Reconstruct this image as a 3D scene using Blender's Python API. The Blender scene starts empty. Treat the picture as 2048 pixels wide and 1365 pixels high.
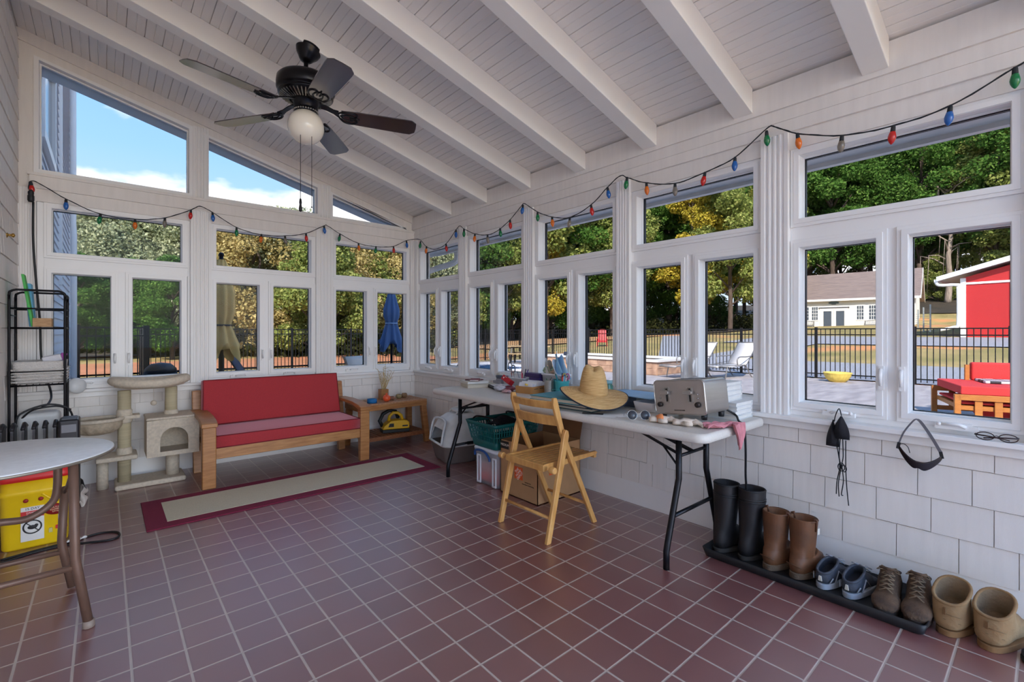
import bpy, math, random
import numpy as np
from mathutils import Vector, Matrix, Euler
random.seed(7)
C = bpy.context.scene.collection
PI = math.pi
R = math.radians
# ------------------------------------------------------------------ materials
def lin(c):
    return tuple(((v / 255.0) / 12.92 if v / 255.0 <= .04045 else ((v / 255.0 + .055) / 1.055) ** 2.4) for v in c)
MATS = {}
def M(name, rgb, rough=.5, metal=0.0, var=.06, scale=14.0, bump=0.0, bscale=None, spec=.5, coat=0.0, trans=0.0, stretch=None, rgb2=None, emit=0.0):
    """procedural surface: noise-varied base colour, optional bump"""
    if name in MATS: return MATS[name]
    m = bpy.data.materials.new(name); m.use_nodes = True; MATS[name] = m
    nt = m.node_tree; N = nt.nodes; L = nt.links
    b = N['Principled BSDF']
    tc = N.new('ShaderNodeTexCoord'); mp = N.new('ShaderNodeMapping')
    L.new(tc.outputs['Object'], mp.inputs['Vector'])
    if stretch: mp.inputs['Scale'].default_value = stretch
    nz = N.new('ShaderNodeTexNoise'); nz.inputs['Scale'].default_value = scale; nz.inputs['Detail'].default_value = 5
    L.new(mp.outputs[0], nz.inputs['Vector'])
    a = lin(rgb)
    if rgb2: c2 = lin(rgb2); c1 = a
    else:
        c1 = tuple(min(1, v * (1 + var)) for v in a); c2 = tuple(v * (1 - var) for v in a)
    rp = N.new('ShaderNodeValToRGB')
    rp.color_ramp.elements[0].position = .32; rp.color_ramp.elements[1].position = .68
    rp.color_ramp.elements[0].color = (*c2, 1); rp.color_ramp.elements[1].color = (*c1, 1)
    L.new(nz.outputs['Fac'], rp.inputs['Fac']); L.new(rp.outputs['Color'], b.inputs['Base Color'])
    b.inputs['Roughness'].default_value = rough; b.inputs['Metallic'].default_value = metal
    b.inputs['Specular IOR Level'].default_value = spec
    if coat: b.inputs['Coat Weight'].default_value = coat; b.inputs['Coat Roughness'].default_value = .08
    if trans:
        b.inputs['Transmission Weight'].default_value = trans
    if emit:
        L.new(rp.outputs['Color'], b.inputs['Emission Color']); b.inputs['Emission Strength'].default_value = emit
    if bump:
        n2 = N.new('ShaderNodeTexNoise'); n2.inputs['Scale'].default_value = bscale or scale * 4; n2.inputs['Detail'].default_value = 4
        L.new(mp.outputs[0], n2.inputs['Vector'])
        bp = N.new('ShaderNodeBump'); bp.inputs['Strength'].default_value = bump; bp.inputs['Distance'].default_value = .01
        L.new(n2.outputs['Fac'], bp.inputs['Height']); L.new(bp.outputs[0], b.inputs['Normal'])
    return m
# ------------------------------------------------------------------ mesh builder
class MB:
    def __init__(s):
        s.v = []; s.f = []; s.sm = []; s.m = Matrix.Identity(4); s.mi = []; s.cur = 0
    def add(s, vs, fs, smooth=False):
        o = len(s.v)
        s.v += [tuple(s.m @ Vector(p)) for p in vs]
        for f in fs:
            s.f.append([i + o for i in f]); s.sm.append(smooth); s.mi.append(s.cur)
        return s
    def box(s, a, b):
        (x0, y0, z0), (x1, y1, z1) = a, b
        if x1 < x0: x0, x1 = x1, x0
        if y1 < y0: y0, y1 = y1, y0
        if z1 < z0: z0, z1 = z1, z0
        return s.add([(x0,y0,z0),(x1,y0,z0),(x1,y1,z0),(x0,y1,z0),(x0,y0,z1),(x1,y0,z1),(x1,y1,z1),(x0,y1,z1)],
                     [(0,3,2,1),(4,5,6,7),(0,1,5,4),(1,2,6,5),(2,3,7,6),(3,0,4,7)])
    def cbox(s, c, sz, rot=(0,0,0)):
        old = s.m; s.m = old @ Matrix.Translation(c) @ Euler(rot).to_matrix().to_4x4()
        s.box((-sz[0]/2,-sz[1]/2,-sz[2]/2),(sz[0]/2,sz[1]/2,sz[2]/2)); s.m = old
        return s
    def beam(s, p, q, w, t, up=(0,0,1)):
        """rectangular bar from p to q, w across, t along up"""
        p = Vector(p); q = Vector(q); d = (q - p).normalized(); u = Vector(up)
        x = d.cross(u)
        if x.length < 1e-5: x = d.cross(Vector((1,0,0)))
        x.normalize(); u = x.cross(d).normalized()
        vs = []
        for e in (p, q):
            for a, b in ((-1,-1),(1,-1),(1,1),(-1,1)): vs.append(e + x*(a*w/2) + u*(b*t/2))
        return s.add(vs, [(3,2,1,0),(4,5,6,7),(0,1,5,4),(1,2,6,5),(2,3,7,6),(3,0,4,7)])
    def tube(s, pts, r, n=8, closed=False, caps=True):
        P = [Vector(p) for p in pts]; k = len(P)
        rs = r if isinstance(r, (list, tuple)) else [r]*k
        T = []
        for i in range(k):
            a = P[(i-1) % k] if (closed or i > 0) else P[i]
            b = P[(i+1) % k] if (closed or i < k-1) else P[i]
            t = (b - a); T.append(t.normalized() if t.length > 1e-9 else Vector((0,0,1)))
        u = T[0].orthogonal().normalized(); vs = []
        for i in range(k):
            u = (u - T[i]*u.dot(T[i]))
            if u.length < 1e-6: u = T[i].orthogonal()
            u.normalize(); w = T[i].cross(u)
            for j in range(n):
                a = 2*PI*j/n; vs.append(P[i] + (u*math.cos(a) + w*math.sin(a))*rs[i])
        fs = []
        for i in range(k if closed else k-1):
            for j in range(n):
                a = i*n + j; b = i*n + (j+1) % n; c = ((i+1) % k)*n
                fs.append((a, b, c + (j+1) % n, c + j))
        if caps and not closed:
            fs.append(tuple(range(n-1,-1,-1))); fs.append(tuple((k-1)*n + j for j in range(n)))
        return s.add(vs, fs, True)
    def lathe(s, prof, c=(0,0,0), n=24, axis=None, sx=1, sy=1):
        """prof list of (r,z)"""
        old = s.m; m = Matrix.Translation(c)
        if axis is not None: m = m @ Vector((0,0,1)).rotation_difference(Vector(axis)).to_matrix().to_4x4()
        s.m = old @ m; vs = []; fs = []
        for r, z in prof:
            for j in range(n):
                a = 2*PI*j/n; vs.append((r*math.cos(a)*sx, r*math.sin(a)*sy, z))
        for i in range(len(prof)-1):
            for j in range(n):
                fs.append((i*n+j, i*n+(j+1) % n, (i+1)*n+(j+1) % n, (i+1)*n+j))
        if prof[0][0] > 1e-5: fs.append(tuple(range(n-1,-1,-1)))
        if prof[-1][0] > 1e-5: fs.append(tuple((len(prof)-1)*n+j for j in range(n)))
        s.add(vs, fs, True); s.m = old
        return s
    def ball(s, c, r, n=14, k=9):
        rr = r if isinstance(r, (tuple, list)) else (r, r, r)
        old = s.m; s.m = old @ Matrix.Translation(c) @ Matrix.Diagonal((*rr, 1))
        s.lathe([(max(math.sin(PI*i/k), 1e-6), -math.cos(PI*i/k)) for i in range(k+1)], n=n); s.m = old
        return s
    def prism(s, poly, h0, h1, P=None, smooth=False):
        """poly (u,v) ring ccw extruded from h0 to h1; P(u,v,h)->xyz"""
        P = P or (lambda u, v, h: (u, v, h)); n = len(poly)
        vs = [P(u, v, h0) for u, v in poly] + [P(u, v, h1) for u, v in poly]
        fs = [tuple(range(n-1,-1,-1)), tuple(range(n, 2*n))]
        o = len(s.f)
        s.add(vs, fs + [(i, (i+1) % n, n+(i+1) % n, n+i) for i in range(n)])
        if smooth:
            for i in range(o+2, len(s.f)): s.sm[i] = True
        return s
    def ring(s, outer, inner, h0, h1, P):
        """frame: front and back faces between two polygons of the same count, inner and outer sides"""
        n = len(outer)
        vs = [P(u, v, h0) for u, v in outer] + [P(u, v, h0) for u, v in inner] + [P(u, v, h1) for u, v in outer] + [P(u, v, h1) for u, v in inner]
        fs = []
        for i in range(n):
            j = (i+1) % n
            fs += [(i, j, n+j, n+i), (2*n+j, 2*n+i, 3*n+i, 3*n+j), (n+i, n+j, 3*n+j, 3*n+i), (j, i, 2*n+i, 2*n+j)]
        return s.add(vs, fs)
    def loft(s, rings, caps=True, smooth=True, closed=True):
        n = len(rings[0]); vs = [p for r in rings for p in r]; fs = []
        for i in range(len(rings)-1):
            for j in range(n if closed else n-1):
                fs.append((i*n+j, i*n+(j+1) % n, (i+1)*n+(j+1) % n, (i+1)*n+j))
        s.add(vs, fs, smooth)
        if caps:
            o = len(s.v) - len(vs)
            for f in (list(range(n-1,-1,-1)), [(len(rings)-1)*n+j for j in range(n)]):
                s.f.append([o+i for i in f]); s.sm.append(False); s.mi.append(s.cur)
        return s
    def grid(s, fn, nu, nv, thick=0.0, smooth=True):
        vs = []; fs = []
        for i in range(nu+1):
            for j in range(nv+1): vs.append(Vector(fn(i/nu, j/nv)))
        w = nv+1
        for i in range(nu):
            for j in range(nv): fs.append((i*w+j, (i+1)*w+j, (i+1)*w+j+1, i*w+j+1))
        if thick:
            k = len(vs); nrm = [Vector() for _ in vs]
            for f in fs:
                nn = (vs[f[1]]-vs[f[0]]).cross(vs[f[3]]-vs[f[0]])
                for i in f: nrm[i] += nn
            vs += [v - (nrm[i].normalized() if nrm[i].length else Vector((0,0,1)))*thick for i, v in enumerate(vs)]
            fs += [tuple(k+i for i in reversed(f)) for f in fs]
            for i in range(nu): fs += [(i*w, k+i*w, k+(i+1)*w, (i+1)*w), ((i+1)*w+nv, k+(i+1)*w+nv, k+i*w+nv, i*w+nv)]
            for j in range(nv): fs += [(j+1, k+j+1, k+j, j), (nu*w+j, k+nu*w+j, k+nu*w+j+1, nu*w+j+1)]
        return s.add(vs, fs, smooth)
    def build(s, name, mat, parent=None, bevel=0.0, smooth=None, label=None, world=True, sub=0, seg=2, kind=None, mats=None, loc=None):
        """world=True: vertices are in room coordinates, re-expressed from the parent's (or the mesh's own) base"""
        me = bpy.data.meshes.new(name)
        vs = s.v
        o = bpy.data.objects.new(name, me); C.objects.link(o)
        if parent is not None:
            o.parent = parent
            if world:
                off = Vector((0,0,0)); q = parent
                while q is not None: off += Vector(q.location); q = q.parent
                vs = [(x-off[0], y-off[1], z-off[2]) for x, y, z in vs]
        elif world:
            xs = [v[0] for v in vs]; ys = [v[1] for v in vs]; zs = [v[2] for v in vs]
            b = loc or ((min(xs)+max(xs))/2, (min(ys)+max(ys))/2, min(zs))
            o.location = b; vs = [(x-b[0], y-b[1], z-b[2]) for x, y, z in vs]
        me.from_pydata(vs, [], s.f)
        me.polygons.foreach_set('use_smooth', [bool(x) if smooth is None else smooth for x in s.sm])
        for mm in (mats or [mat]): me.materials.append(mm)
        if mats: me.polygons.foreach_set('material_index', s.mi)
        me.update()
        if bevel:
            md = o.modifiers.new('Bevel', 'BEVEL'); md.width = bevel; md.segments = seg; md.limit_method = 'ANGLE'; md.angle_limit = R(40)
            me.polygons.foreach_set('use_smooth', [True]*len(me.polygons))
            try:
                md.harden_normals = True
            except Exception: pass
        if sub:
            md = o.modifiers.new('Subdivision', 'SUBSURF'); md.levels = sub; md.render_levels = sub
        if label: o['label'] = label
        if kind: o['kind'] = kind
        return o
def thing(name, label, cat, loc=(0,0,0), rotz=0.0, group=None):
    o = bpy.data.objects.new(name, None); C.objects.link(o)
    o.empty_display_size = .1
    o.location = loc; o.rotation_euler = (0,0,rotz); o['label'] = label; o['category'] = cat
    if group: o['group'] = group
    return o
def tag(o, label, cat, group=None, kind=None):
    o['label'] = label; o['category'] = cat
    if group: o['group'] = group
    if kind: o['kind'] = kind
    return o
def struct(o):
    o['kind'] = 'structure'; return o
def dup(root, loc=None, rotz=None, label=None, group=None):
    r = root.copy(); C.objects.link(r)
    if loc is not None: r.location = loc
    if rotz is not None: r.rotation_euler = (0,0,rotz)
    if label: r['label'] = label
    if group: r['group'] = group
    for ch in list(root.children):
        c = ch.copy(); C.objects.link(c); c.parent = r
        for g in list(ch.children):
            d = g.copy(); C.objects.link(d); d.parent = c
    return r
def text(body, size, loc, rot, mat, parent, name='lettering', ext=.0004, align='CENTER'):
    cu = bpy.data.curves.new(name, 'FONT'); cu.body = body; cu.size = size; cu.extrude = ext
    cu.align_x = align; cu.align_y = 'CENTER'
    cu.materials.append(mat)
    f = bpy.data.objects.new(name, cu); C.objects.link(f)
    bpy.context.view_layer.update()
    me = bpy.data.meshes.new_from_object(f.evaluated_get(bpy.context.evaluated_depsgraph_get()))
    bpy.data.objects.remove(f); bpy.data.curves.remove(cu)
    o = bpy.data.objects.new(name, me); C.objects.link(o); o.parent = parent
    o.location = loc; o.rotation_euler = rot
    return o
def circ(r, n=16, cx=0, cy=0):
    return [(cx + r*math.cos(2*PI*i/n), cy + r*math.sin(2*PI*i/n)) for i in range(n)]
def rrect(x0, y0, x1, y1, r, n=5):
    out = []
    for cx, cy, a0 in ((x1-r, y0+r, -90), (x1-r, y1-r, 0), (x0+r, y1-r, 90), (x0+r, y0+r, 180)):
        for i in range(n+1):
            a = R(a0 + 90*i/n); out.append((cx + r*math.cos(a), cy + r*math.sin(a)))
    return out
def smooth_path(pts, k=6):
    """catmull-rom through pts"""
    P = [Vector(p) for p in pts]; out = []
    for i in range(len(P)-1):
        p0 = P[max(i-1,0)]; p1 = P[i]; p2 = P[i+1]; p3 = P[min(i+2, len(P)-1)]
        for j in range(k):
            t = j/k
            out.append(.5*((2*p1) + (p2-p0)*t + (2*p0-5*p1+4*p2-p3)*t*t + (3*p1-p0-3*p2+p3)*t**3))
    out.append(P[-1]); return out
# ------------------------------------------------------------------ palette
white_paint = M('white_paint', (236,231,226), .55, var=.02, scale=3, bump=.05, bscale=60)
white_trim = M('white_trim', (240,237,234), .4, var=.015, scale=3)
ceil_paint = M('ceiling_paint', (238,233,228), .5, var=.03, scale=2.5, bump=.08, bscale=40)
vinyl = M('white_vinyl', (242,240,238), .35, var=.01, scale=3)
siding_m = M('house_siding', (214,214,218), .6, var=.03, scale=3)
black_metal = M('black_metal', (22,20,24), .4, metal=.6, var=.1)
fence_m = M('fence_metal', (20,20,22), .5, metal=.3, var=.1)
black_plastic = M('black_plastic', (24,24,27), .5, var=.1)
cord_m = M('dark_cord', (22,28,34), .6, var=.1)
chrome = M('chrome', (200,198,194), .25, metal=1.0, var=.03)
steel = M('brushed_steel', (186,180,174), .33, metal=.9, var=.06, scale=4, stretch=(1,1,30))
def wood(name, a, b, rough=.45, stretch=(1,1,8), scale=9):
    return M(name, a, rough, rgb2=b, scale=scale, stretch=stretch, bump=.04, bscale=40)
def glass_mat(name, tint, gloss=.06, rough=.01):
    m = bpy.data.materials.new(name); m.use_nodes = True; nt = m.node_tree; N = nt.nodes; L = nt.links
    for n in list(N): N.remove(n)
    out = N.new('ShaderNodeOutputMaterial'); mix = N.new('ShaderNodeMixShader')
    t = N.new('ShaderNodeBsdfTransparent'); g = N.new('ShaderNodeBsdfGlossy'); lw = N.new('ShaderNodeFresnel'); lw.inputs['IOR'].default_value = 1.3
    nz = N.new('ShaderNodeTexNoise'); nz.inputs['Scale'].default_value = 2
    rp = N.new('ShaderNodeValToRGB'); rp.color_ramp.elements[0].color = (*[v*.985 for v in tint], 1); rp.color_ramp.elements[1].color = (*tint, 1)
    L.new(nz.outputs['Fac'], rp.inputs['Fac']); L.new(rp.outputs['Color'], t.inputs['Color'])
    g.inputs['Roughness'].default_value = rough
    mt = N.new('ShaderNodeMath'); mt.operation = 'MULTIPLY'; mt.inputs[1].default_value = gloss*10
    L.new(lw.outputs[0], mt.inputs[0]); L.new(mt.outputs[0], mix.inputs['Fac'])
    L.new(t.outputs[0], mix.inputs[1]); L.new(g.outputs[0], mix.inputs[2]); L.new(mix.outputs[0], out.inputs['Surface'])
    MATS[name] = m
    return m
GT = .465
pane_m = glass_mat('window_glass', (GT, GT, GT*1.005), .026)
SKY, SUN, LAMP, EXPO = 2.5, 11.3, 0, 1.25
CLOUD = (1.35,.6,.2)
# ------------------------------------------------------------------ room shell (x along the back wall, y along the long window wall)
XW, YW, XL = 2.841, 5.07, -0.5
def Zc(x): return 3.363 - .269*x
PR = lambda u, v, d: (XW + d, u, v)
PB = lambda u, v, d: (u, YW + d, v)
def pbox(mb, P, u0, u1, v0, v1, d0, d1):
    a = P(u0, v0, d0); b = P(u1, v1, d1); return mb.box(a, b)
# floor tiles
def tile_mat():
    m = bpy.data.materials.new('quarry_tile'); m.use_nodes = True; nt = m.node_tree; N = nt.nodes; L = nt.links
    b = N['Principled BSDF']; tc = N.new('ShaderNodeTexCoord'); geo = N.new('ShaderNodeNewGeometry')
    sp = N.new('ShaderNodeSeparateXYZ'); L.new(geo.outputs['Position'], sp.inputs[0])
    def math_(op, a, bb=None, c=None):
        n = N.new('ShaderNodeMath'); n.operation = op
        for i, v in enumerate((a, bb, c)):
            if v is None: continue
            if isinstance(v, (int, float)): n.inputs[i].default_value = v
            else: L.new(v, n.inputs[i])
        return n.outputs[0]
    def cell(sock, off):
        t = math_('DIVIDE', math_('SUBTRACT', sock, off), .1612)
        fr = math_('FRACT', t); fl = math_('FLOOR', t)
        d = math_('MINIMUM', fr, math_('SUBTRACT', 1.0, fr))
        return d, fl
    dx, ix = cell(sp.outputs['X'], 1.362 - .1612*40); dy, iy = cell(sp.outputs['Y'], 1.534 - .1612*40)
    d = math_('MINIMUM', dx, dy)
    grout = math_('LESS_THAN', d, .026)
    # per tile shade
    cmb = N.new('ShaderNodeCombineXYZ'); L.new(ix, cmb.inputs[0]); L.new(iy, cmb.inputs[1])
    wn = N.new('ShaderNodeTexWhiteNoise'); wn.noise_dimensions = '2D'; L.new(cmb.outputs[0], wn.inputs['Vector'])
    rp = N.new('ShaderNodeValToRGB'); rp.color_ramp.elements[0].color = (*lin((112,62,60)), 1); rp.color_ramp.elements[1].color = (*lin((132,76,74)), 1)
    nz = N.new('ShaderNodeTexNoise'); nz.inputs['Scale'].default_value = 9; nz.inputs['Detail'].default_value = 6; L.new(geo.outputs['Position'], nz.inputs['Vector'])
    L.new(math_('ADD', math_('MULTIPLY', wn.outputs['Value'], .5), math_('MULTIPLY', nz.outputs['Fac'], .5)), rp.inputs['Fac'])
    gr = N.new('ShaderNodeValToRGB'); gr.color_ramp.elements[0].color = (*lin((168,146,134)), 1); gr.color_ramp.elements[1].color = (*lin((196,176,162)), 1)
    L.new(nz.outputs['Fac'], gr.inputs['Fac'])
    mx = N.new('ShaderNodeMix'); mx.data_type = 'RGBA'; L.new(grout, mx.inputs[0]); L.new(rp.outputs[0], mx.inputs[6]); L.new(gr.outputs[0], mx.inputs[7])
    L.new(mx.outputs[2], b.inputs['Base Color'])
    # satin tile, matt grout
    rr = N.new('ShaderNodeMapRange'); rr.inputs['To Min'].default_value = .38; rr.inputs['To Max'].default_value = .5; L.new(nz.outputs['Fac'], rr.inputs['Value'])
    L.new(math_('MAXIMUM', rr.outputs[0], math_('MULTIPLY', grout, .85)), b.inputs['Roughness'])
    b.inputs['Specular IOR Level'].default_value = 1.0; b.inputs['Coat Weight'].default_value = 1.0; b.inputs['Coat IOR'].default_value = 2.2; b.inputs['Coat Roughness'].default_value = .36
    h = N.new('ShaderNodeMapRange'); h.inputs['From Max'].default_value = .045; L.new(d, h.inputs['Value'])
    hs = math_('ADD', h.outputs[0], math_('MULTIPLY', nz.outputs['Fac'], .12))
    bp = N.new('ShaderNodeBump'); bp.inputs['Strength'].default_value = .35; bp.inputs['Distance'].default_value = .004
    L.new(hs, bp.inputs['Height']); L.new(bp.outputs[0], b.inputs['Normal'])
    return m
struct(MB().box((-1.2,-2.2,-.1),(2.99,5.22,0)).build('floor', tile_mat()))
# shingles: tapered, each a little different
def shingles(mb, P, u0, u1, z0, z1, seed, pitch=.1555, top=None):
    rnd = random.Random(seed); z = z0
    while z < z1 - .01:
        u = u0 - rnd.uniform(0, .15); zt = min(z + pitch - .0035, z1)
        while u < u1:
            w = rnd.choice([.105,.13,.15,.165,.18,.2,.215,.235]); a = max(u + .0015, u0); b = min(u + w - .0015, u1)
            if b - a > .008:
                zb = z + rnd.uniform(-.0018, .0018); t = .0150 + rnd.uniform(-.0015,.0015)
                zta = zt if top is None else min(zt, top(a)); ztb = zt if top is None else min(zt, top(b))
                if zta > zb + .005 and ztb > zb + .005:
                    vs = [P(a,zb,0),P(b,zb,0),P(b,zb,-t),P(a,zb,-t),P(a,zta,0),P(b,ztb,0),P(b,ztb,-.009),P(a,zta,-.009)]
                    mb.add(vs, [(0,1,2,3),(4,7,6,5),(3,2,6,7),(0,3,7,4),(1,5,6,2),(0,4,5,1)])
            u += w
        z += pitch
    return mb
shingle_m = M('painted_shingle', (234,228,222), .62, var=.03, scale=5, bump=.12, bscale=90, stretch=(6,6,.6))
# --- lower walls
w = MB(); w.box((XW,-1.2,0),(XW+.15,YW+.15,.745)); shingles(w, PR, -1.2, YW-.012, .157, .705, 3)
w.box((XW,-1.2,2.215),(XW+.15,YW+.15,2.6))
w.box((XW-.045,-1.2,2.445),(XW,YW,2.593)); w.box((XW-.03,-1.2,2.31),(XW,YW,2.445)); w.box((XW-.012,-1.2,2.215),(XW,YW,2.31)); w.box((XW-.036,-1.2,2.375),(XW-.028,YW,2.385))
struct(w.build('wall_right', shingle_m))
w = MB(); w.box((XL,YW,0),(XW,YW+.15,.745)); shingles(w, PB, XL, XW-.012, .157, .705, 5)
w.box((XL,YW,2.215),(XW,YW+.15,2.46)); w.box((XL,YW-.012,2.215),(XW,YW,2.31)); w.box((XL+.07,YW-.032,2.31),(XW,YW,2.425)); w.box((XL+.06,YW-.045,2.405),(XW,YW,2.425))
zt = lambda x: 3.190 - .269*x
def colm(x0, x1, lo=2.46):  # strip of gable wall up to the ceiling
    w.prism([(x0,lo),(x1,lo),(x1,Zc(x1)),(x0,Zc(x0))], 0, .15, PB)
colm(XL,-.381); colm(.568,.708); colm(1.689,1.846)
w.prism([(-.381,zt(-.381)),(2.713,2.4602),(XW,2.4602),(XW,Zc(XW)),(-.381,Zc(-.381))], 0.0005, .1495, PB)
w.prism([(XL,Zc(XL)-.085),(XW-.03,Zc(XW-.03)-.085),(XW-.03,Zc(XW-.03)),(XL,Zc(XL))], -.018, 0, PB)
struct(w.build('wall_back', shingle_m))
w = MB()
PL = lambda u, v, d: (XL - d, u, v)
w.box((XL-.15,3.55,0),(XL,YW+.15,3.49)); shingles(w, PL, 3.55, YW-.01, .157, 3.44, 9)
w.box((-1.2,-2.2,0),(-1.05,3.7,3.64)); w.box((-1.2,3.55,0),(XL-.15,3.7,3.6))
struct(w.build('wall_left', shingle_m))
struct(MB().box((XW-.0125,-1.2,0),(XW,YW,.159)).build('baseboard_right', white_trim, bevel=.002))
struct(MB().box((XL,YW-.0125,0),(XW-.0125,YW,.159)).build('baseboard_back', white_trim, bevel=.002))
s = MB(); s.box((XW-.062,-1.2,.742),(XW+.02,YW,.765)); s.box((XW-.028,-1.2,.70),(XW,YW,.742))
struct(s.build('trim_1', white_trim, bevel=.003))
s = MB(); s.box((XL,YW-.062,.742),(XW-.062,YW+.02,.765)); s.box((XL,YW-.028,.70),(XW-.028,YW,.742))
struct(s.build('trim_2', white_trim, bevel=.003))
# fluted pilasters
def fluted(P, u0, u1, v0, v1, d0, d1, n=4):
    w = u1 - u0; poly = [(u0, d1), (u0, d0)]
    m = w*.14; g = (w - 2*m)/(n + (n-1)*.5)
    for i in range(n):
        a = u0 + m + i*g*1.5
        poly += [(a, d0), (a+g*.25, d0+.006), (a+g*.75, d0+.006), (a+g, d0)]
    poly += [(u1, d0), (u1, d1)]
    mb = MB(); k = len(poly)
    vs = [P(u, v0, d) for u, d in poly] + [P(u, v1, d) for u, d in poly]
    fs = [tuple(range(k)), tuple(range(2*k-1, k-1, -1))] + [(i, (i+1) % k, k+(i+1) % k, k+i) for i in range(k)]
    return mb.add(vs, fs)
WA = [4.147, 3.143, 2.135, 1.138, .113, -.895]; GW = .785
tn = 3
for i, a in enumerate(WA):
    struct(fluted(PR, a+GW+.048 if i else 4.98, (WA[i-1]-.052) if i else YW-.03, .765, 2.31, -.03, .15).build('trim_%d' % tn, white_trim)); tn += 1
struct(fluted(PR, -1.2, -.95, .765, 2.31, -.03, .15).build('trim_%d' % tn, white_trim)); tn += 1
for u0, u1 in ((.577,.735), (1.667,1.843)):
    struct(fluted(PB, u0, u1, .765, 2.31, -.03, .15).build('trim_%d' % tn, white_trim)); tn += 1
    struct(fluted(PB, u0+.02, u1-.018, 2.425, Zc(u1)-.09, -.012, 0.001).build('trim_%d' % tn, white_trim)); tn += 1
struct(fluted(PB, 2.767, XW-.03, .765, 2.31, -.03, .15, 2).build('trim_%d' % tn, white_trim)); tn += 1
struct(fluted(PB, XL, -.395, .765, 2.31, -.022, .15, 3).build('trim_%d' % tn, white_trim)); tn += 1
# --- windows
gasket_m = M('gasket', (34,36,46), .5)
def rect(u0, u1, v0, v1): return [(u0,v0),(u1,v0),(u1,v1),(u0,v1)]
def grow(poly, e):
    us = [p[0] for p in poly]; vs = [p[1] for p in poly]; cu = sum(us)/len(us); cv = sum(vs)/len(vs)
    return [(u + (e if u > cu else -e), v + (e if v > cv else -e)) for u, v in poly]
def sash(P, glass, root, name, e=.045, dg=.073, crank=0, lock=0):
    mb = MB(); mb.ring(grow(glass, e), glass, 0.0, dg+.03, P)
    mb.ring(grow(glass, e*.62), grow(glass, .002), -.006, .01, P)
    mb.ring(grow(glass, .004), grow(glass, -.004), dg-.02, dg+.0, P)
    s = mb.build(name, vinyl, root, bevel=.0015)
    MB().prism(grow(glass, .001), dg, dg+.005, P).build('pane', pane_m, s)
    MB().ring(grow(glass, .0), grow(glass, -.006), dg+.0055, dg+.028, P).build('gasket', gasket_m, s)
    u0, u1 = min(p[0] for p in glass), max(p[0] for p in glass); v0 = min(p[1] for p in glass)
    if crank:
        c = u0 + (u1-u0)*(.5 if crank > 0 else .45); mb = MB()
        pbox(mb, P, c-.07, c+.07, v0-.052, v0-.03, -.022, 0); pbox(mb, P, c-.05, c+.05, v0-.03, v0-.022, -.018, 0)
        mb.tube([P(c-.03*crank, v0-.036, -.022), P(c-.01*crank, v0-.026, -.034), P(c+.05*crank, v0-.03, -.03)], [.008,.007,.006], 8)
        mb.ball(P(c+.055*crank, v0-.03, -.03), .009, 8, 6)
        mb.build('crank_handle', vinyl, s)
    if lock:
        c = (u1 + .024) if lock > 0 else (u0 - .024); mb = MB()
        pbox(mb, P, c-.011, c+.011, v0+.10, v0+.215, -.016, 0)
        mb.tube([P(c, v0+.2, -.02), P(c, v0+.17, -.034), P(c, v0+.12, -.03)], [.008,.009,.006], 8)
        mb.build('lock_handle', vinyl, s)
    return s
def unit(n, P, cell, tr, cas, order):
    u0, u1 = cell; root = struct(bpy.data.objects.new('window_%d' % n, None)); C.objects.link(root)
    root.location = P((u0+u1)/2, .765, .07)
    mb = MB(); d0, d1 = .012, .15; e = .042
    ge = [(tr[0]-e, tr[1]+e)]
    pbox(mb, P, u0, min(tr[0], cas[0][0])-e, .765, 2.215, d0, d1); pbox(mb, P, max(tr[1], cas[1][1])+e, u1, .765, 2.215, d0, d1)
    ua, ub = min(tr[0], cas[0][0])-e, max(tr[1], cas[1][1])+e
    for v0, v1 in ((.765,.84-e), (1.675+e,1.835-e), (2.175+e-.004,2.2149)): pbox(mb, P, ua, ub, v0, v1, d0+.0005, d1)
    pbox(mb, P, cas[0][1]+e, cas[1][0]-e, .84-e, 1.675+e, d0, d1)
    mb.build('frame', vinyl, root, bevel=.002)
    sash(P, rect(tr[0],tr[1],1.835,2.175), root, 'transom_sash')
    sash(P, rect(cas[0][0],cas[0][1],.84,1.675), root, 'casement_sash', crank=1, lock=1)
    sash(P, rect(cas[1][0],cas[1][1],.84,1.675), root, 'casement_sash', crank=-1, lock=-1)
    return root
wn = 1
for cell, tr, cas in (((-.393,.577),(-.311,.517),((-.311,.0375),(.174,.51))), ((.735,1.667),(.767+.012,1.637-.012),((.779,1.138),(1.264,1.625))), ((1.843,2.767),(1.885,2.725),((1.885,2.23),(2.358,2.725)))):
    unit(wn, PB, cell, tr, cas, 1); wn += 1
for a in WA:
    unit(wn, PR, (a-.052, a+GW+.048), (a, a+GW), ((a, a+.328), (a+.453, a+GW)), -1); wn += 1
# gable lights
for poly in ([(-.381,2.46),(.568,2.46),(.568,zt(.568)),(-.381,zt(-.381))], [(.708,2.46),(1.689,2.46),(1.689,zt(1.689)),(.708,zt(.708))], [(1.846,2.46),(2.70,2.46),(2.70,2.4638),(1.846,zt(1.846))]):
    root = struct(bpy.data.objects.new('window_%d' % wn, None)); C.objects.link(root); wn += 1
    root.location = PB(poly[0][0], 2.46, .07)
    cu = sum(p[0] for p in poly)/4; cv = sum(p[1] for p in poly)/4
    big = [(u + math.copysign(.028, u-cu), v + math.copysign(.028, v-cv)) for u, v in poly]
    inn = [(u - math.copysign(.01, u-cu), v - math.copysign(.01 if poly[2][1]-2.46 > .02 or u < cu else .0005, v-cv)) for u, v in poly]
    mb = MB(); mb.ring(big, poly, -.012, .004, PB); mb.ring(poly, inn, .05, .1, PB)
    fr = mb.build('gable_sash', vinyl, root)
    MB().prism(poly, .073, .078, PB).build('pane', pane_m, fr)
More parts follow.
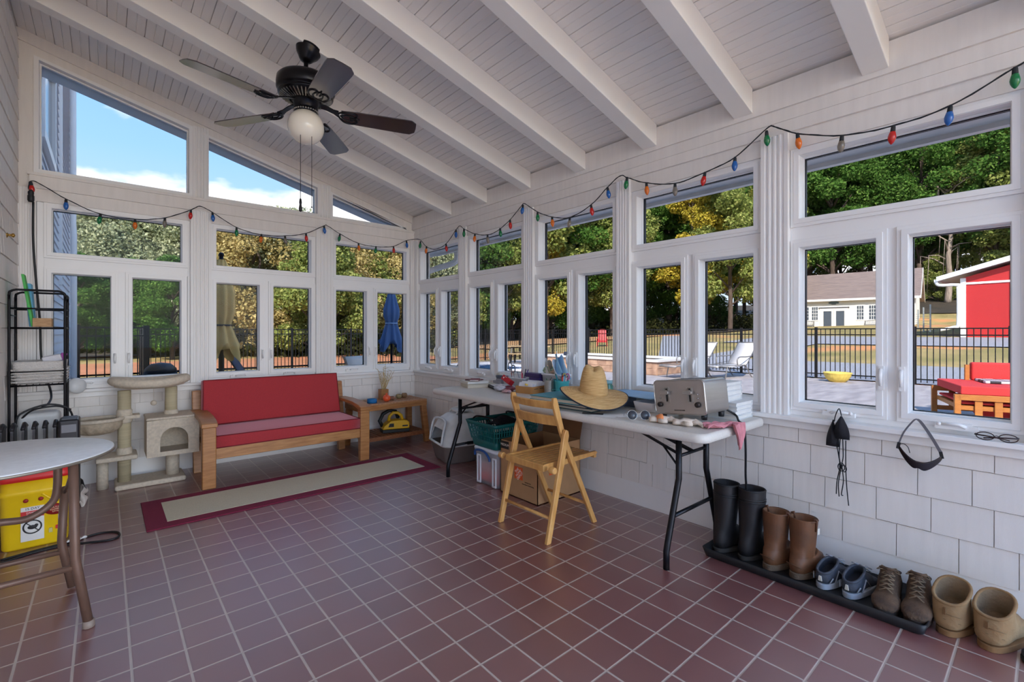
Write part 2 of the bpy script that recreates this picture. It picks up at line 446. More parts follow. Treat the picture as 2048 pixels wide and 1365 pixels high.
# --- ceiling boards with tongue-and-bead grooves, beams
xs = []; x = -1.2; prof = []
pitch = .0875; i = 0
while x < 3.3:
    if i % 2 == 0: prof += [(x, 0), (x+.0005, .010), (x+.005, .010), (x+.0055, 0)]
    else: prof += [(x, 0), (x+.003, .004), (x+.006, 0)]
    x += pitch/2*1.15; i += 1
prof.append((3.33, 0))
mb = MB(); k = len(prof); y0, y1 = -1.6, 5.5
vs = [(x, y0, Zc(x)+h) for x, h in prof] + [(x, y1, Zc(x)+h) for x, h in prof]
mb.add(vs, [(i, i+1, k+i+1, k+i) for i in range(k-1)])
mb.prism([(-1.2, Zc(-1.2)+.02),(3.33, Zc(3.33)+.02),(3.33, Zc(3.33)+.16),(-1.2, Zc(-1.2)+.16)], y0, y1, lambda u, v, h: (u, h, v))
struct(mb.build('ceiling', ceil_paint))
beam_m = M('beam_paint', (240,237,233), .5, var=.02, scale=3, bump=.1, bscale=25)
for i in range(-3, 7):
    y0 = .505 + .617*i; x0 = -1.05 if y0 < 3.4 else XL; x1 = XW - .045
    mb = MB(); mb.prism([(x0, Zc(x0)-.142),(x1, Zc(x1)-.142),(x1, Zc(x1)),(x0, Zc(x0))], y0, y0+.107, lambda u, v, h: (u, h, v))
    struct(mb.build('ceiling_beam', beam_m, bevel=.005))
# eaves outside
mb = MB(); mb.prism([(-.55,Zc(-.55)-.12),(3.33,Zc(3.33)-.12),(3.33,Zc(3.33)+.18),(-.55,Zc(-.55)+.18)], 5.5, 5.525, lambda u, v, h: (u, h, v)); mb.prism([(-.5,Zc(-.5)-.12),(3.33,Zc(3.33)-.12),(3.33,Zc(3.33)-.10),(-.5,Zc(-.5)-.10)], YW+.151, 5.5, lambda u, v, h: (u, h, v))
mb.box((XW+.15,-1.6,2.25),(3.31,5.5,2.265)); mb.box((3.305,-1.6,2.225),(3.33,5.5,2.50))
struct(mb.build('trim_%d' % tn, white_trim)); tn += 1
g = thing('gutter', 'white rain gutter along the eave outside the long window wall', 'gutter', (3.39,2,2.285))
mb = MB(); pr = [(p_[0], p_[1]-.045) for p_ in [(3.332,2.40),(3.332,2.285),(3.40,2.285),(3.445,2.33),(3.45,2.40),(3.444,2.40),(3.438,2.333),(3.398,2.291),(3.338,2.291),(3.338,2.40)]]
mb.prism(pr, -1.6, 5.45, lambda u, v, h: (u, h, v)); mb.build('trough', white_trim, g)
mb = MB(); mb.tube(smooth_path([(3.39,4.98,2.245),(3.39,4.98,2.17),(3.36,5.0,2.10),(3.2,5.13,2.03),(3.1,5.2,1.98),(3.07,5.22,1.9),(3.07,5.22,-.05)], 5), .036, 10); mb.build('downspout', white_trim, g)
# ------------------------------------------------------------------ red bench
oak = wood('honey_wood', (186,130,78), (158,102,56), .4, (1,1,9), 7)
oakx = wood('honey_wood_long', (190,134,80), (160,104,58), .4, (1.2,9,9), 6)
red_f = M('red_canvas', (172,44,50), .85, var=.07, scale=120, bump=.15, bscale=500)
red_f.node_tree.nodes['Principled BSDF'].inputs['Sheen Weight'].default_value = .8; red_f.node_tree.nodes['Principled BSDF'].inputs['Sheen Tint'].default_value = (1,.55,.6,1)
red_p = M('red_piping', (120,22,32), .8, var=.05)
t = thing('bench', 'wooden bench with long red seat and back cushions below the back windows', 'bench', (1.23,4.55,0))
for x0, x1 in ((.562,.655), (1.815,1.905)):
    mb = MB(); mb.prism([(4.262,.478),(4.335,.478),(4.335,.25),(4.318,0),(4.268,0),(4.262,.25)], x0, x1, lambda u, v, h: (h, u, v)); mb.build('leg', oak, t, bevel=.008)
    mb = MB(); mb.prism([(4.83,0),(4.89,0),(4.93,.35),(4.985,.70),(4.925,.70),(4.87,.35)], x0+.012, x1-.012, lambda u, v, h: (h, u, v)); mb.build('back_post', oak, t, bevel=.006)
    pr = [(4.245,.478),(4.245,.508),(4.30,.528),(4.45,.545),(4.65,.55),(4.88,.545),(4.88,.515),(4.65,.518),(4.45,.512),(4.33,.49),(4.33,.478)]
    mb = MB(); mb.prism(pr, x0-.008, x1+.008, lambda u, v, h: (h, u, v)); mb.build('armrest', oak, t, bevel=.007)
    MB().box((x0+.03,4.33,.235),(x1-.03,4.83,.31)).build('side_rail', oak, t, bevel=.004)
mb = MB(); mb.box((.65,4.278,.222),(1.82,4.31,.315)); mb.build('front_rail', oakx, t, bevel=.005)
mb = MB(); mb.box((.65,4.80,.25),(1.82,4.83,.31)); mb.build('rear_rail', oakx, t, bevel=.004)
mb = MB()
for i in range(9): mb.box((.66,4.32+.053*i,.296),(1.81,4.355+.053*i,.314))
mb.build('seat_slats', oakx, t)
mb = MB()
for z in (.40,.50,.60,.66): mb.beam((.64,4.845+(z-.2)*.17,z),(1.83,4.845+(z-.2)*.17,z), .02, .05)
mb.build('back_slats', oakx, t)
def cushion(name, corners, thick, n, parent):
    """corners: 4 points of the front face ring, thickness along n"""
    P = [Vector(c) for c in corners]; n = Vector(n).normalized()
    def pt(u, v, w):
        p = (P[0]*(1-u)+P[1]*u)*(1-v) + (P[3]*(1-u)+P[2]*u)*v
        b = (1-(2*u-1)**4)*(1-(2*v-1)**4)
        return p + n*(w*thick*(.5 + .07*b))
    mb = MB(); mb.grid(lambda a, b: pt(a, b, 1), 22, 8); mb.grid(lambda a, b: pt(1-a, b, -1), 22, 8)
    ring = [(a/10, 0) for a in range(10)] + [(1, a/4) for a in range(4)] + [(1-a/10, 1) for a in range(10)] + [(0, 1-a/4) for a in range(4)]
    mid = P[0]*.25+P[1]*.25+P[2]*.25+P[3]*.25
    def bul(u, v, w):
        q = pt(u, v, 0); d = (q-mid).normalized()*.008*(1-w*w); return q + n*(w*thick*.5) + d
    mb.loft([[bul(u, v, w) for u, v in ring] for w in (-1,-.5,0,.5,1)], caps=False)
    c = mb.build(name, red_f, parent)
    for w in (-1, 1):
        MB().tube([pt(u, v, w) for u, v in ring], .0045, 6, closed=True).build('piping', red_p, c)
cushion('seat_cushion', [(.66,4.275,.357),(1.812,4.275,.357),(1.812,4.80,.357),(.66,4.80,.357)], .092, (0,0,1), t)
a = .16; nn = (0,-math.cos(a),math.sin(a))
cushion('back_cushion', [(.63,4.785,.412),(1.80,4.785,.412),(1.785,4.845,.79),(.64,4.845,.79)], .10, nn, t)
# ------------------------------------------------------------------ side table and what stands on it
t = thing('side_table', 'low slatted wooden side table with lower shelf between red bench and corner', 'table', (2.33,4.79,0))
for x, dx in ((1.985,-.02),(2.69,.02)):
    for y, dy in ((4.63,-.06),(4.95,.03)):
        mb = MB(); mb.beam((x+dx,y+dy,0),(x,y,.43), .062, .05, (0,1,0)); mb.build('leg', oak, t, bevel=.005)
mb = MB(); mb.box((1.945,4.595,.40),(2.725,4.622,.455)); mb.box((1.945,4.955,.40),(2.725,4.982,.455)); mb.box((1.945,4.622,.40),(1.97,4.955,.455)); mb.box((2.70,4.622,.40),(2.725,4.955,.455))
mb.build('apron', oakx, t, bevel=.004)
mb = MB(); mb.box((1.945,4.595,.455),(2.725,4.655,.47)); mb.box((1.945,4.922,.455),(2.725,4.982,.47))
for i in range(18): mb.box((1.955+.0428*i,4.655,.457),(1.955+.0428*i+.034,4.922,.47))
mb.build('slatted_top', wood('weathered_wood', (196,146,104), (168,116,78), .5, (9,1,9), 6), t, bevel=.002)
mb = MB(); mb.box((1.97,4.565,.09),(2.71,4.595,.13)); mb.box((1.97,4.955,.09),(2.71,4.985,.13))
for i in range(18): mb.box((1.98+.041*i,4.595,.112),(1.98+.041*i+.028,4.955,.128))
mb.build('slatted_shelf', wood('shelf_wood', (150,92,56), (122,72,42), .5, (9,1,9), 6), t, bevel=.002)
zt_ = .47
tr = thing('tape_roll', 'flat blue roll of tape lying on the slatted side table', 'tape', (2.125,4.70,zt_))
MB().lathe([(.034,0),(.05,0),(.05,.042),(.034,.042),(.034,0)], (2.125,4.70,zt_), 28).build('tape', M('blue_tape', (22,112,176), .55), tr)
MB().lathe([(.0315,.001),(.034,.001),(.034,.041),(.0315,.041),(.0315,.001)], (2.125,4.70,zt_), 28).build('core', M('tape_core', (60,130,170), .8), tr)
o = MB(); o.lathe([(0.001,0),(.02,.001),(.036,.015),(.041,.035),(.036,.056),(.022,.068),(.012,.072),(.012,.088),(.009,.088),(.009,.07)], (2.29,4.70,zt_), 24)
tag(o.build('bud_vase', M('orange_glaze', (232,92,48), .35, var=.18, scale=60)), 'small round orange vase beside the blue tape roll', 'vase')
t2 = thing('dried_plant', 'square brown wooden cup holding dried yellow stalks on the side table', 'plant', (2.33,4.86,zt_))
cupm = wood('cup_wood', (176,124,70), (150,98,52), .5)
mb = MB(); PX = lambda u, v, h: (2.33+u, 4.86+v, zt_+h)
mb.ring(rect(-.042,.042,-.042,.042), rect(-.034,.034,-.034,.034), 0, .115, PX); mb.box((2.29,4.82,zt_),(2.37,4.90,zt_+.008)); mb.build('cup', cupm, t2, bevel=.002)
st = M('dried_stalk', (196,168,112), .8, var=.2); rnd = random.Random(2)
mb = MB()
for k in range(11):
    a = rnd.uniform(0, 6.28); l = rnd.uniform(.2,.36); s_ = rnd.uniform(.02,.11)
    p = [(2.33+.012*math.cos(a), 4.86+.012*math.sin(a), zt_+.03)]
    for q in range(1, 6): p.append((2.33+s_*(q/5)**1.4*math.cos(a)+rnd.uniform(-.006,.006), 4.86+s_*.6*(q/5)**1.4*math.sin(a), zt_+.03+l*q/5))
    mb.tube(p, [.004,.004,.0035,.003,.003,.0015], 5)
    for q in range(3, 6):
        v = Vector(p[q]); mb.tube([v, v+Vector((rnd.uniform(-.05,.05), rnd.uniform(-.03,.03), rnd.uniform(.01,.04)))], [.003,.001], 5)
mb.build('stalks', st, t2)
for x, y, c, lb, s in ((2.375,4.75,(140,92,70),'small dark reddish pot behind the orange vase on the side table',.9), (2.50,4.83,(150,134,96),'small speckled olive pot, left of two at the side table far end',1.0), (2.585,4.86,(140,108,76),'small brown pot, right of two at the side table far end',1.05)):
    o = MB().lathe([(.001,0),(.02*s,0),(.032*s,.014*s),(.034*s,.028*s),(.026*s,.044*s),(.024*s,.046*s),(.02*s,.044*s),(.022*s,.03*s),(.001,.02*s)], (x,y,zt_), 20)
    tag(o.build('small_pot', M('pot_%d' % c[0] + str(c[1]), c, .6, var=.35, scale=80)), lb, 'pot')
# yellow portable vacuum on the lower shelf
yel = M('tool_yellow', (232,178,20), .45, var=.05); blk = M('tool_black', (26,25,26), .55)
t = thing('vacuum', 'yellow and black portable tool vacuum on the side table lower shelf', 'vacuum', (2.40,4.72,.13))
PV = lambda u, v, h: (2.40+u*.96+h*.2, 4.72-u*.28+h*.9, .13+v)
mb = MB(); mb.prism([(-.15,0),(.13,0),(.14,.02),(.14,.035),(-.15,.035)], -.08, .08, PV); mb.build('base', blk, t, bevel=.005)
mb = MB(); mb.prism([(-.15,.035),(.14,.035),(.14,.10),(.11,.125),(.02,.13),(-.06,.125),(-.13,.075)], -.078, .078, PV); mb.build('body', yel, t, bevel=.012)
mb = MB(); mb.tube([PV(*p, 0) for p in ((-.07,.12),(-.06,.17),(-.02,.205),(.03,.20),(.065,.17),(.08,.12))], .017, 10); mb.build('handle', yel, t)
mb = MB(); mb.tube([PV(*p) for p in ((-.13,.06,.02),(-.16,.12,.03),(-.12,.19,.05),(-.05,.225,.06),(.02,.21,.07),(.05,.13,.07))], .02, 10); mb.build('hose', blk, t)
MB().prism([(-.09,.062),(-.03,.062),(-.03,.1),(-.075,.1)], -.0795, -.078, PV).build('badge', blk, t); MB().prism([(.06,.06),(.12,.06),(.12,.075),(.06,.075)], -.0795, -.078, PV).build('badge', blk, t)
# ------------------------------------------------------------------ runner rug
rug = MB(); rug.box((.19,3.605,0.0005),(2.28,4.232,.008)); rug = rug.build('runner_rug', M('rug_border', (122,28,58), .95, var=.1, scale=200, bump=.2, bscale=600), bevel=.003)
tag(rug, 'long cream runner rug with maroon border on the tiles before the bench', 'rug')
MB().box((.30,3.70,.0075),(2.17,4.135,.0098)).build('field', M('rug_cream', (206,196,172), .95, var=.1, scale=260, bump=.25, bscale=700), rug)
# ------------------------------------------------------------------ cat tree
plush = M('cat_plush', (218,203,182), .95, var=.1, scale=60, bump=.5, bscale=420)
sisal = M('sisal_wrap', (196,182,148), .9, var=.12, scale=4, stretch=(1,1,90), bump=.4, bscale=12)
t = thing('cat_tree', 'beige plush cat tree with perch, hammock and cubby left of red bench', 'cat tree', (.25,4.83,0))
MB().box((.055,4.665,0),(.505,4.96,.042)).build('base', plush, t, bevel=.015, seg=3)
for x, y, z0, z1, r, m in ((.115,4.80,.04,.755,.042,sisal), (.425,4.80,.04,.235,.046,plush), (.415,4.80,.52,.765,.042,sisal), (-.015,4.83,0,.225,.036,plush)):
    MB().lathe([(r,z0),(r,z1)], (x,y,0), 24).build('post', m, t)
for pr, c in (([(.046,.235),(.05,.25),(.05,.30),(.044,.31)],(.115,4.80,0)), ([(.044,.50),(.05,.515),(.05,.60),(.044,.61)],(.115,4.80,0)), ([(.043,.52),(.05,.525),(.05,.565),(.043,.575)],(.415,4.80,0))): MB().lathe(pr, c, 24).build('plush_collar', plush, t)
MB().box((-.055,4.70,.222),(.195,4.94,.258)).build('low_platform', plush, t, bevel=.012, seg=3)
# perch: oval bed with a fat rolled rim
cx, cy = .28, 4.80
mb = MB(); mb.lathe([(.001,.765),(.15,.765),(.225,.785),(.232,.80),(.15,.79),(.001,.785)], (cx,cy,0), 36, sy=.62); mb.build('perch_bed', plush, t)
mb = MB(); mb.tube([(cx+.235*math.cos(a*2*PI/40), cy+.148*math.sin(a*2*PI/40), .822+.012*math.cos(a*4*PI/40)) for a in range(40)], .034, 12, closed=True); mb.build('perch_rim', plush, t)
# cubby with arched door
x0, x1, y0, y1, z0, z1 = .245,.588,4.62,4.93,.232,.522
arch = [(-.092,-.11),(.092,-.11),(.092,-.02)] + [(.092*math.cos(R(a)), -.02+.098*math.sin(R(a))) for a in range(15,180,15)] + [(-.092,-.02)]
arch = [(p[0]+.005, p[1]) for p in arch]; n_ = len(arch)
out = []
for u, v in arch:
    k = min((.1715/abs(u)) if abs(u) > 1e-6 else 9, (.145/abs(v)) if abs(v) > 1e-6 else 9); out.append((u*k, v*k))
out[0] = (-.1715,-.145); out[1] = (.1715,-.145)
PC = lambda u, v, h: (.4165+u, y0+h, .377+v)
mb = MB(); mb.ring(out, arch, 0, .02, PC)
for c in ((-.1715,.145),(.1715,.145)):
    # close the outer top corners
    near = sorted(out, key=lambda p: (p[0]-c[0])**2+(p[1]-c[1])**2)[:2]
    mb.prism([c, near[0], near[1]], 0, .02, PC)
mb.box((x0,y0+.02,z1-.022),(x1,y1,z1)); mb.box((x0,y0+.02,z0),(x1,y1,z0+.022)); mb.box((x0,y0+.02,z0+.022),(x0+.02,y1,z1-.022)); mb.box((x1-.02,y0+.02,z0+.022),(x1,y1,z1-.022)); mb.box((x0+.02,y1-.02,z0+.022),(x1-.02,y1,z1-.022))
mb.build('cubby', plush, t)
mb = MB(); mb.box((x0-.006,y0-.008,z1),(x1+.006,y1+.006,z1+.02)); mb.build('cubby_roof', plush, t, bevel=.01, seg=3)
# hammock
hx, hy = -.045, 4.76
mb = MB(); mb.tube([(hx+.15*math.cos(a*2*PI/36), hy+.13*math.sin(a*2*PI/36), .548) for a in range(36)], .014, 10, closed=True); mb.box((.08,4.74,.538),(.21,4.86,.562)); mb.build('hammock_ring', plush, t)
def hm(u, v):
    a = u*2*PI; r = (1-v); f = 1+.05*math.cos(a*13)*v*(1-v)*4
    return (hx+.15*(1-v**2.2)*math.cos(a)*f, hy+.13*(1-v**2.2)*math.sin(a)*f, .545-.11*math.sin(v*PI/2)**.8)
MB().grid(hm, 78, 10).build('hammock', M('hammock_plush', (188,170,146), .95, var=.15, scale=50, bump=.5, bscale=300), t)
mb = MB(); mb.ball((.292,4.68,.655), .021); mb.tube([(.292,4.68,.675),(.292,4.70,.77)], .0012, 5); mb.build('toy_ball', plush, t)
# ------------------------------------------------------------------ round folding table
brown = M('brown_tube', (112,84,70), .45, metal=.2, var=.08)
t = thing('round_table', 'round white-topped folding table on brown tube legs by left wall', 'table', (-.345,2.85,0))
mb = MB(); mb.lathe([(.001,.684),(.37,.684),(.377,.688),(.377,.699),(.372,.7015),(.001,.7015)], (-.345,2.85,0), 64); mb.build('tabletop', M('table_white', (226,227,230), .35, var=.05, scale=30), t)
MB().lathe([(.3745,.686),(.3815,.686),(.3815,.696),(.3745,.696),(.3745,.686)], (-.345,2.85,0), 64).build('rim_band', M('table_edge', (150,140,126), .4, metal=.5), t)
mx_ = -.345
for s in (1, -1):
    X = lambda v: mx_ + s*(v - mx_)
    mb = MB(); mb.tube([(X(-.05),2.607,.008),(X(-.088),2.61,.268),(X(-.092),2.61,.30),(X(-.098),2.612,.684)], .0165, 12); lg = mb.build('leg', brown, t)
    MB().lathe([(.019,.001),(.021,.004),(.019,.03)], (X(-.051),2.607,0), 12).build('foot_cap', M('foot_grey', (140,122,110), .5), lg)
    mb = MB(); mb.tube([(X(-.118),3.055,.01),(X(-.151),3.05,.205),(X(-.154),3.05,.24),(X(-.144),3.05,.475)], .0165, 12); mb.ball((X(-.144),3.05,.475), .018); lg = mb.build('leg', brown, t)
    if s == 1:
        mb = MB(); mb.tube(smooth_path([(-.166,3.0,.684),(-.166,3.0,.50),(-.19,3.0,.43),(-.26,2.98,.39),(-.345,2.96,.40),(-.43,2.98,.39),(-.50,3.0,.43),(-.524,3.0,.50),(-.524,3.0,.684)], 5), .0155, 10); mb.build('support_arc', brown, t)
mb = MB(); mb.tube([(-.10,2.61,.26),(-.59,2.61,.25)], .012, 10); mb.build('stretcher', brown, t)
mb = MB(); mb.tube([(-.155,3.05,.185),(-.535,3.05,.182)], .012, 10); mb.build('stretcher', brown, t)
mb = MB(); mb.tube([(-.1,2.61,.66),(-.144,3.05,.46)], .006, 8); mb.tube([(-.59,2.61,.66),(-.546,3.05,.46)], .006, 8); mb.build('brace', brown, t)
# ------------------------------------------------------------------ yellow pail
py_ = M('pail_yellow', (248,208,24), .4, var=.03); pr_ = M('lid_red', (222,44,44), .4)
t = thing('litter_pail', 'square yellow pail with red lid and stickers below the round table', 'pail', (-.30,3.90,0))
def sq(h, e, r=.04): return [(p[0]-.30, p[1]+3.90, h) for p in rrect(-.135-e,-.125-e,.135+e,.125+e, r)]
mb = MB(); mb.loft([sq(0,-.006),sq(.01,0),sq(.30,.006),sq(.305,.012),sq(.33,.012),sq(.335,.004),sq(.385,.006)]); mb.build('tub', py_, t)
mb = MB(); mb.loft([sq(.382,.014),sq(.40,.016),sq(.425,.010),sq(.44,-.005),sq(.443,-.03)]); mb.build('lid', pr_, t)
mb = MB(); mb.tube(smooth_path([(-.168,3.80,.32),(-.155,3.765,.27),(-.20,3.76,.235),(-.24,3.766,.27),(-.27,3.768,.30)], 5), .006, 8); mb.build('carry_handle', py_, t)
yf = 3.767
def plate(x0, x1, z0, z1, mat, name='sticker', y=yf, par=t):
    return MB().box((x0, y-.0022, z0), (x1, y+.006, z1)).build(name, mat, par)
wst = M('sticker_white', (232,230,226), .5); rst = M('sticker_red', (206,40,40), .5); kst = M('sticker_black', (30,28,30), .5)
stk = plate(-.355,-.262,.045,.235, wst)
mb = MB(); mb.box((-.355,yf-.004,.175),(-.262,yf-.002,.212)); mb.build('red_header', rst, stk)
mb = MB(); mb.tube([(-.309+.036*math.cos(a*PI/14), yf-.004, .122+.036*math.sin(a*PI/14)) for a in range(28)], .0035, 6, closed=True); mb.beam((-.334,yf-.004,.147),(-.284,yf-.004,.097), .004, .003, (0,1,0)); mb.ball((-.309,yf-.003,.12),(.02,.002,.012),10,6); mb.ball((-.293,yf-.003,.128),(.008,.002,.008),8,6); mb.build('warning_symbol', kst, stk)
for z in (.203,.19): text('DANGER' if z > .2 else 'PELIGRO', .012, (-.309+.30, -.004-.133-.0005, z), (PI/2,0,0), wst, t)
text('15 DAY', .018, (-.309+.30, -.1362, .224), (PI/2,0,0), kst, t)
mb = MB(); mb.lathe([(.001,0),(.05,0),(.05,.003),(.001,.003)], (-.212,yf-.001,.20), 28, axis=(0,-1,0), sx=1, sy=.62); mb.build('oval_badge', M('badge_maroon', (150,30,34), .5), t)
for z in (.212,.20,.188): text('CLUMPING' if z < .205 and z > .19 else 'MULTI CAT' if z > .205 else 'LITTER', .0105, (-.212+.30, -.1395, z), (PI/2,0,0), M('badge_cream', (240,220,170), .5), t)
for x in (-.335,-.275,-.2): MB().lathe([(.001,0),(.011,0),(.011,.003),(.001,.003)], (x,yf-.001,.272), 14, axis=(0,-1,0)).build('red_dot', M('dot_red', (160,40,30), .5), t)
stk = plate(-.205,-.168,.125,.165, wst)
mb = MB(); x = -.203
rnd = random.Random(4)
while x < -.171: w_ = rnd.uniform(.001,.003); mb.box((x,yf-.003,.13),(x+w_,yf-.002,.158)); x += w_+rnd.uniform(.001,.002)
mb.build('barcode', kst, stk)
plate(-.215,-.166,.085,.105, rst); plate(-.2,-.172,.055,.082, wst); plate(-.243,-.228,.07,.095, M('sticker_grey', (200,190,120), .5))
# small litter beside the pail
o = MB().grid(lambda u, v: (-.125+.05*(u-.5)+.012*math.sin(v*9), 4.47+.06*(v-.5)+.015*math.sin(u*8), .012+.11*v+.02*math.sin(u*7+v*5)), 8, 8, .004)
tag(o.build('crumpled_bag', M('pale_plastic', (214,200,190), .4, var=.1), loc=(-.125,4.47,.0)), 'crumpled pale plastic bag on the tiles behind the yellow pail', 'bag')
o = MB(); o.loft([[(-.15+.045*r_*(1+.2*math.sin(a*2.6+z*40))*math.cos(a*PI/6), 4.66+.05*r_*(1+.2*math.sin(a*3.1+z*50))*math.sin(a*PI/6), z) for a in range(12)] for z, r_ in ((0,.7),(.04,1),(.09,.9),(.13,.6),(.15,.3))])
tag(o.build('black_bag', black_plastic), 'small bunched black bag on the tiles by the cat tree', 'bag')
o = MB(); o.tube(smooth_path([(-.62,3.45,.006),(-.40,3.62,.006),(-.2,3.68,.006),(.03,3.60,.006),(.06,3.70,.006),(-.02,3.76,.006),(-.15,3.72,.006),(-.26,3.70,.006),(-.42,3.66,.006)], 6), .006, 8)
tag(o.build('power_cord', black_plastic), 'loop of black power cord lying on the tiles by the round table', 'cord')
o = MB(); o.grid(lambda u, v: (-.17+.09*u, 3.70+.03*v+.02*u, .012+.012*math.sin(u*9)*math.sin(v*6)), 10, 6, .003)
tag(o.build('white_rag', M('rag_white', (226,224,222), .8), loc=(-.13,3.71,.0)), 'crumpled white scrap on the tiles at the foot of the yellow pail', 'rag')
# ------------------------------------------------------------------ radiator and white heater behind the table
t = thing('oil_radiator', 'dark finned oil radiator behind the round table', 'radiator', (-.30,4.22,0))
fin = M('radiator_dark', (44,42,46), .4, metal=.3)
for i in range(6):
    x = -.475 + .047*i
    mb = MB(); mb.prism(rrect(-.085,.06,.085,.635,.03), x-.006, x+.006, lambda u, v, h: (h, 4.22+u, v)); mb.tube([(x,4.135,.62),(x,4.22,.645),(x,4.305,.62)], .011, 8); mb.build('fin', fin, t)
mb = MB(); mb.box((-.225,4.13,.10),(-.125,4.31,.655)); mb.build('control_box', fin, t, bevel=.014, seg=3)
MB().cbox((-.175,4.128,.60),(.07,.006,.05)).build('control_panel', M('panel_grey', (120,120,126), .4), t)
mb = MB(); mb.box((-.21,4.15,.655),(-.14,4.29,.66)); mb.build('top_grille', M('grille_grey', (90,90,95), .5), t)
mb = MB()
for x in (-.47,-.20):
    mb.box((x-.02,4.1,.03),(x+.02,4.34,.06))
    for y in (4.12,4.32): mb.lathe([(.025,-.012),(.028,0),(.025,.012)], (x,y,.028), 12, axis=(1,0,0))
mb.build('wheel_base', black_plastic, t)
t = thing('white_heater', 'white plastic heater box behind the dark radiator, black cord on top', 'heater', (-.31,4.52,0))
mb = MB(); mb.box((-.445,4.49,.11),(-.235,4.66,.67)); mb.build('body', M('heater_white', (214,214,212), .4), t, bevel=.03, seg=3)
mb = MB(); mb.tube(smooth_path([(-.44,4.42,.60),(-.42,4.42,.68),(-.30,4.43,.73),(-.2,4.44,.70),(-.17,4.46,.62),(-.20,4.44,.58)], 5), .006, 8); mb.tube(smooth_path([(-.42,4.5,.64),(-.36,4.44,.70),(-.25,4.43,.715),(-.18,4.47,.68)], 5), .006, 8); mb.build('cord', black_plastic, t)
# ------------------------------------------------------------------ black wire rack
t = thing('wire_rack', 'tall black wire shelf rack in the back left corner', 'rack', (-.34,4.60,0))
for y in (4.45,4.75):
    mb = MB(); mb.tube(smooth_path([(-.472,y,0),(-.472,y,1.3),(-.472,y,1.46),(-.462,y,1.487),(-.44,y,1.497)], 4) + smooth_path([(-.24,y,1.497),(-.218,y,1.487),(-.208,y,1.46),(-.208,y,1.3),(-.208,y,0)], 4), .0075, 8); mb.tube([(-.472,y,1.375),(-.208,y,1.375)], .005, 8); mb.build('end_frame', black_metal, t)
for z in (1.245,.862,.09):
    mb = MB(); mb.tube([(-.472,4.45,z),(-.208,4.45,z),(-.208,4.75,z),(-.472,4.75,z)], .0065, 8, closed=True)
    for i in range(9): mb.tube([(-.462+.031*i,4.45,z),(-.462+.031*i,4.75,z)], .0025, 6)
    mb.tube([(-.472,4.45,z+.09),(-.208,4.45,z+.09)], .004, 8) if .5 < z < 1 else None
    mb.build('shelf', black_metal, t)
mb = MB()
for x in (-.472,-.208):
    for z in (1.33,1.375): mb.tube([(x,4.45,z),(x,4.75,z)], .004, 6)
mb.build('side_rails', black_metal, t)
wick = M('white_wicker', (214,208,202), .7, var=.08, scale=4, stretch=(30,30,60), bump=.9, bscale=3)
t = thing('wicker_basket', 'white woven basket on the middle shelf of the wire rack', 'basket', (-.33,4.60,.87))
def bq(z, e): return [(p[0]-.335, p[1]+4.60, z) for p in rrect(-.125-e,-.14-e,.125+e,.14+e,.03)]
mb = MB(); mb.loft([bq(.87,-.012),bq(.90,-.005),bq(1.0,.004),bq(1.02,.006),bq(1.022,-.004),bq(.90,-.016)], caps=True); mb.build('body', wick, t)
mb = MB()
for i in range(5):
    z = .885 + .02*i; q = rrect(-.129-i*.002,-.144-i*.002,.129+i*.002,.144+i*.002,.03,8); k = len(q)
    for j in range(0, k): pass
    pts = []
    for j in range(120):
        tt = j/120*k; a = q[int(tt) % k]; b = q[(int(tt)+1) % k]; f = tt-int(tt)
        pts.append((-.335+(a[0]*(1-f)+b[0]*f)*(1+.012*math.sin(j*1.57+i*PI)), 4.60+(a[1]*(1-f)+b[1]*f)*(1+.012*math.sin(j*1.57+i*PI)), z))
    mb.tube(pts, .006, 6, closed=True)
mb.build('weave', wick, t)
o = MB(); o.cbox((-.225,4.60,1.045),(.03,.012,.05),(0,.3,.2)); tag(o.build('purple_pouch', M('purple_pouch', (150,40,150), .5)), 'small bright purple pouch poking out of the white woven basket', 'pouch')
o = MB(); o.cbox((-.28,4.62,1.03),(.10,.10,.05),(0,-.25,0)); tag(o.build('white_packet', M('packet_white', (225,222,228), .5), bevel=.01), 'white packet sticking out of the white woven basket', 'packet')
o = MB(); o.box((-.367,4.47,1.253),(-.275,4.60,1.312)); tag(o.build('wooden_box', wood('pale_wood', (190,150,104), (164,122,80), .55, (9,9,30), 3), bevel=.002), 'small plain wooden box on the top shelf of the wire rack', 'box')
for yy, nm, lb, c, x, w_, tilt, l in (((4.49,4.59),'green_board','tall green board leaning behind the wire rack top shelf',(62,176,70),-.435,.014,.24,.36), ((4.61,4.73),'blue_board','light blue board leaning left of the green board',(96,176,214),-.455,.03,.13,.30)):
    mb = MB(); mb.prism([(0,0),(w_,0),(w_-l*math.sin(tilt)*.55,l*math.cos(tilt)),(-l*math.sin(tilt)*.55,l*math.cos(tilt))], yy[0], yy[1], lambda u, v, h: (x+.06+u, h, 1.255+v))
    tag(mb.build(nm, M(nm, c, .5), bevel=.002), lb, 'board')
o = MB(); o.tube(smooth_path([(-.405,4.985,2.19),(-.405,4.985,1.9),(-.39,4.985,1.6),(-.37,4.99,1.3),(-.36,4.99,1.0),(-.31,4.98,.76),(-.31,4.8,.70),(-.33,4.62,.70)], 6), .007, 8)
tag(o.build('extension_cord', black_plastic), 'black extension cord hanging in the back left corner behind the wire rack', 'cord')
t = thing('white_fan', 'round white desk appliance on the sill right of the wire rack', 'appliance', (-.19,4.93,.765))
MB().lathe([(.001,0),(.055,.004),(.062,.02),(.055,.04),(.001,.046)], (-.175,4.955,.80), 24, axis=(.5,-1,.2)).build('housing', M('appliance_white', (222,222,222), .4), t)
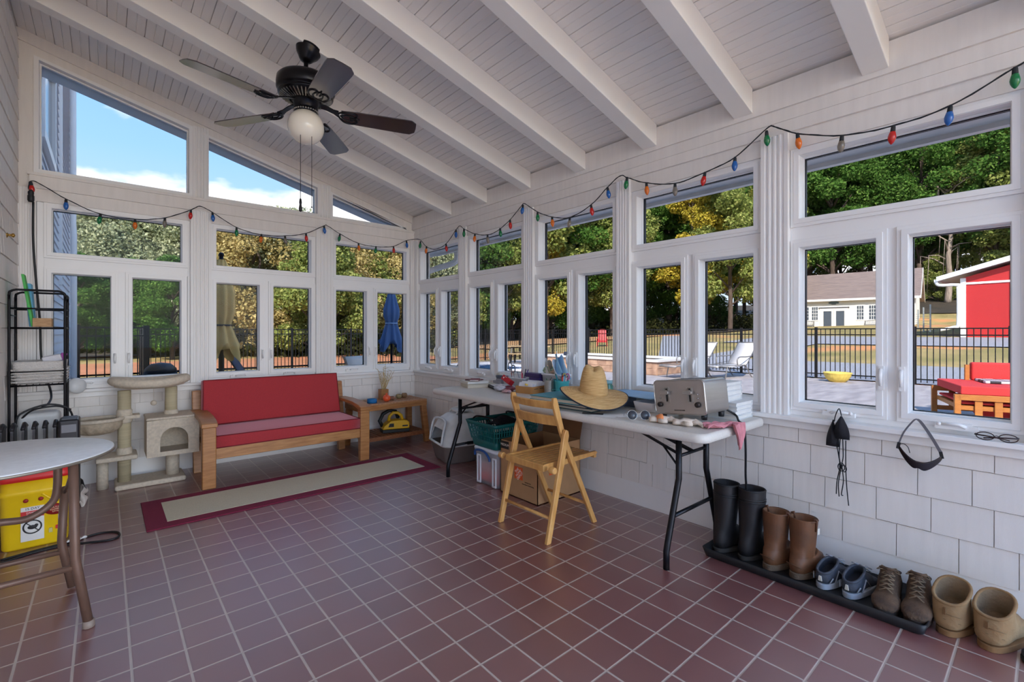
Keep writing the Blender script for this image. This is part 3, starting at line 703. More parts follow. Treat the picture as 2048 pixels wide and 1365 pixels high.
MB().box((-.21,4.92,.765),(-.14,4.99,.785)).build('foot', M('appliance_foot', (205,205,205), .4), t, bevel=.004)
o = MB(); o.lathe([(.016,0),(.02,.006),(.02,.012),(.008,.018),(.008,.03),(.014,.036),(.014,.044),(.001,.05)], (XL,4.52,1.86), 16, axis=(1,0,0))
tag(o.build('brass_knob', M('brass', (190,150,80), .3, metal=.9)), 'small brass knob on the left shingle wall', 'knob')
# ------------------------------------------------------------------ long folding table
plas = M('table_plastic', (214,208,200), .42, var=.04, scale=120, bump=.03, bscale=300)
t = thing('folding_table', 'long pale plastic folding table along the right wall', 'table', (2.45,2.27,0))
mb = MB()
def tr_(e, z): return [(p[0], p[1], z) for p in rrect(2.085+e,1.05+e,2.80-e,3.46-e,.06-e*.5,6)]
mb.loft([tr_(.012,.693),tr_(0,.70),tr_(-.002,.715),tr_(.0,.73),tr_(.006,.738),tr_(.014,.7405)]); mb.build('tabletop', plas, t)
leg_m = M('leg_black', (36,36,40), .35, metal=.7, var=.1)
for y, sg in ((1.30,1),(3.33,-1)):
    for x0, x1 in ((2.30,2.178),(2.60,2.722)):
        mb = MB(); mb.tube([(x0,y,.693),(x0,y,.44),(x0+(x1-x0)*.12,y,.40),(x0+(x1-x0)*.9,y,.13),(x1,y,.09),(x1,y,.0)], .0165, 12); lg = mb.build('leg', leg_m, t)
    MB().tube([(2.30,y,.56),(2.60,y,.56)], .009, 8).build('crossbar', leg_m, t); MB().tube([(2.245,y,.255),(2.655,y,.255)], .011, 8).build('crossbar', leg_m, t)
    mb = MB(); mb.beam((2.45,y+sg*.42,.69),(2.45,y,.56), .022, .014); mb.beam((2.31,y+sg*.36,.69),(2.31,y+sg*.01,.57), .016, .01); mb.tube([(2.31,y+sg*.1,.60),(2.30,y,.50)], .006, 8); mb.build('brace', leg_m, t)
mb = MB(); mb.box((2.26,1.25,.674),(2.28,3.30,.694)); mb.box((2.62,1.25,.674),(2.64,3.30,.694)); mb.build('apron_rail', leg_m, t)
# ------------------------------------------------------------------ wooden folding chair
ch = wood('chair_wood', (218,166,100), (196,140,76), .35, (6,6,1.5), 5)
t = thing('folding_chair', 'light wooden folding chair with slatted seat pulled up to the long table', 'chair', (2.12,2.11,0))
for y in (1.925,2.292):
    mb = MB()
    P = [(1.985,.83),(2.012,.83),(2.024,.80),(2.085,.61),(2.387,.0),(2.35,.0),(2.052,.60),(1.982,.79)]
    mb.prism(P, y-.011, y+.011, lambda u, v, h: (u, h, v)); mb.build('back_post', ch, t, bevel=.005)
for y in (1.897,2.32):
    mb = MB(); mb.prism([(1.90,0),(1.935,0),(2.088,.60),(2.082,.63),(2.06,.64),(2.045,.61)], y-.012, y+.012, lambda u, v, h: (u, h, v)); mb.build('leg', ch, t, bevel=.005)
for z0, z1, dx in ((.76,.805,0),(.655,.715,.034)):
    mb = MB()
    def bk(u, v, z0=z0, z1=z1, dx=dx):
        y = 1.93 + .357*u; c = -.028*math.sin(PI*u)
        return (2.005+dx+c-(v*(z1-z0))*.35, y, z0+(z1-z0)*v)
    mb.grid(bk, 16, 2, -.014); mb.build('back_slat', ch, t, bevel=.003)
mb = MB()
for i in range(8):
    y0 = 1.955 + .0383*i; mb.box((1.955,y0,.424),(2.40,y0+.031,.437))
mb.build('seat_slats', ch, t, bevel=.002)
for y in (1.945,2.262):
    MB().prism([(1.935,.405),(2.40,.42),(2.425,.432),(2.41,.446),(1.935,.444)], y-.003, y+.015, lambda u, v, h: (u, h, v)).build('seat_rail', ch, t, bevel=.003)
mb = MB(); mb.box((1.925,1.94,.402),(1.957,2.282,.442)); mb.lathe([(.02,0),(.02,.035),(.016,.04)], (1.941,1.90,.422), 16, axis=(0,-1,0)); mb.lathe([(.02,0),(.02,.035),(.016,.04)], (1.941,2.318,.422), 16, axis=(0,1,0)); mb.build('rear_seat_bar', ch, t, bevel=.004)
MB().box((2.385,1.94,.405),(2.41,2.282,.425)).build('front_seat_bar', ch, t, bevel=.003)
for x, z, y0, y1 in ((1.952,.135,1.90,2.317),(2.31,.13,1.93,2.29)):
    MB().tube([(x,y0,z),(x,y1,z)], .0095, 10).build('stretcher', ch, t)
mb = MB()
for y in (1.91,2.305): mb.lathe([(.006,-.018),(.008,-.018),(.008,.018),(.006,.018)], (2.07,y,.60), 10, axis=(0,1,0))
mb.build('hinge_pin', chrome, t)
# ------------------------------------------------------------------ under the table
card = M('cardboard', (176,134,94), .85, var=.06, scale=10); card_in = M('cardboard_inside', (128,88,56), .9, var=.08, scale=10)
t = thing('moving_box', 'large open cardboard moving box on the floor under the table', 'box', (2.51,2.56,0))
xa, xb, ya, yb, hh = 2.285,2.735,2.36,2.765,.40
mb = MB(); mb.box((xa,ya,0),(xb,yb,.006)); mb.box((xa,ya,0),(xa+.005,yb,hh)); mb.box((xb-.005,ya,0),(xb,yb,hh)); mb.box((xa,ya,0),(xb,ya+.005,hh)); mb.box((xa,yb-.005,0),(xb,yb,hh)); mb.build('body', card, t)
for p in ([(xb,ya),(xb,yb),(xb+.045,yb),(xb+.045,ya)],):
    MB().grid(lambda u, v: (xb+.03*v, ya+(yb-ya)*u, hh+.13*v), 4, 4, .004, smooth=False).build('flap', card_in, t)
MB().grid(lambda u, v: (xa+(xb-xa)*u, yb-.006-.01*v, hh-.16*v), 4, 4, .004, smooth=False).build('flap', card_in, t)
orange_p = M('print_orange', (222,92,36), .7); black_p = M('print_black', (40,30,26), .7)
mb = MB(); mb.box((xa-.0008,2.515,.14),(xa+.001,2.605,.23)); lg = mb.build('orange_logo', orange_p, t)
wp = M('print_white', (236,226,214), .7)
for i, s_ in enumerate(('THE','HOME','DEPOT')):
    k = (1-i)*.024
    text(s_, .026, (xa-.0012-2.51, 2.56-2.56+k*.7, .185+k*.7), (PI/2, R(-45) if False else 0, -PI/2), wp, t)
    bpy.context.scene.collection.objects[-1].rotation_euler = (Matrix.Rotation(-PI/2, 4, 'Z') @ Matrix.Rotation(PI/2, 4, 'X') @ Matrix.Rotation(R(45), 4, 'Z')).to_euler()
MB().box((xa-.0008,2.67,.335),(xa+.001,2.76,.392)).build('size_label', black_p, t)
text('MEDIUM', .026, (xa-.0014-2.51, 2.715-2.56, .364), (PI/2,0,-PI/2), wp, t)
text('moving box', .014, (xa-.0012-2.51, 2.46-2.56, .135), (PI/2,0,-PI/2), black_p, t)
text('homedepot.com/moving', .0125, (xa-.0012-2.51, 2.46-2.56, .118), (PI/2,0,-PI/2), black_p, t)
mb = MB(); mb.box((2.40,ya-.0008,.19),(2.47,ya+.001,.26)); mb.build('orange_logo', orange_p, t)
# clear tub
clear = M('clear_plastic', (226,230,240), .3, var=.02); clear.node_tree.nodes['Principled BSDF'].inputs['Alpha'].default_value = .30
t = thing('storage_tub', 'clear plastic storage tub with blue handle under the green basket', 'tub', (2.48,2.945,0))
def tb(z, e): return [(p[0]+2.48, p[1]+2.945, z) for p in rrect(-.20-e,-.155-e,.20+e,.155+e,.03)]
mb = MB(); mb.loft([tb(0,-.02),tb(.005,-.012),tb(.27,.0),tb(.271,-.004),tb(.01,-.018)]); mb.build('body', clear, t)
mb = MB(); mb.loft([tb(.268,.006),tb(.285,.008),tb(.295,.0),tb(.297,-.03)]); mb.build('lid', M('lid_clear', (222,224,234), .3), t)
bl_ = M('handle_blue', (26,74,140), .4)
mb = MB(); mb.tube(smooth_path([(2.268,3.07,.225),(2.262,3.06,.262),(2.258,3.0,.278),(2.258,2.93,.27),(2.264,2.89,.235),(2.268,2.88,.205)], 5), .009, 8); mb.build('handle', bl_, t)
for y in (3.03,2.835):
    mb = MB(); mb.ring(rect(y-.022,y+.022,.01,.235), rect(y-.014,y+.014,.02,.225), 0, .012, lambda u, v, d: (2.272+d, u, v)); mb.build('rib', M('tub_rib', (228,230,240), .3), t)
o = MB(); o.box((2.293,2.81,.022),(2.65,3.082,.17)); tag(o.build('red_cloth', M('red_bundle', (206,86,78), .9, var=.12, scale=20, bump=.3), bevel=.02, seg=3), 'folded red cloth inside the clear storage tub', 'cloth')
# green basket
grn = M('basket_green', (0,92,92), .45, var=.05)
t = thing('shopping_basket', 'dark green plastic hand basket standing on the clear tub', 'basket', (2.48,2.965,.298))
def bk_(z): 
    e = .04*(z/.2); return (-.20-e, .20+e, -.15-e, .15+e)
cx, cy, bz = 2.48, 2.965, .298
def gq(z, g=0):
    a, b, c, d = bk_(z); return [(p[0]+cx, p[1]+cy, bz+z) for p in rrect(a-g, c-g, b+g, d+g, .03)]
mb = MB(); mb.loft([gq(.0),gq(.012,.003),gq(.06,.003),gq(.062,-.003),gq(.014,-.003)]); mb.build('base', grn, t)
mb = MB(); mb.loft([gq(.175,-.002),gq(.177,.008),gq(.205,.012),gq(.207,.0),gq(.178,-.006),gq(.175,-.002)], caps=False)
def side_pts(z, n):
    a, b, c, d = bk_(z); pts = []
    for i in range(n): pts.append((cx+a, cy+c+(d-c)*(i+.5)/n, bz+z)); pts.append((cx+b, cy+c+(d-c)*(i+.5)/n, bz+z))
    for i in range(n): pts.append((cx+a+(b-a)*(i+.5)/n, cy+c, bz+z)); pts.append((cx+a+(b-a)*(i+.5)/n, cy+d, bz+z))
    return pts
for p, q in zip(side_pts(.055, 18), side_pts(.18, 18)): mb.beam(p, q, .008, .006)
for z in (.095,.135): mb.loft([gq(z,-.002),gq(z+.009,-.001),gq(z+.009,.003),gq(z,.002),gq(z,-.002)], caps=False)
mb.build('lattice', grn, t)
mb = MB(); mb.tube(smooth_path([(2.30,2.785,.505),(2.30,2.83,.53),(2.31,2.965,.535),(2.30,3.09,.53),(2.30,3.14,.505)], 4), .007, 8); mb.tube(smooth_path([(2.66,2.785,.505),(2.64,2.83,.53),(2.64,3.09,.53),(2.66,3.14,.505)], 4), .007, 8); mb.build('handle', black_metal, t)
o = MB(); o.grid(lambda u, v: (2.32+.33*u, 2.85+.23*v, .475+.035*math.sin(u*5+1)*math.sin(v*4+.5)), 14, 14, .01)
tag(o.build('dark_cloth', M('cloth_dark', (34,34,44), .9, var=.2, bump=.3), loc=(2.48,2.96,.45)), 'dark cloth filling the green hand basket', 'cloth')
# covered litter box
lw = M('litter_white', (222,224,224), .4); lg_ = M('litter_grey', (120,110,106), .5)
t = thing('litter_box', 'covered white and grey cat litter box under the far end of the table', 'litter box', (2.56,3.78,0), R(-12))
def lb(z, e, dx=0): return [(p[0]+dx, p[1], z) for p in rrect(-.19-e,-.22-e,.19+e,.22+e,.07)]
mb = MB(); mb.loft([lb(0,-.035),lb(.01,-.03),lb(.15,.0),lb(.165,.006),lb(.165,-.006),lb(.02,-.04)]); mb.build('pan', lg_, t, world=False)
op = [(-.12,.185),(.12,.185),(.135,.25)] + [(.135*math.cos(R(a)), .27+.115*math.sin(R(a))) for a in range(10,180,20)] + [(-.135,.25)]
mb = MB()
def hood(u, v):
    # u around from front-left to front-right via the back, v up
    return None
rings = []
for z, e, dx in ((.16,.008,0),(.175,.012,0),(.30,-.005,.02),(.38,-.03,.04),(.425,-.07,.06),(.44,-.12,.07)): rings.append(lb(z, e, dx))
n_ = len(rings[0])
vs = [p for r in rings for p in r]; fs = []
for i in range(len(rings)-1):
    for j in range(n_):
        a, b, c, d = i*n_+j, i*n_+(j+1) % n_, (i+1)*n_+(j+1) % n_, (i+1)*n_+j
        m_ = [sum(vs[q][k] for q in (a,b,c,d))/4 for k in range(3)]
        if m_[0] < -.15 and abs(m_[1]) < .16 and .175 < m_[2] < .385: continue
        fs.append((a,b,c,d))
fs.append(tuple((len(rings)-1)*n_+j for j in range(n_)))
mb.add(vs, fs, True)
h = mb.build('hood', lw, t, world=False)
sd = h.modifiers.new('Solid', 'SOLIDIFY'); sd.thickness = .008
mb = MB(); q = [(-.205,-.155,.178),(-.19,-.158,.28),(-.165,-.15,.37),(-.148,-.08,.392),(-.145,0,.394),(-.148,.08,.392),(-.165,.15,.37),(-.19,.158,.28),(-.205,.155,.178)]
mb.tube(smooth_path(q, 4), .011, 8); mb.tube([(-.205,-.16,.18),(-.207,0,.178),(-.205,.16,.18)], .011, 8); mb.build('door_rim', lw, t, world=False)
mb = MB(); mb.tube(smooth_path([(-.03,-.09,.437),(-.0,-.085,.465),(.06,-.08,.478),(.12,-.085,.465),(.15,-.09,.437)], 4), .01, 8); mb.tube(smooth_path([(-.03,.09,.437),(.0,.085,.465),(.06,.08,.478),(.12,.085,.465),(.15,.09,.437)], 4), .01, 8); mb.box((-.02,-.08,.455),(.14,.08,.47)); mb.build('handle', lw, t, world=False)
mb = MB()
for s_ in (-1,1): mb.cbox((.05,s_*.23,.19),(.06,.02,.03))
mb.build('latch', M('latch_grey', (60,60,66), .5), t, world=False)
# ------------------------------------------------------------------ things on the long table (top at z = .7405)
ZT = .741
paper = M('paper_white', (228,226,222), .7, var=.03); page = M('page_cream', (208,198,180), .8, var=.1, scale=3, stretch=(1,1,200))
teal = M('binder_teal', (36,134,150), .45, var=.04); navy = M('binder_navy', (30,42,62), .5); dteal = M('binder_dark_teal', (22,80,92), .5)
def oriented(cx, cy, ang):
    c, s = math.cos(ang), math.sin(ang)
    return lambda u, v, h: (cx + u*c - v*s, cy + u*s + v*c, h)
def book(name, label, cat, c, size, z, cover, ang=0.0, pages=page, group=None, round_=0):
    """hard cover: two boards and a spine along -u, page block inside"""
    P = oriented(c[0], c[1], ang); a, b, h = size[0]/2, size[1]/2, size[2]
    t = thing(name, label, cat, (c[0],c[1],z), 0, group)
    th = min(.004, h*.18)
    def bx(mb, u0,u1,v0,v1,z0,z1): mb.prism([(u0,v0),(u1,v0),(u1,v1),(u0,v1)], z0, z1, P); return mb
    mb = MB(); bx(mb,-a,a,-b,b,z,z+th); bx(mb,-a,a,-b,b,z+h-th,z+h); bx(mb,-a,-a+th,-b,b,z+th,z+h-th); mb.build('cover', cover, t)
    mb = MB(); bx(mb,-a+th,a-.006,-b+.005,b-.005,z+th,z+h-th); mb.build('pages', pages, t)
    return t
# binders, left of the straw hat
book('binder','dark teal ring binder at the bottom of the binder pile beside the straw hat','binder',(2.31,1.97),(.30,.36,.021),ZT,dteal,.06+PI)
book('binder','navy ring binder in the middle of the binder pile beside the straw hat','binder',(2.30,1.99),(.30,.36,.019),ZT+.0215,navy,-.02+PI)
b3 = book('binder','bright teal ring binder on top of the pile left of the straw hat','binder',(2.26,2.045),(.31,.40,.027),ZT+.041,teal,.05+PI)
# straw hat
straw = M('straw', (224,186,128), .75, rgb2=(198,152,92), scale=6, stretch=(3,3,40), bump=.5, bscale=18)
t = thing('straw_hat', 'wide-brimmed straw hat with tall pinched crown resting on the binders', 'hat', (2.29,1.86,.80))
hz = .856; hx, hy = 2.29, 1.865; ax = Vector((.40,-.92,0))  # tilt towards camera-right
def brimz(x, y): return hz - .012 - .19*((x-hx)*-.30 + (y-hy)*-.95)
def hb(u, v):
    a = 2*PI*u; r = .083 + .124*v; x, y = hx+r*math.cos(a)*.97, hy+r*math.sin(a)*1.02
    curl = .020*(v**1.5)*math.cos(2*(a-2.45)) - .020*v**2
    return (x, y, brimz(x, y) + curl + .0012*math.sin(v*PI*14))
MB().grid(hb, 64, 28, .003).build('brim', straw, t)
crown = []
for i, (z, r) in enumerate(((-.02,.087),(.0,.0855),(.03,.084),(.06,.081),(.085,.077),(.105,.071),(.119,.060),(.124,.042),(.118,.02),(.113,.002))):
    ring_ = []
    for j in range(40):
        a = 2*PI*j/40; rr = r
        # pinch at the two front sides and a crease along the top
        d = Vector((math.cos(a), math.sin(a), 0)); f = Vector((-.80,-.60,0)).dot(d); side = Vector((.60,-.80,0)).dot(d)
        pin = max(0, z-.05)/.085
        rr *= 1 - .20*pin*max(0, f)**2 - .18*pin*abs(side)**3
        zz = z + (.030*pin*(abs(side)**1.4) if z > .08 else 0) + .012*pin*max(0, -f)
        x, y = hx+rr*d.x*.95, hy+rr*d.y*1.05
        ring_.append((x, y, brimz(x, y) + zz + .014))
    crown.append(ring_)
MB().loft(crown).build('crown', straw, t)
MB().tube([hb(j/64, 1.0) for j in range(64)], .0042, 6, closed=True).build('brim_binding', M('hat_binding', (34,38,52), .8), t)
# folder on dark books, right of the hat
book('book','dark hardback at the bottom of the pile under the pale blue folder','book',(2.60,1.84),(.19,.26,.035),ZT,M('book_slate', (70,76,92), .5),.25,paper)
book('book','slate grey book on top of the pile under the pale blue folder','book',(2.60,1.85),(.18,.25,.03),ZT+.0355,M('book_grey', (92,100,118), .5),.1,paper)
sky_p = M('paper_blue', (150,190,222), .6, var=.04)
o = MB().grid(lambda u, v: (2.47+.27*u+.05*v, 1.58+.42*v, ZT+.071+.012*(1-v)*abs(u-.4)), 8, 10, .004)
tag(o.build('blue_folder', sky_p), 'pale blue folder lying open on books right of the straw hat', 'folder')
o = MB().grid(lambda u, v: (2.38+.17*u, 2.03+.17*v, .836+.006*math.sin(u*4)), 4, 4, .003)
t = thing('clear_tray', 'shallow white plastic tray between straw hat and steel toaster', 'tray', (2.51,1.60,ZT))
P = oriented(2.51,1.60,0)
mb = MB(); mb.loft([[P(p[0],p[1],z) for p in rrect(-.08-e,-.072-e,.08+e,.072+e,.02)] for z, e in ((ZT,-.008),(ZT+.004,-.004),(ZT+.055,.006),(ZT+.056,.002),(ZT+.006,-.010))]); mb.build('body', M('tray_white', (214,212,216), .35, var=.02), t)
# sunglasses
t = thing('sunglasses', 'round grey-lensed sunglasses lying on papers before the straw hat', 'sunglasses', (2.17,1.46,ZT))
gd = Vector((.70,-.71,0)).normalized(); gn = Vector((-.71,-.70,0)).normalized()
lens_m = M('lens_grey', (62,66,74), .1, var=.2)
for s_ in (-1,1):
    c = Vector((2.17,1.46,ZT+.030)) + gd*(s_*.034)
    MB().lathe([(.001,-.001),(.0245,-.001),(.0245,.001),(.001,.001)], c, 24, axis=(gn.x,gn.y,.35)).build('lens', lens_m, t)
    MB().tube([c + (gd*math.cos(a*PI/12) + Vector((-gn.x*.33,-gn.y*.33,.94))*math.sin(a*PI/12))*.0255 for a in range(24)], .0014, 6, closed=True).build('rim', chrome, t)
    h = c + gd*(s_*.026); MB().tube([h, h-gn*.04+Vector((0,0,.004)), h-gn*.10-Vector((0,0,.01)), h-gn*.125-Vector((0,0,.026))], .0014, 6).build('temple', chrome, t)
MB().tube([Vector((2.17,1.46,ZT+.034))-gd*.009, Vector((2.17,1.46,ZT+.038)), Vector((2.17,1.46,ZT+.034))+gd*.009], .0014, 6).build('bridge', chrome, t)
for i, (x, y, a, s_, lb) in enumerate(((2.16,1.68,.3,(.10,.15),'white paper sheet partly under the front of the straw hat brim'),(2.26,1.57,.9,(.09,.17),'white paper slip behind the round sunglasses'))):
    P = oriented(x,y,a); mb = MB(); mb.prism(rect(-s_[0]/2,s_[0]/2,-s_[1]/2,s_[1]/2), ZT+.0002+i*.0006, ZT+.0007+i*.0006, P); tag(mb.build('paper', paper), lb, 'paper')
o = MB(); P = oriented(2.14,1.75,.5); o.prism(rect(-.012,.012,-.06,.06), ZT+.001, ZT+.006, P); tag(o.build('dark_strap', black_plastic), 'narrow dark strap on the table edge below the straw hat', 'strap')
# toaster, front towards the camera
u = Vector((-.063,-.998,.105)).normalized(); n = Vector((.998,-.063,0)).normalized(); up_ = n.cross(u).normalized()*-1
if up_.z < 0: up_ = -up_
tc0 = Vector((2.297,1.29,.780))
PT = lambda a, b, c: tuple(tc0 + u*a + n*b + up_*c)   # a along the front, b depth away from camera, c up
TOAST = t = thing('toaster', 'brushed steel four-slot toaster at the near end of the long table', 'toaster', (2.297,1.29,.762))
mb = MB(); mb.prism(rrect(-.150,.004,.150,.182,.024), .012, .226, lambda a, c, b: PT(a, b, c))
mb.build('body', steel, t, bevel=.003)
mb = MB(); mb.prism(rrect(-.154,.0,.154,.186,.026), 0, .013, lambda a, c, b: PT(a, b, c)); mb.build('front_panel', M('panel_steel', (184,175,168), .45, metal=.75, var=.05, scale=3), t, bevel=.004)
mb = MB(); mb.tube([PT(p[0], .0, p[1]) for p in rrect(-.150,.005,.150,.181,.023,6)], .0028, 6, closed=True); mb.build('panel_rim', chrome, t)
slot_m = M('slot_dark', (26,24,24), .5); kn = M('knob_dark', (58,52,50), .3, metal=.6)
for a in (-.070,.068):
    mb = MB(); mb.ring(rrect(a-.0165,.060,a+.0165,.150,.01), rrect(a-.011,.067,a+.011,.143,.006), -.004, .002, lambda p, c, b: PT(p, b, c)); sl = mb.build('lever_slot', steel, t)
    MB().prism(rrect(a-.004,.070,a+.004,.140,.003), -.0045, 0, lambda p, c, b: PT(p, b, c)).build('slit', slot_m, sl)
    mb = MB(); mb.prism(rrect(a-.026,.110,a+.026,.127,.004), -.03, -.012, lambda p, c, b: PT(p, b, c)); mb.prism(rrect(a-.008,.106,a+.008,.131,.003), -.014, 0, lambda p, c, b: PT(p, b, c)); mb.build('lever', steel, t, bevel=.002)
for a in (-.112,.112):
    MB().lathe([(.001,.02),(.011,.02),(.014,.016),(.0145,0)], PT(a,0,.055), 24, axis=tuple(-n)).build('dial', kn, t)
    for c in (.088,.108): MB().lathe([(.001,.005),(.004,.005),(.005,0)], PT(a,0,c), 14, axis=tuple(-n)).build('button', chrome, t)
for b in (.04,.085,.14,.185):
    MB().prism(rect(-.115,.115,b-.012,b+.012), .1815, .1828, lambda a, bb, c: PT(a, bb, c)).build('bread_slot', slot_m, t)
mb = MB()
for a, h_ in ((-.12,-.024),(.12,-.024)):
    for b in (.03,.195): mb.lathe([(.014,h_),(.016,.006)], PT(a,b,0), 12)
mb.build('foot', black_plastic, t)
bm_ = (Matrix(((u.x, up_.x, -n.x),(u.y, up_.y, -n.y),(u.z, up_.z, -n.z)))).to_euler()
tx = text('BLACK+DECKER', .0085, tuple(Vector(PT(0,-.0012,.024))-Vector((2.297,1.29,.762))), bm_, slot_m, t)
o = MB(); o.tube(smooth_path([PT(.10,.215,.03),(2.56,1.12,.775),(2.50,1.075,.755),(2.47,1.045,.748),(2.47,1.032,.72),(2.49,1.035,.62),(2.55,1.06,.47),(2.592,1.075,.40),(2.605,1.078,.30)], 6), .0055, 8)
o.build('cord', black_plastic, TOAST)
# white books, two stacks behind the toaster
wb = M('book_white', (222,222,222), .5, var=.03)
zz = ZT
names = ['lowest','second from the bottom','third from the bottom','fourth from the bottom','fifth from the bottom','sixth from the bottom','topmost thick','topmost thin']
for i, (x, y, a, h, sx_, sy_) in enumerate(((.002,0,.02,.024,.20,.27),(0,.003,-.02,.024,.20,.27),(.003,.002,.015,.022,.20,.27),(0,0,-.01,.022,.20,.27),(-.002,.045,.02,.028,.19,.25),(0,.045,-.02,.026,.19,.25),(.002,.047,.02,.028,.19,.25),(0,.047,0,.020,.19,.25))):
    book('book', '%s white book in the pile behind the steel toaster' % names[i], 'book', (2.662+x,1.245+y), (sx_,sy_,h), zz, wb, PI+a, paper, 'white books behind the toaster'); zz += h+.0005
o = MB(); P = oriented(2.64,1.33,.1); o.prism(rrect(-.05,-.075,.05,.075,.01), zz+.0005, zz+.010, P); tag(o.build('slim_case', M('case_grey', (176,172,170), .4), bevel=.003), 'slim grey case on top of the white books behind the toaster', 'case')
# gloves under the toaster front, pink cloth
def heap(fn, mat, name, label, cat, nu=26, nv=14, th=.006): tag(MB().grid(fn, nu, nv, th).build(name, mat), label, cat)
glove = M('glove_white', (222,206,190), .85, var=.1, scale=12, bump=.3)
for k, (cx_, cy_, lb, cuff) in enumerate(((2.215,1.36,'white cotton glove with orange cuff before the toaster, left of the two',True),(2.238,1.235,'white cotton glove before the toaster, right of the two',False))):
    t = thing('work_glove', lb, 'glove', (cx_,cy_,ZT))
    mb = MB(); D = Vector((.62,-.78,0)); E_ = Vector((-.78,-.62,0)); c0 = Vector((cx_,cy_,ZT+.016))
    mb.loft([[tuple(c0 + D*a + E_*(w_*math.cos(q*PI/8)) + Vector((0,0,h_*math.sin(q*PI/8)+(h_-.014)))) for q in range(16)] for a, w_, h_ in ((-.055,.022,.012),(-.04,.03,.016),(-.02,.027,.013),(.0,.034,.018),(.03,.036,.016),(.05,.03,.014))])
    mb.build('palm', glove, t)
    mb = MB()
    for f in range(4):
        p0 = c0 + D*.03 + E_*(-.024+.016*f); mb.tube([p0, p0+D*.03+E_*.008+Vector((0,0,.006)), p0+D*.05+E_*(.022)+Vector((0,0,-.004)), p0+D*.045+E_*.04+Vector((0,0,-.006))], [.010,.0105,.010,.007], 8)
    p0 = c0 - D*.01 + E_*.03; mb.tube([p0, p0+E_*.02+D*.02, p0+E_*.03+D*.04], [.011,.011,.008], 8)
    mb.build('fingers', glove, t)
    if cuff:
        mb = MB(); mb.loft([[tuple(c0 + D*a + E_*(w_*math.cos(q*PI/8)) + Vector((0,0,h_*math.sin(q*PI/8)+(h_-.014)))) for q in range(16)] for a, w_, h_ in ((-.018,.032,.016),(.0,.037,.021),(.014,.0375,.021))]); mb.build('cuff', M('glove_orange', (232,140,84), .85, var=.1), t)
pink = M('pink_cloth', (206,134,142), .9, var=.14, scale=20, bump=.3)
def pk(a, b):
    # crumpled along the near table end below the toaster corner, then hanging over the edge
    on = .5; wv = (b-.5)
    if a < on:
        f = a/on; x = 2.235+.15*f; y = 1.128-.080*f; w_ = .075+.03*math.sin(f*PI)
        return (x + wv*w_*.5 + .006*math.sin(b*9), y + wv*w_*.75*(1-.7*f) , ZT+.007+.022*abs(math.sin(b*8.5+f*5))*(.6+.4*math.sin(f*9+b*4)**2))
    f = (a-on)/(1-on); w_ = .10*(1-f**1.4)+.014
    return (2.385+.02*f + wv*w_, 1.036-.008*math.sin(f*PI)-.018*abs(math.sin(b*8.5+5))*(1-.4*f)-.004, ZT+.010+.016*abs(math.sin(b*8.5+5))*(1-f)-.125*f*(1-.3*abs(wv)))
heap(pk, pink, 'pink_cloth', 'crumpled pink cloth hanging over the near end of the table', 'cloth', 40, 20, .004)
# -------- far half of the table: stationery
# book pile at the far end
gr_ = M('book_beige', (196,186,166), .6); 
book('notebook','wide beige notebook at the bottom of the far book pile on the table','notebook',(2.475,3.31),(.25,.24,.030),ZT,gr_,-.35,page)
book('notebook','pale notebook on top of the far book pile on the table','notebook',(2.45,3.33),(.20,.20,.022),ZT+.031,M('book_pale', (214,208,198), .6),-.25,paper)
t = book('notebook','white spiral notebook leaning right of the far book pile','notebook',(2.535,3.055),(.17,.20,.026),ZT,M('book_white2', (214,212,214), .5),-.4,paper)
mb = MB()
for i in range(16):
    y = -.092+.0123*i; P = oriented(2.535,3.055,-.4); mb.tube([P(-.085+.010*math.cos(a), y, ZT+.014+.0125*math.sin(a)) for a in [k*PI/5 for k in range(10)]], .0014, 5, closed=True)
mb.build('spiral', black_metal, t)
o = MB(); P = oriented(2.45,3.33,-.5); o.tube([P(.08*math.cos(a*PI/12), .05*math.sin(a*PI/12), ZT+.058) for a in range(24)], .003, 6, closed=True); tag(o.build('hair_band', M('band_maroon', (96,24,34), .6)), 'thin dark red loop lying on the far book pile', 'band')
book('booklet','thin dark red booklet lying on the far book pile','booklet',(2.42,3.28),(.08,.15,.012),ZT+.0575,M('maroon_cover', (128,30,40), .5),-.7,paper)
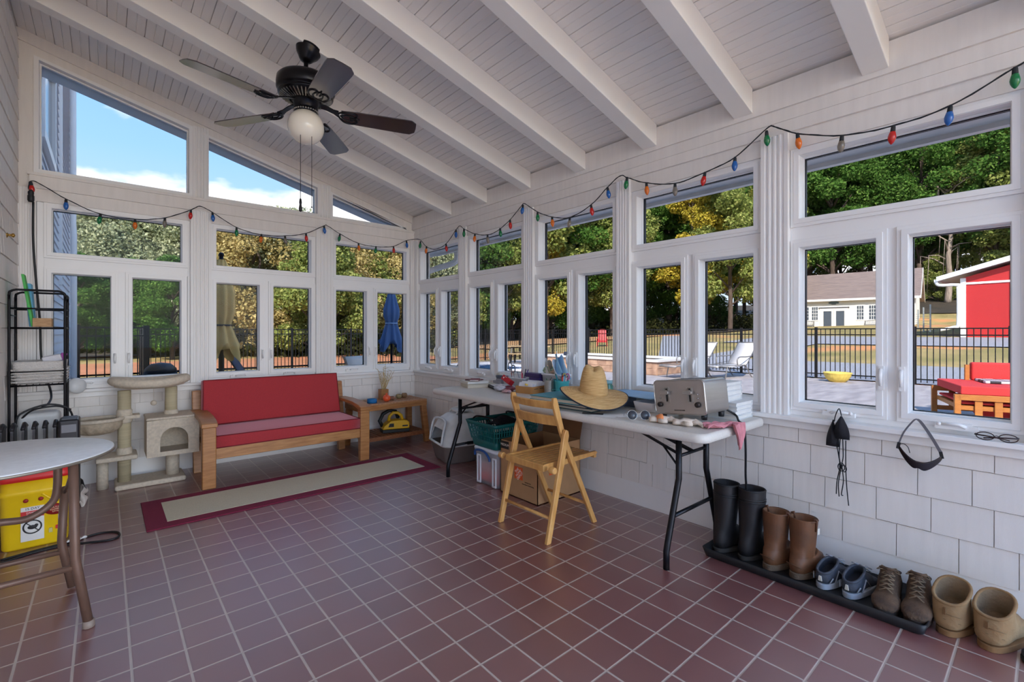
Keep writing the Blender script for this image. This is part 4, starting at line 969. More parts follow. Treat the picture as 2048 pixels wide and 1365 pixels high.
# long white organiser with scissors and pens
def bin_(name, label, c, size, z, ang, mat, taper=.01, cat='bin'):
    t = thing(name, label, cat, (c[0],c[1],z)); P = oriented(c[0],c[1],ang); a, b, h = size[0]/2, size[1]/2, size[2]
    f = lambda zz, e: [P(p[0],p[1],zz) for p in rrect(-a-e,-b-e,a+e,b+e,.012)]
    mb = MB(); mb.loft([f(z,-taper),f(z+h*.9,0),f(z+h*.9,.005),f(z+h,.006),f(z+h,-.003),f(z+.01,-taper-.003)]); mb.build('body', mat, t); return t
wpl = M('bin_white', (238,238,242), .35, var=.02)
bin_('desk_organiser','long low white organiser below the window holding scissors and pens',(2.72,3.06),(.11,.30,.085),ZT,-.05,wpl)
def pens(seed, c, z, n, spread, hmin, hmax, lean, name, cat, label, cols, rr=.0042):
    rnd = random.Random(seed)
    for i in range(n):
        a = rnd.uniform(0, 2*PI); r = spread*math.sqrt(rnd.random()); x, y = c[0]+r*math.cos(a), c[1]+r*math.sin(a)
        l = rnd.uniform(hmin, hmax); d = Vector((math.cos(a)*lean, math.sin(a)*lean, 1)).normalized()
        b = Vector((x*.4+c[0]*.6, y*.4+c[1]*.6, z)); cn, col = cols[i % len(cols)]
        t = thing(name, label % cn, cat, b)
        e = b + d*l
        MB().tube([b, e], rr, 8).build('barrel', M('pen_' + cn.replace(' ','_'), col, .4), t)
        MB().tube([e, e+d*.012], [rr*1.05, rr*.6], 8).build('cap', M('pen_cap_' + cn.replace(' ','_'), tuple(int(v*.7) for v in col), .4), t)
pens(5, (2.70,2.98), ZT+.02, 5, .028, .10,.135,.35, 'pen','pen','%s pen standing in the long white organiser', [('pink',(214,96,120)),('violet',(120,96,170)),('dark',(50,50,66)),('rose',(196,70,84)),('grey',(150,150,160))])
t = thing('scissors', 'pair of scissors with grey looped handles standing in the white organiser', 'scissors', (2.71,3.09,ZT+.03))
mb = MB(); gy = M('scissor_grey', (120,124,128), .4); tl_ = Vector((.0,.45,.9)).normalized()
for s_, dx in ((1,.0),(-1,.006)):
    c = Vector((2.70+dx,3.12+s_*.018,.905+s_*.012)); mb2 = MB(); mb2.tube([c + Vector((0, .024*math.cos(a*PI/10), .034*math.sin(a*PI/10))) for a in range(20)], .005, 8, closed=True); mb2.build('handle_loop', gy, t)
    MB().beam((2.70+dx,3.10+s_*.006,.79),(2.70+dx,3.11+s_*.010,.875), .004, .014, (0,1,0)).build('blade', chrome, t)
o = MB(); o.loft([[(2.66+w_*math.cos(q*PI/8)*.5+.02*k, 3.20-.05*k+w_*.4*math.sin(q*PI/8), ZT+.058+.018+.016*math.sin(q*PI/8)) for q in range(16)] for k, w_ in ((-1,.02),(-.5,.04),(0,.045),(.6,.035),(1.2,.02))]); tag(o.build('stapler', M('stapler_grey', (74,78,92), .4)), 'dark grey desk stapler lying on the books before the organiser', 'stapler')
t = thing('tape_dispenser', 'clear tape dispenser standing by the window behind the books', 'dispenser', (2.74,3.34,ZT))
cl2 = M('clear_grey', (206,212,220), .2, trans=.5)
mb = MB(); mb.box((2.715,3.28,ZT),(2.765,3.40,ZT+.03)); mb.prism([(3.29,ZT+.03),(3.37,ZT+.03),(3.36,ZT+.06),(3.31,ZT+.075)], 2.725, 2.755, lambda u_, v, h: (h, u_, v)); mb.build('base', cl2, t, bevel=.004)
MB().lathe([(.012,-.01),(.028,-.01),(.028,.01),(.012,.01),(.012,-.01)], (2.74,3.345,ZT+.075), 20, axis=(1,0,0)).build('tape', M('tape_clear', (210,205,190), .3), t)
# red wrapped packs and plastic bags
rnd = random.Random(11)
def crumple(c, s, seed, amp=.35):
    rr = random.Random(seed); ph = [rr.uniform(0,6) for _ in range(6)]
    def fn(u_, v):
        a = 2*PI*u_; b = PI*v; r = 1 + amp*.35*math.sin(3*a+ph[0]+2*math.sin(b*3+ph[1])) + amp*.25*math.sin(5*b+ph[2]+a*2)
        return (c[0]+s[0]*r*math.sin(b)*math.cos(a), c[1]+s[1]*r*math.sin(b)*math.sin(a), max(c[2], c[2]+s[2]*(1-math.cos(b)*r)))
    return fn
for c, s_, sd_, m_, nm, lb in (((2.46,2.865,ZT),(.045,.05,.022),3,M('bag_red_brown', (126,66,74), .35, var=.4, scale=40),'crumpled_packet','crumpled dark reddish packet before the cardboard tray'), ((2.40,2.915,ZT),(.04,.05,.028),8,M('bag_silver', (190,186,192), .25, var=.2, scale=30),'crumpled_packet','shiny silver crumpled packet beside the red gift box'), ((2.37,2.80,ZT),(.03,.05,.014),5,M('bag_rose', (196,150,150), .3, var=.4, scale=50),'crumpled_packet','small rose packet at the left end of the cardboard tray')):
    tag(MB().grid(crumple(c, s_, sd_), 24, 12).build(nm, m_), lb, 'packet')
t = thing('gift_box', 'small red box with white print tipped on the packets', 'box', (2.52,2.93,ZT+.05))
mb = MB(); mb.cbox((2.47,2.90,ZT+.085),(.06,.09,.04),(.5,.35,.3)); mb.build('body', M('box_red', (176,30,40), .45, var=.1), t)
mb = MB(); mb.cbox((2.4625,2.898,ZT+.1065),(.045,.012,.003),(.5,.35,.3)); mb.cbox((2.459,2.92,ZT+.101),(.045,.008,.012),(.5,.35,.3)); mb.build('print_bands', paper, t)
# purple boxes
pur = M('box_purple', (74,58,122), .5, var=.05)
t = thing('purple_box', 'purple cardboard box standing behind the cardboard tray', 'box', (2.70,2.80,ZT)); P = oriented(2.70,2.80,-.1)
mb = MB(); mb.prism(rect(-.03,.03,-.065,.065), ZT, ZT+.10, P); mb.build('body', pur, t, bevel=.002)
text('Pencils', .02, (-.032,0,.055), (PI/2,0,-PI/2-.1), M('print_lilac', (190,180,225), .5), t)
t = thing('purple_box', 'second purple box lying across the top of the standing purple box', 'box', (2.70,2.82,ZT+.1005)); P = oriented(2.70,2.82,-.06)
mb = MB(); mb.prism(rect(-.035,.035,-.09,.09), ZT+.1005, ZT+.135, P); mb.build('body', M('box_purple_dark', (66,50,100), .5), t, bevel=.002)
# large white bin with papers
wbt = bin_('white_bin','tall white plastic bin heaped with papers behind the tin can',(2.722,2.60),(.095,.23,.145),ZT,0,wpl,.010)
rnd = random.Random(3)
for i, (x, y, a, b_, hh, col, lb) in enumerate(((2.72,2.55,.2,.20,.13,(150,196,226),'light blue paper sheet rising highest from the white bin'),(2.735,2.53,.5,.18,.10,(176,210,234),'pale blue paper sheet behind the tallest blue sheet in the bin'),(2.705,2.545,-.1,.15,.065,(226,232,240),'white paper sheet at the front of the blue sheets in the bin'),(2.715,2.67,.6,.05,.07,(214,212,206),'white crumpled sheet at the left of the white bin'),(2.72,2.62,.1,.07,.055,(196,176,156),'tan card standing in the middle of the white bin'))):
    P = oriented(x,y,a+1.0)
    o = MB().grid(lambda u_, v, P=P, b_=b_, hh=hh: P((u_-.5)*b_*(1-.25*v), .03*math.sin(u_*3+v*2)+.04*v, ZT+.11+(hh+.075)*v+.015*math.sin(u_*5)*v), 8, 8, .0012)
    tag(o.build('paper_sheet', M('sheet_%d' % i, col, .6, var=.04)), lb, 'paper')
o = MB().grid(crumple((2.72,2.675,ZT+.137),(.04,.05,.03),21,.6), 20, 10); tag(o.build('green_scrap', M('scrap_green', (120,170,130), .6, rgb2=(214,220,200), scale=40)), 'green and white crumpled paper at the left end of the white bin', 'paper')
o = MB().grid(crumple((2.712,2.61,ZT+.137),(.03,.05,.022),27,.6), 20, 10); tag(o.build('tan_scrap', M('scrap_tan', (206,160,120), .6, rgb2=(224,206,190), scale=50)), 'tan crumpled paper at the middle of the white bin', 'paper')
# cardboard tray full of envelopes
t = thing('envelope_tray', 'open cardboard tray packed with white envelopes on the long table', 'tray', (2.53,2.67,ZT)); P = oriented(2.535,2.665,-.1)
a, b, h = .11,.085,.055
a, b, h = .10,.082,.055; P = oriented(2.548,2.70,.17)
mb = MB(); mb.prism(rect(-a,a,-b,b), ZT, ZT+.004, P); mb.ring(rect(-a,a,-b,b), rect(-a+.004,a-.004,-b+.004,b-.004), ZT+.004, ZT+h, P); mb.build('body', M('tray_card', (190,136,80), .8, var=.06), t)
mb = MB(); 
for k in (-.05,.02): mb.prism([(k-.025,ZT+.035),(k+.025,ZT+.035),(k+.025,ZT+.039),(k-.025,ZT+.039)], -b-.0008, -b+.001, lambda u_, v, hh: P(u_, hh, v))
mb.build('printed_line', black_p, t)
rnd = random.Random(9)
for i in range(13):
    uu = -a+.010+i*(2*a-.050)/12; hgt = rnd.uniform(.074,.094); ln = rnd.uniform(.012,.026)
    vs = [P(uu,-b+.008,ZT+.006),P(uu,b-.008,ZT+.006),P(uu+ln,b-.01+rnd.uniform(-.01,.0),ZT+hgt),P(uu+ln,-b+.01+rnd.uniform(-.01,.01),ZT+hgt)]
    vs += [tuple(Vector(p)+Vector(P(.003,0,0))-Vector(P(0,0,0))) for p in vs]
    mb = MB(); mb.add(vs, [(0,1,2,3),(7,6,5,4),(0,4,5,1),(1,5,6,2),(2,6,7,3),(3,7,4,0)])
    o = mb.build('envelope', M('envelope_%d' % (i % 3), ((236,234,238),(226,226,234),(240,236,230))[i % 3], .6)); tag(o, 'white envelope filed upright in the open cardboard tray', 'envelope', 'envelopes in the cardboard tray')
o = MB().cbox(P(-a+.03,.0,ZT+.068),(.02,.05,.012),(0,.3,-.6)); tag(o.build('yellow_tab', M('tab_yellow', (226,190,70), .6)), 'small yellow tab among the white envelopes', 'tab')
# tin can, teal pail with pens
t = thing('tin_can', 'ribbed silver tin can right of the cardboard tray', 'can', (2.555,2.515,ZT))
pr = [(.001,.001),(.035,.001),(.036,.004)] + [(.035+.0012*math.sin(z*PI*2/.008), z) for z in [k*.002 for k in range(4, 52)]] + [(.036,.108),(.037,.111),(.034,.111),(.034,.01),(.001,.008)]
MB().lathe(pr, (2.555,2.515,ZT), 28).build('body', M('tin', (176,172,164), .35, metal=.8, var=.06), t)
pens(8, (2.555,2.515), ZT+.01, 3, .02, .10,.118,.2, 'crayon','crayon','%s crayon standing in the silver tin can', [('green',(80,140,90)),('brown',(130,96,70)),('grey',(120,120,120))])
t = thing('teal_pail', 'turquoise metal pail of pens on the long table', 'pail', (2.60,2.42,ZT)); tq = M('pail_teal', (74,186,190), .35, var=.03)
pc = (2.60,2.42,ZT)
MB().lathe([(.001,.001),(.043,.001),(.044,.004),(.054,.105),(.057,.108),(.055,.111),(.052,.107),(.041,.01),(.001,.008)], pc, 32).build('body', tq, t)
mb = MB(); mb.tube([(2.60+.062*math.cos(R(a_))*.7-.03, 2.42+.062*math.sin(R(a_))-.0, ZT+.03+.02*abs(math.cos(R(a_)))) for a_ in range(100,265,15)], .0022, 6); mb.build('bail_handle', tq, t)
pens(14, (2.60,2.42), ZT+.012, 9, .04, .12,.15,.28, 'marker','marker','%s marker standing in the turquoise pail', [('red',(206,44,52)),('crimson',(180,30,60)),('white',(220,220,220)),('sky blue',(90,160,200)),('navy',(40,56,96)),('teal',(40,140,150)),('scarlet',(220,60,50)),('silver',(180,186,190)),('coral',(226,110,100))], .0055)
t = thing('craft_scissors', 'child scissors with yellow and pink loops in the turquoise pail', 'scissors', (2.61,2.40,ZT+.05))
for y, c_, nm in ((2.395,(232,214,110),'yellow_loop'),(2.365,(214,96,140),'pink_loop')):
    MB().tube([(2.60, y+.017*math.cos(a_*PI/10), ZT+.145+.021*math.sin(a_*PI/10)) for a_ in range(20)], .0045, 8, closed=True).build('handle_loop', M(nm, c_, .5), t)
MB().beam((2.60,2.41,ZT+.04),(2.60,2.385,ZT+.13), .004, .014, (0,1,0)).build('blade', chrome, t)
book('binder','teal binder standing upright between tin can and turquoise pail','binder',(2.655,2.515),(.012,.09,.11),ZT,teal,0,paper)
t = thing('glass_jar', 'green glass jar with lid behind the straw hat crown', 'jar', (2.66,2.04,ZT))
MB().lathe([(.001,.001),(.034,.001),(.036,.006),(.036,.10),(.028,.112),(.028,.12),(.001,.12)], (2.66,2.04,ZT), 24).build('body', M('jar_green', (40,92,74), .15, rgb2=(96,150,120), scale=30), t)
MB().lathe([(.031,.116),(.031,.138),(.001,.14)], (2.66,2.04,ZT), 24).build('lid', M('jar_lid', (150,190,190), .3), t)
o = MB().grid(lambda u_, v: (2.70+.06*u_, 2.27-.09*v, ZT+.003+.10*u_+.02*v), 4, 4, .002, smooth=False); tag(o.build('clear_sheet', M('sheet_clear', (214,224,228), .3), loc=(2.73,2.22,ZT)), 'pale translucent sheet leaning by the window behind the straw hat', 'sheet')
# -------- sill things
t = thing('eyeglasses', 'dark tortoiseshell eyeglasses lying on the window sill at far right', 'glasses', (2.80,.155,.765))
tor = M('tortoise', (52,26,24), .3, var=.4, scale=60)
for s_ in (-1,1):
    c = Vector((2.795,.152+s_*.034,.782)); MB().tube([c + Vector((.004*math.sin(a_*PI/12), .027*math.cos(a_*PI/12)*(1.0), .015*math.sin(a_*PI/12))) for a_ in range(24)], .002, 6, closed=True).build('rim', tor if s_ < 0 else tor, t)
    MB().prism(circ(.025, 20), 0, .001, lambda u_, v, h, c=c: (c.x+h, c.y+u_, c.z+v*.55)).build('lens', glass_mat('spectacle_glass', (.93,.93,.93), .05) if 'spectacle_glass' not in MATS else MATS['spectacle_glass'], t)
    h = c + Vector((0, s_*.028, .006)); MB().tube([h, h+Vector((-.02,s_*.002,.0)), h+Vector((-.012,-s_*.06,-.006)), h+Vector((-.008,-s_*.10,-.014))], [.0028,.003,.0028,.0026], 6).build('temple', tor, t)
MB().tube([(2.795,.144,.784),(2.797,.152,.787),(2.795,.160,.784)], .0018, 6).build('bridge', tor, t)
# bikini top hanging from the crank
bik = M('black_knit', (20,17,24), .9, var=.2, scale=80, bump=.4, bscale=300)
t = thing('bikini_top', 'black knitted bikini top hanging by strings from the window crank', 'swimwear', (2.77,.70,.36))
def cup(c, w_, h_, yaw):
    def fn(u_, v):
        half = w_*(.08+.92*math.sin(min(1,v*1.15)*PI/2)); y = (u_-.5)*half; b = math.sin(PI*u_)*math.sin(PI*min(.95,v*.85+.1))
        return (c[0]-.035*b, c[1]+y*math.cos(yaw)+.01*v*math.sin(yaw), c[2]-h_*v)
    return fn
MB().grid(cup((2.772,.69,.80),.075,.115,.2), 14, 14, .003).build('cup', bik, t)
MB().grid(cup((2.787,.727,.775),.065,.135,.5), 14, 14, .003).build('cup', bik, t)
mb = MB()
for pts in (([.690,.80],[.700,.835],[.715,.80],[.72,.77]),([.685,.69],[.683,.60],[.688,.555],[.682,.48],[.690,.41],[.683,.405]),([.695,.69],[.700,.60],[.693,.54],[.703,.46],[.700,.395]),([.672,.68],[.672,.55],[.668,.45],[.660,.36]),([.71,.645],[.702,.60],[.697,.545],[.709,.47],[.712,.405])):
    mb.tube(smooth_path([(2.775,y,z) for y, z in pts], 5), .0022, 6)
mb.tube([(2.772,.690+.014*math.cos(a_*PI/8),.545+.02*math.sin(a_*PI/8)) for a_ in range(16)], .0022, 6, closed=True); mb.tube([(2.77,.678+.010*math.cos(a_*PI/8),.54+.016*math.sin(a_*PI/8)) for a_ in range(16)], .0022, 6, closed=True); mb.ball((2.772,.69,.552), .007, 8, 6)
mb.build('strings', bik, t)
# swim goggles / eyeshade
t = thing('eye_shade', 'dark wraparound goggles hanging by a grey strap from the window crank', 'goggles', (2.76,.40,.60))
gm = M('goggle_dark', (26,16,26), .2, var=.2); sg = M('strap_grey', (108,106,112), .7)
def gog(u_, v):
    y = .470 - .152*u_; s_ = math.sin(PI*u_); z = .690 - .022*u_ - .062*s_**.8 + (v-.5)*.034*(.55+.6*s_) - .010*math.exp(-((u_-.5)/.08)**2)*(1-v)*-1
    return (2.782-.03*s_, y, z)
MB().grid(gog, 28, 6, .004).build('lens_shield', gm, t)
def strip(pts, w_, name, m_):
    P_ = smooth_path(pts, 6)
    MB().loft([[tuple(Vector(p)+Vector((0,a_*w_,b_*.0015))) for a_, b_ in ((-.5,-1),(.5,-1),(.5,1),(-.5,1))] for p in P_], smooth=False).build(name, m_, t)
strip([(2.782,.468,.70),(2.772,.447,.76),(2.765,.412,.818),(2.766,.400,.824)], .006, 'strap', sg)
strip([(2.766,.400,.826),(2.768,.385,.81),(2.775,.352,.75),(2.782,.322,.685)], .012, 'strap', sg)
mb = MB(); mb.cbox((2.783,.469,.692),(.006,.012,.03),(.2,0,0)); mb.cbox((2.783,.321,.676),(.006,.012,.03),(-.2,0,0)); mb.build('buckle', black_plastic, t)
mb = MB(); mb.tube(smooth_path([(2.782,.462,.70),(2.78,.448,.703),(2.78,.434,.69),(2.782,.428,.665)], 4), .0018, 6); mb.build('ear_hook', black_plastic, t)
# ------------------------------------------------------------------ boot tray and footwear along the right wall
t = thing('boot_tray', 'long shallow black plastic boot tray on the tiles below the right wall', 'tray', (2.64,.80,0))
def bt(z, e): return [(p[0]+2.635, p[1]+.80, z) for p in rrect(-.175-e,-.47-e,.182+e,.455+e,.025)]
mb = MB(); mb.loft([bt(0,-.012),bt(.003,-.008),bt(.046,.004),bt(.048,-.001),bt(.010,-.016),bt(.009,-.03)]); mb.build('body', black_plastic, t)
def shoe(name, label, cat, loc, rot, L, W, prof, mat, sole_mat, sole_h=.022, group=None, lining=None, laces=None, extra=None, toe_mat=None, collar=None):
    """prof: list of (back/bottom x,z, front/top x,z, half width); x from heel 0 to toe L"""
    t = thing(name, label, cat, loc, rot, group)
    def ring_(b, e=1.0, lift=0):
        (ax, az, bx, bz, w) = b; c = ((ax+bx)/2, (az+bz)/2); h = ((bx-ax)/2*e, (bz-az)/2*e); out = []
        for k in range(28):
            a = 2*PI*k/28; ca, sa = math.cos(a), math.sin(a); p = .82
            cc = math.copysign(abs(ca)**p, ca); ss = math.copysign(abs(sa)**p, sa)
            out.append((c[0]+h[0]*cc, w*e*ss, c[1]+h[1]*cc+lift))
        return out
    rings = [ring_(b) for b in prof]
    mb = MB(); mb.loft(rings[:], caps=False)
    o = len(mb.v)-28; mb.f.append([o+j for j in range(28)]); mb.sm.append(False); mb.mi.append(0)
    if toe_mat:
        pass
    mb.build('upper', mat, t, world=False)
    p0, p1 = prof[0], prof[2]
    mb = MB(); mb.loft([ring_(p0, 1.0), ring_(p0, .97, .004), ring_(p0, .88), ring_(p1, .85), ring_(prof[3], .8)], caps=False)
    o = len(mb.v)-28; mb.f.append([o+j for j in range(28)]); mb.sm.append(False); mb.mi.append(0)
    mb.build('lining', lining or mat, t, world=False)
    # sole outline
    outl = []
    for k in range(36):
        a = 2*PI*k/36; x = L/2 - L/2*1.02*math.cos(a); f = x/L
        wd = W*(.40 + .10*math.sin(f*PI) + .10*max(0,(f-.35))*(1.6 if f < .75 else 1.0))*(1 if .03 < f < .97 else .9)
        y = wd*math.copysign(abs(math.sin(a))**.55, math.sin(a)); outl.append((x, y))
    MB().prism(outl, 0, sole_h).build('sole', sole_mat, t, world=False, bevel=.003)
    if collar:
        MB().tube([Vector(p) for p in ring_(p0, 1.0)], .006, 8, closed=True).build('collar', collar, t, world=False)
    if laces:
        x0, z0, x1, z1, w, m_, n_ = laces; mb = MB()
        for i in range(n_):
            f0 = i/n_; f1 = (i+1)/n_
            for s_ in (-1,1): mb.tube([(x0+(x1-x0)*f0, s_*w, z0+(z1-z0)*f0), (x0+(x1-x0)*(f0+f1)/2, 0, z0+(z1-z0)*(f0+f1)/2+.008), (x0+(x1-x0)*f1, -s_*w, z0+(z1-z0)*f1)], .0028, 6)
        for s_ in (-1,1): mb.tube([(x0,0,z0+.006),(x0-.01,s_*.025,z0+.012),(x0+.015,s_*.04,z0+.0),(x0+.01,s_*.015,z0+.006)], .0026, 6)
        mb.build('laces', m_, t, world=False)
    if extra: extra(t)
    return t
def tall(L, H, r, wf, ank=.9):
    """profile for a pull-on boot"""
    return [(.035-.012,H,.035+2*r-.012,H*.985,r*1.0),(.022,H*.8,.022+2*r,H*.79,r*.97),(.022,H*.55,.022+2*r*ank,H*.55,r*.86),(.018,H*.36,.022+2*r*ank*.98,H*.37,r*.74),(.008,.10,.15,H*.30+.02,wf*.88),(.0,.05,.165,.125,wf*.92),(.012,.016,.19,.105,wf*.95),(.09,.014,.205,.097,wf*.9),(L*.52,.014,L*.66,.088,wf*1.0),(L*.72,.014,L*.80,.082,wf*1.12),(L*.88,.014,L*.91,.068,wf*1.0),(L*.97,.016,L*.98,.05,wf*.62),(L*1.0,.022,L*1.0,.036,wf*.2)]
def low(L, H, r, wf, tongue=.02):
    return [(.006,H*.80,.135,H+tongue,wf*.72),(.0,H*.70,.14,H*.96,wf*.80),(-.002,H*.5,.152,H*.90,wf*.9),(.0,.032,.17,H*.84,wf*.9),(.03,.018,.18,H*.78,wf*.9),(.12,.016,.20,H*.72,wf*.86),(L*.55,.016,L*.70,H*.60,wf*1.0),(L*.72,.016,L*.80,H*.54,wf*1.1),(L*.86,.016,L*.90,H*.46,wf*1.0),(L*.96,.018,L*.97,H*.36,wf*.68),(L*1.0,.024,L*1.0,H*.25,wf*.25)]
rub = M('boot_rubber', (30,27,29), .5, var=.18, scale=8, bump=.1, bscale=40); rub_s = M('boot_rubber_sole', (52,46,42), .8, var=.2)
def bands(H, r):
    def f(t):
        mb = MB()
        for z in (H*.985, H*.86, H*.83): mb.tube([(.023+r+(r*1.03)*math.cos(a*PI/14), r*1.03*math.sin(a*PI/14), z) for a in range(28)], .004, 6, closed=True)
        mb.build('rim_band', rub, t, world=False)
    return f
zt = .0105
shoe('rubber_boot','tall black rubber boot at the far end of the tray, left of its pair','boot',(2.535,1.215,zt),R(-16),.262,.10,tall(.262,.37,.064,.046),rub,rub_s,lining=M('boot_dark_in',(24,20,22),.8),extra=bands(.37,.064))
shoe('rubber_boot','tall black rubber boot with mud-dulled toe, right of its pair','boot',(2.545,1.085,zt),R(-17),.262,.10,tall(.262,.37,.064,.046),rub,rub_s,lining=MATS['boot_dark_in'],extra=bands(.37,.064))
lea = M('boot_leather', (124,76,44), .6, rgb2=(84,56,38), scale=7, bump=.15, bscale=50); mud = M('muddy_sole', (104,84,66), .9, var=.25, scale=30, bump=.4)
def pulls(H, r, tag_=False):
    def f(t):
        mb = MB()
        for s_ in (-1,1): mb.tube([(.03+r, s_*r*.98, H-.05), (.03+r, s_*(r+.006), H+.005), (.03+r, s_*(r-.004), H+.012), (.03+r, s_*(r-.01), H-.02)], .006, 6)
        mb.tube([(.028+r+r*1.02*math.cos(a*PI/14), r*1.02*math.sin(a*PI/14), H*.99) for a in range(28)], .004, 6, closed=True)
        mb.build('pull_strap', M('strap_brown', (92,56,34), .6), t, world=False)
        MB().tube([(.012,-.038,.062),(.002,-.022,.066),(-.001,0,.068),(.002,.022,.066),(.012,.038,.062)], .003, 6).build('heel_seam', M('stitch_tan', (96,66,44), .7), t, world=False)
        if tag_: MB().cbox((.03+r*1.3,-r-.001,H*.82),(.016,.004,.03)).build('side_tag', M('tag_white', (214,208,196), .6), t, world=False)
    return f
shoe('leather_boot','brown pull-on leather work boot with muddy heel beside the rubber boots','boot',(2.535,.955,zt),R(-15),.255,.098,tall(.255,.285,.058,.048,.98),lea,mud,.03,lining=M('boot_tan_in',(112,74,48),.85),extra=pulls(.285,.058))
shoe('leather_boot','brown pull-on leather work boot with white side tag','boot',(2.545,.835,zt),R(-16),.255,.098,tall(.255,.285,.058,.048,.98),lea,mud,.03,lining=MATS['boot_tan_in'],extra=pulls(.285,.058,True))
nav = M('sneaker_slate', (64,68,78), .75, var=.2, scale=40, bump=.3, bscale=200); swh = M('sneaker_sole', (176,182,192), .6, var=.15); nin = M('sneaker_in', (44,46,56), .9); lgy = M('lace_grey', (150,154,162), .8)
def sneak(t):
    mb = MB(); mb.prism([(-.008,.04),(.008,.04),(.005,.062),(-.004,.062)], -.004, .004, lambda u_, v, h: (.0+h-.002, u_, v)); mb.build('heel_flash', M('flash_white', (220,214,200), .5), t, world=False)
    mb = MB()
    for s_ in (-1,1): mb.tube([(.012,s_*.034,.035),(.03,s_*.042,.058)], .0028, 6); mb.tube([(.05,s_*.042,.03),(.09,s_*.040,.075),(.14,s_*.04,.03)], .003, 6)
    mb.build('side_stripe', lgy, t, world=False)
shoe('sneaker','slate blue sneaker beside the brown work boots, left of its pair','shoe',(2.54,.715,zt),R(-8),.265,.092,low(.265,.092,.05,.044),nav,swh,.026,lining=nin,laces=(.135,.108,.205,.068,.02,lgy,5),extra=sneak,collar=nav)
shoe('sneaker','slate blue sneaker next to the muddy brown hiking shoes','shoe',(2.54,.61,zt),R(-8),.265,.092,low(.265,.092,.05,.044),nav,swh,.026,lining=nin,laces=(.135,.108,.205,.068,.02,lgy,5),extra=sneak,collar=nav)
hik = M('hiker_brown', (104,80,60), .85, rgb2=(70,52,40), scale=22, bump=.5, bscale=120); hin = M('hiker_in', (58,44,36), .9); hso = M('hiker_sole', (58,46,40), .9, var=.25, bump=.4); hla = M('hiker_lace', (120,100,78), .8)
shoe('hiking_shoe','muddy brown laced hiking shoe beside the slate sneakers, left of its pair','shoe',(2.765,.488,zt),R(184),.275,.094,low(.275,.125,.05,.047,.03),hik,hso,.03,lining=hin,laces=(.12,.142,.21,.082,.024,hla,5),collar=hik)
shoe('hiking_shoe','muddy brown laced hiking shoe at the near end of the black tray','shoe',(2.77,.387,zt),R(184),.275,.094,low(.275,.135,.05,.047,.035),hik,hso,.03,lining=hin,laces=(.12,.156,.21,.086,.024,hla,5),collar=hik)
tan = M('boot_tan', (168,140,102), .85, rgb2=(140,104,66), scale=8, bump=.25, bscale=90); tin_ = M('boot_tan_lining', (128,106,80), .9, var=.1, bump=.4); tso = M('boot_tan_sole', (128,92,56), .9, var=.2)
def ank(L, H, wf):
    return [(.012,H*.72,.135,H*1.12,wf*.98),(.006,H*.6,.13,H*.95,wf*1.0),(.002,H*.45,.14,H*.75,wf*.98),(.0,H*.28,.155,H*.62,wf*.98),(.0,.03,.17,.115,wf*.98),(.03,.018,.185,.108,wf*.98),(.11,.016,.21,.10,wf*.95),(L*.55,.016,L*.70,.09,wf*1.05),(L*.74,.016,L*.82,.082,wf*1.12),(L*.88,.016,L*.91,.068,wf*1.0),(L*.97,.018,L*.98,.05,wf*.6),(L,.024,L,.036,wf*.2)]
def heeltab(t):
    mb = MB(); mb.box((-.002,-.004,.085),(.006,.004,.112)); mb.build('heel_tab', tso, t, world=False)
    mb = MB(); mb.tube([(.02,-.045,.06),(.001,0,.066),(.02,.045,.06)], .0016, 6); mb.tube([(.02,-.048,.085),(.004,-.02,.088),(.002,0,.088)], .0012, 6); mb.build('seam', M('seam_dark', (124,98,68), .8), t, world=False)
shoe('ankle_boot','scuffed tan ankle boot just past the near end of the black tray','boot',(2.545,.285,0),R(-12),.275,.11,ank(.275,.175,.055),tan,tso,.024,lining=tin_,extra=heeltab,collar=tan)
shoe('ankle_boot','scuffed tan ankle boot beside the dark slipper at the frame edge','boot',(2.545,.165,0),R(-14),.275,.11,ank(.275,.175,.055),tan,tso,.024,lining=tin_,extra=heeltab,collar=tan)
shoe('slipper','dark grey fuzzy slipper beside the tan ankle boots at right edge','slipper',(2.66,-.16,0),R(112),.25,.11,low(.25,.085,.05,.05,.0),M('slipper_grey', (52,48,52), .98, var=.25, scale=90, bump=.8, bscale=400),M('slipper_sole', (36,32,34), .9),.018,lining=M('slipper_in', (40,36,40), .95))
# ------------------------------------------------------------------ ceiling fan under the fourth beam
fb = M('fan_black', (20,17,20), .28, metal=.5, var=.1); fw = M('fan_blade', (48,28,38), .26, rgb2=(20,14,24), scale=5, stretch=(1.2,14,1), coat=1.0)
fw.node_tree.nodes['Principled BSDF'].inputs['Coat IOR'].default_value = 1.9; fw.node_tree.nodes['Principled BSDF'].inputs['Coat Roughness'].default_value = .2
gl = M('globe_glass', (238,230,214), .15, var=.01, coat=.3); br = M('fan_silver', (170,166,160), .3, metal=.9)
fx, fy = .94, 3.03
t = thing('ceiling_fan', 'black five-blade ceiling fan with white globe light', 'fan', (fx,fy,2.58))
sl_ = Vector((-.269,0,-1)).normalized()*-1
nb = Vector((.26,0,.966))
mb = MB(); mb.lathe([(.066,.075),(.075,.068),(.076,.055),(.070,.048),(.068,.035),(.058,.018),(.052,.012),(.040,-.008),(.030,-.02),(.001,-.03)], (fx,fy,2.915), 32, axis=(.26,0,.966)); mb.build('canopy', fb, t)
MB().lathe([(.013,2.80),(.013,2.90)], (fx,fy,0), 14).build('downrod', fb, t)
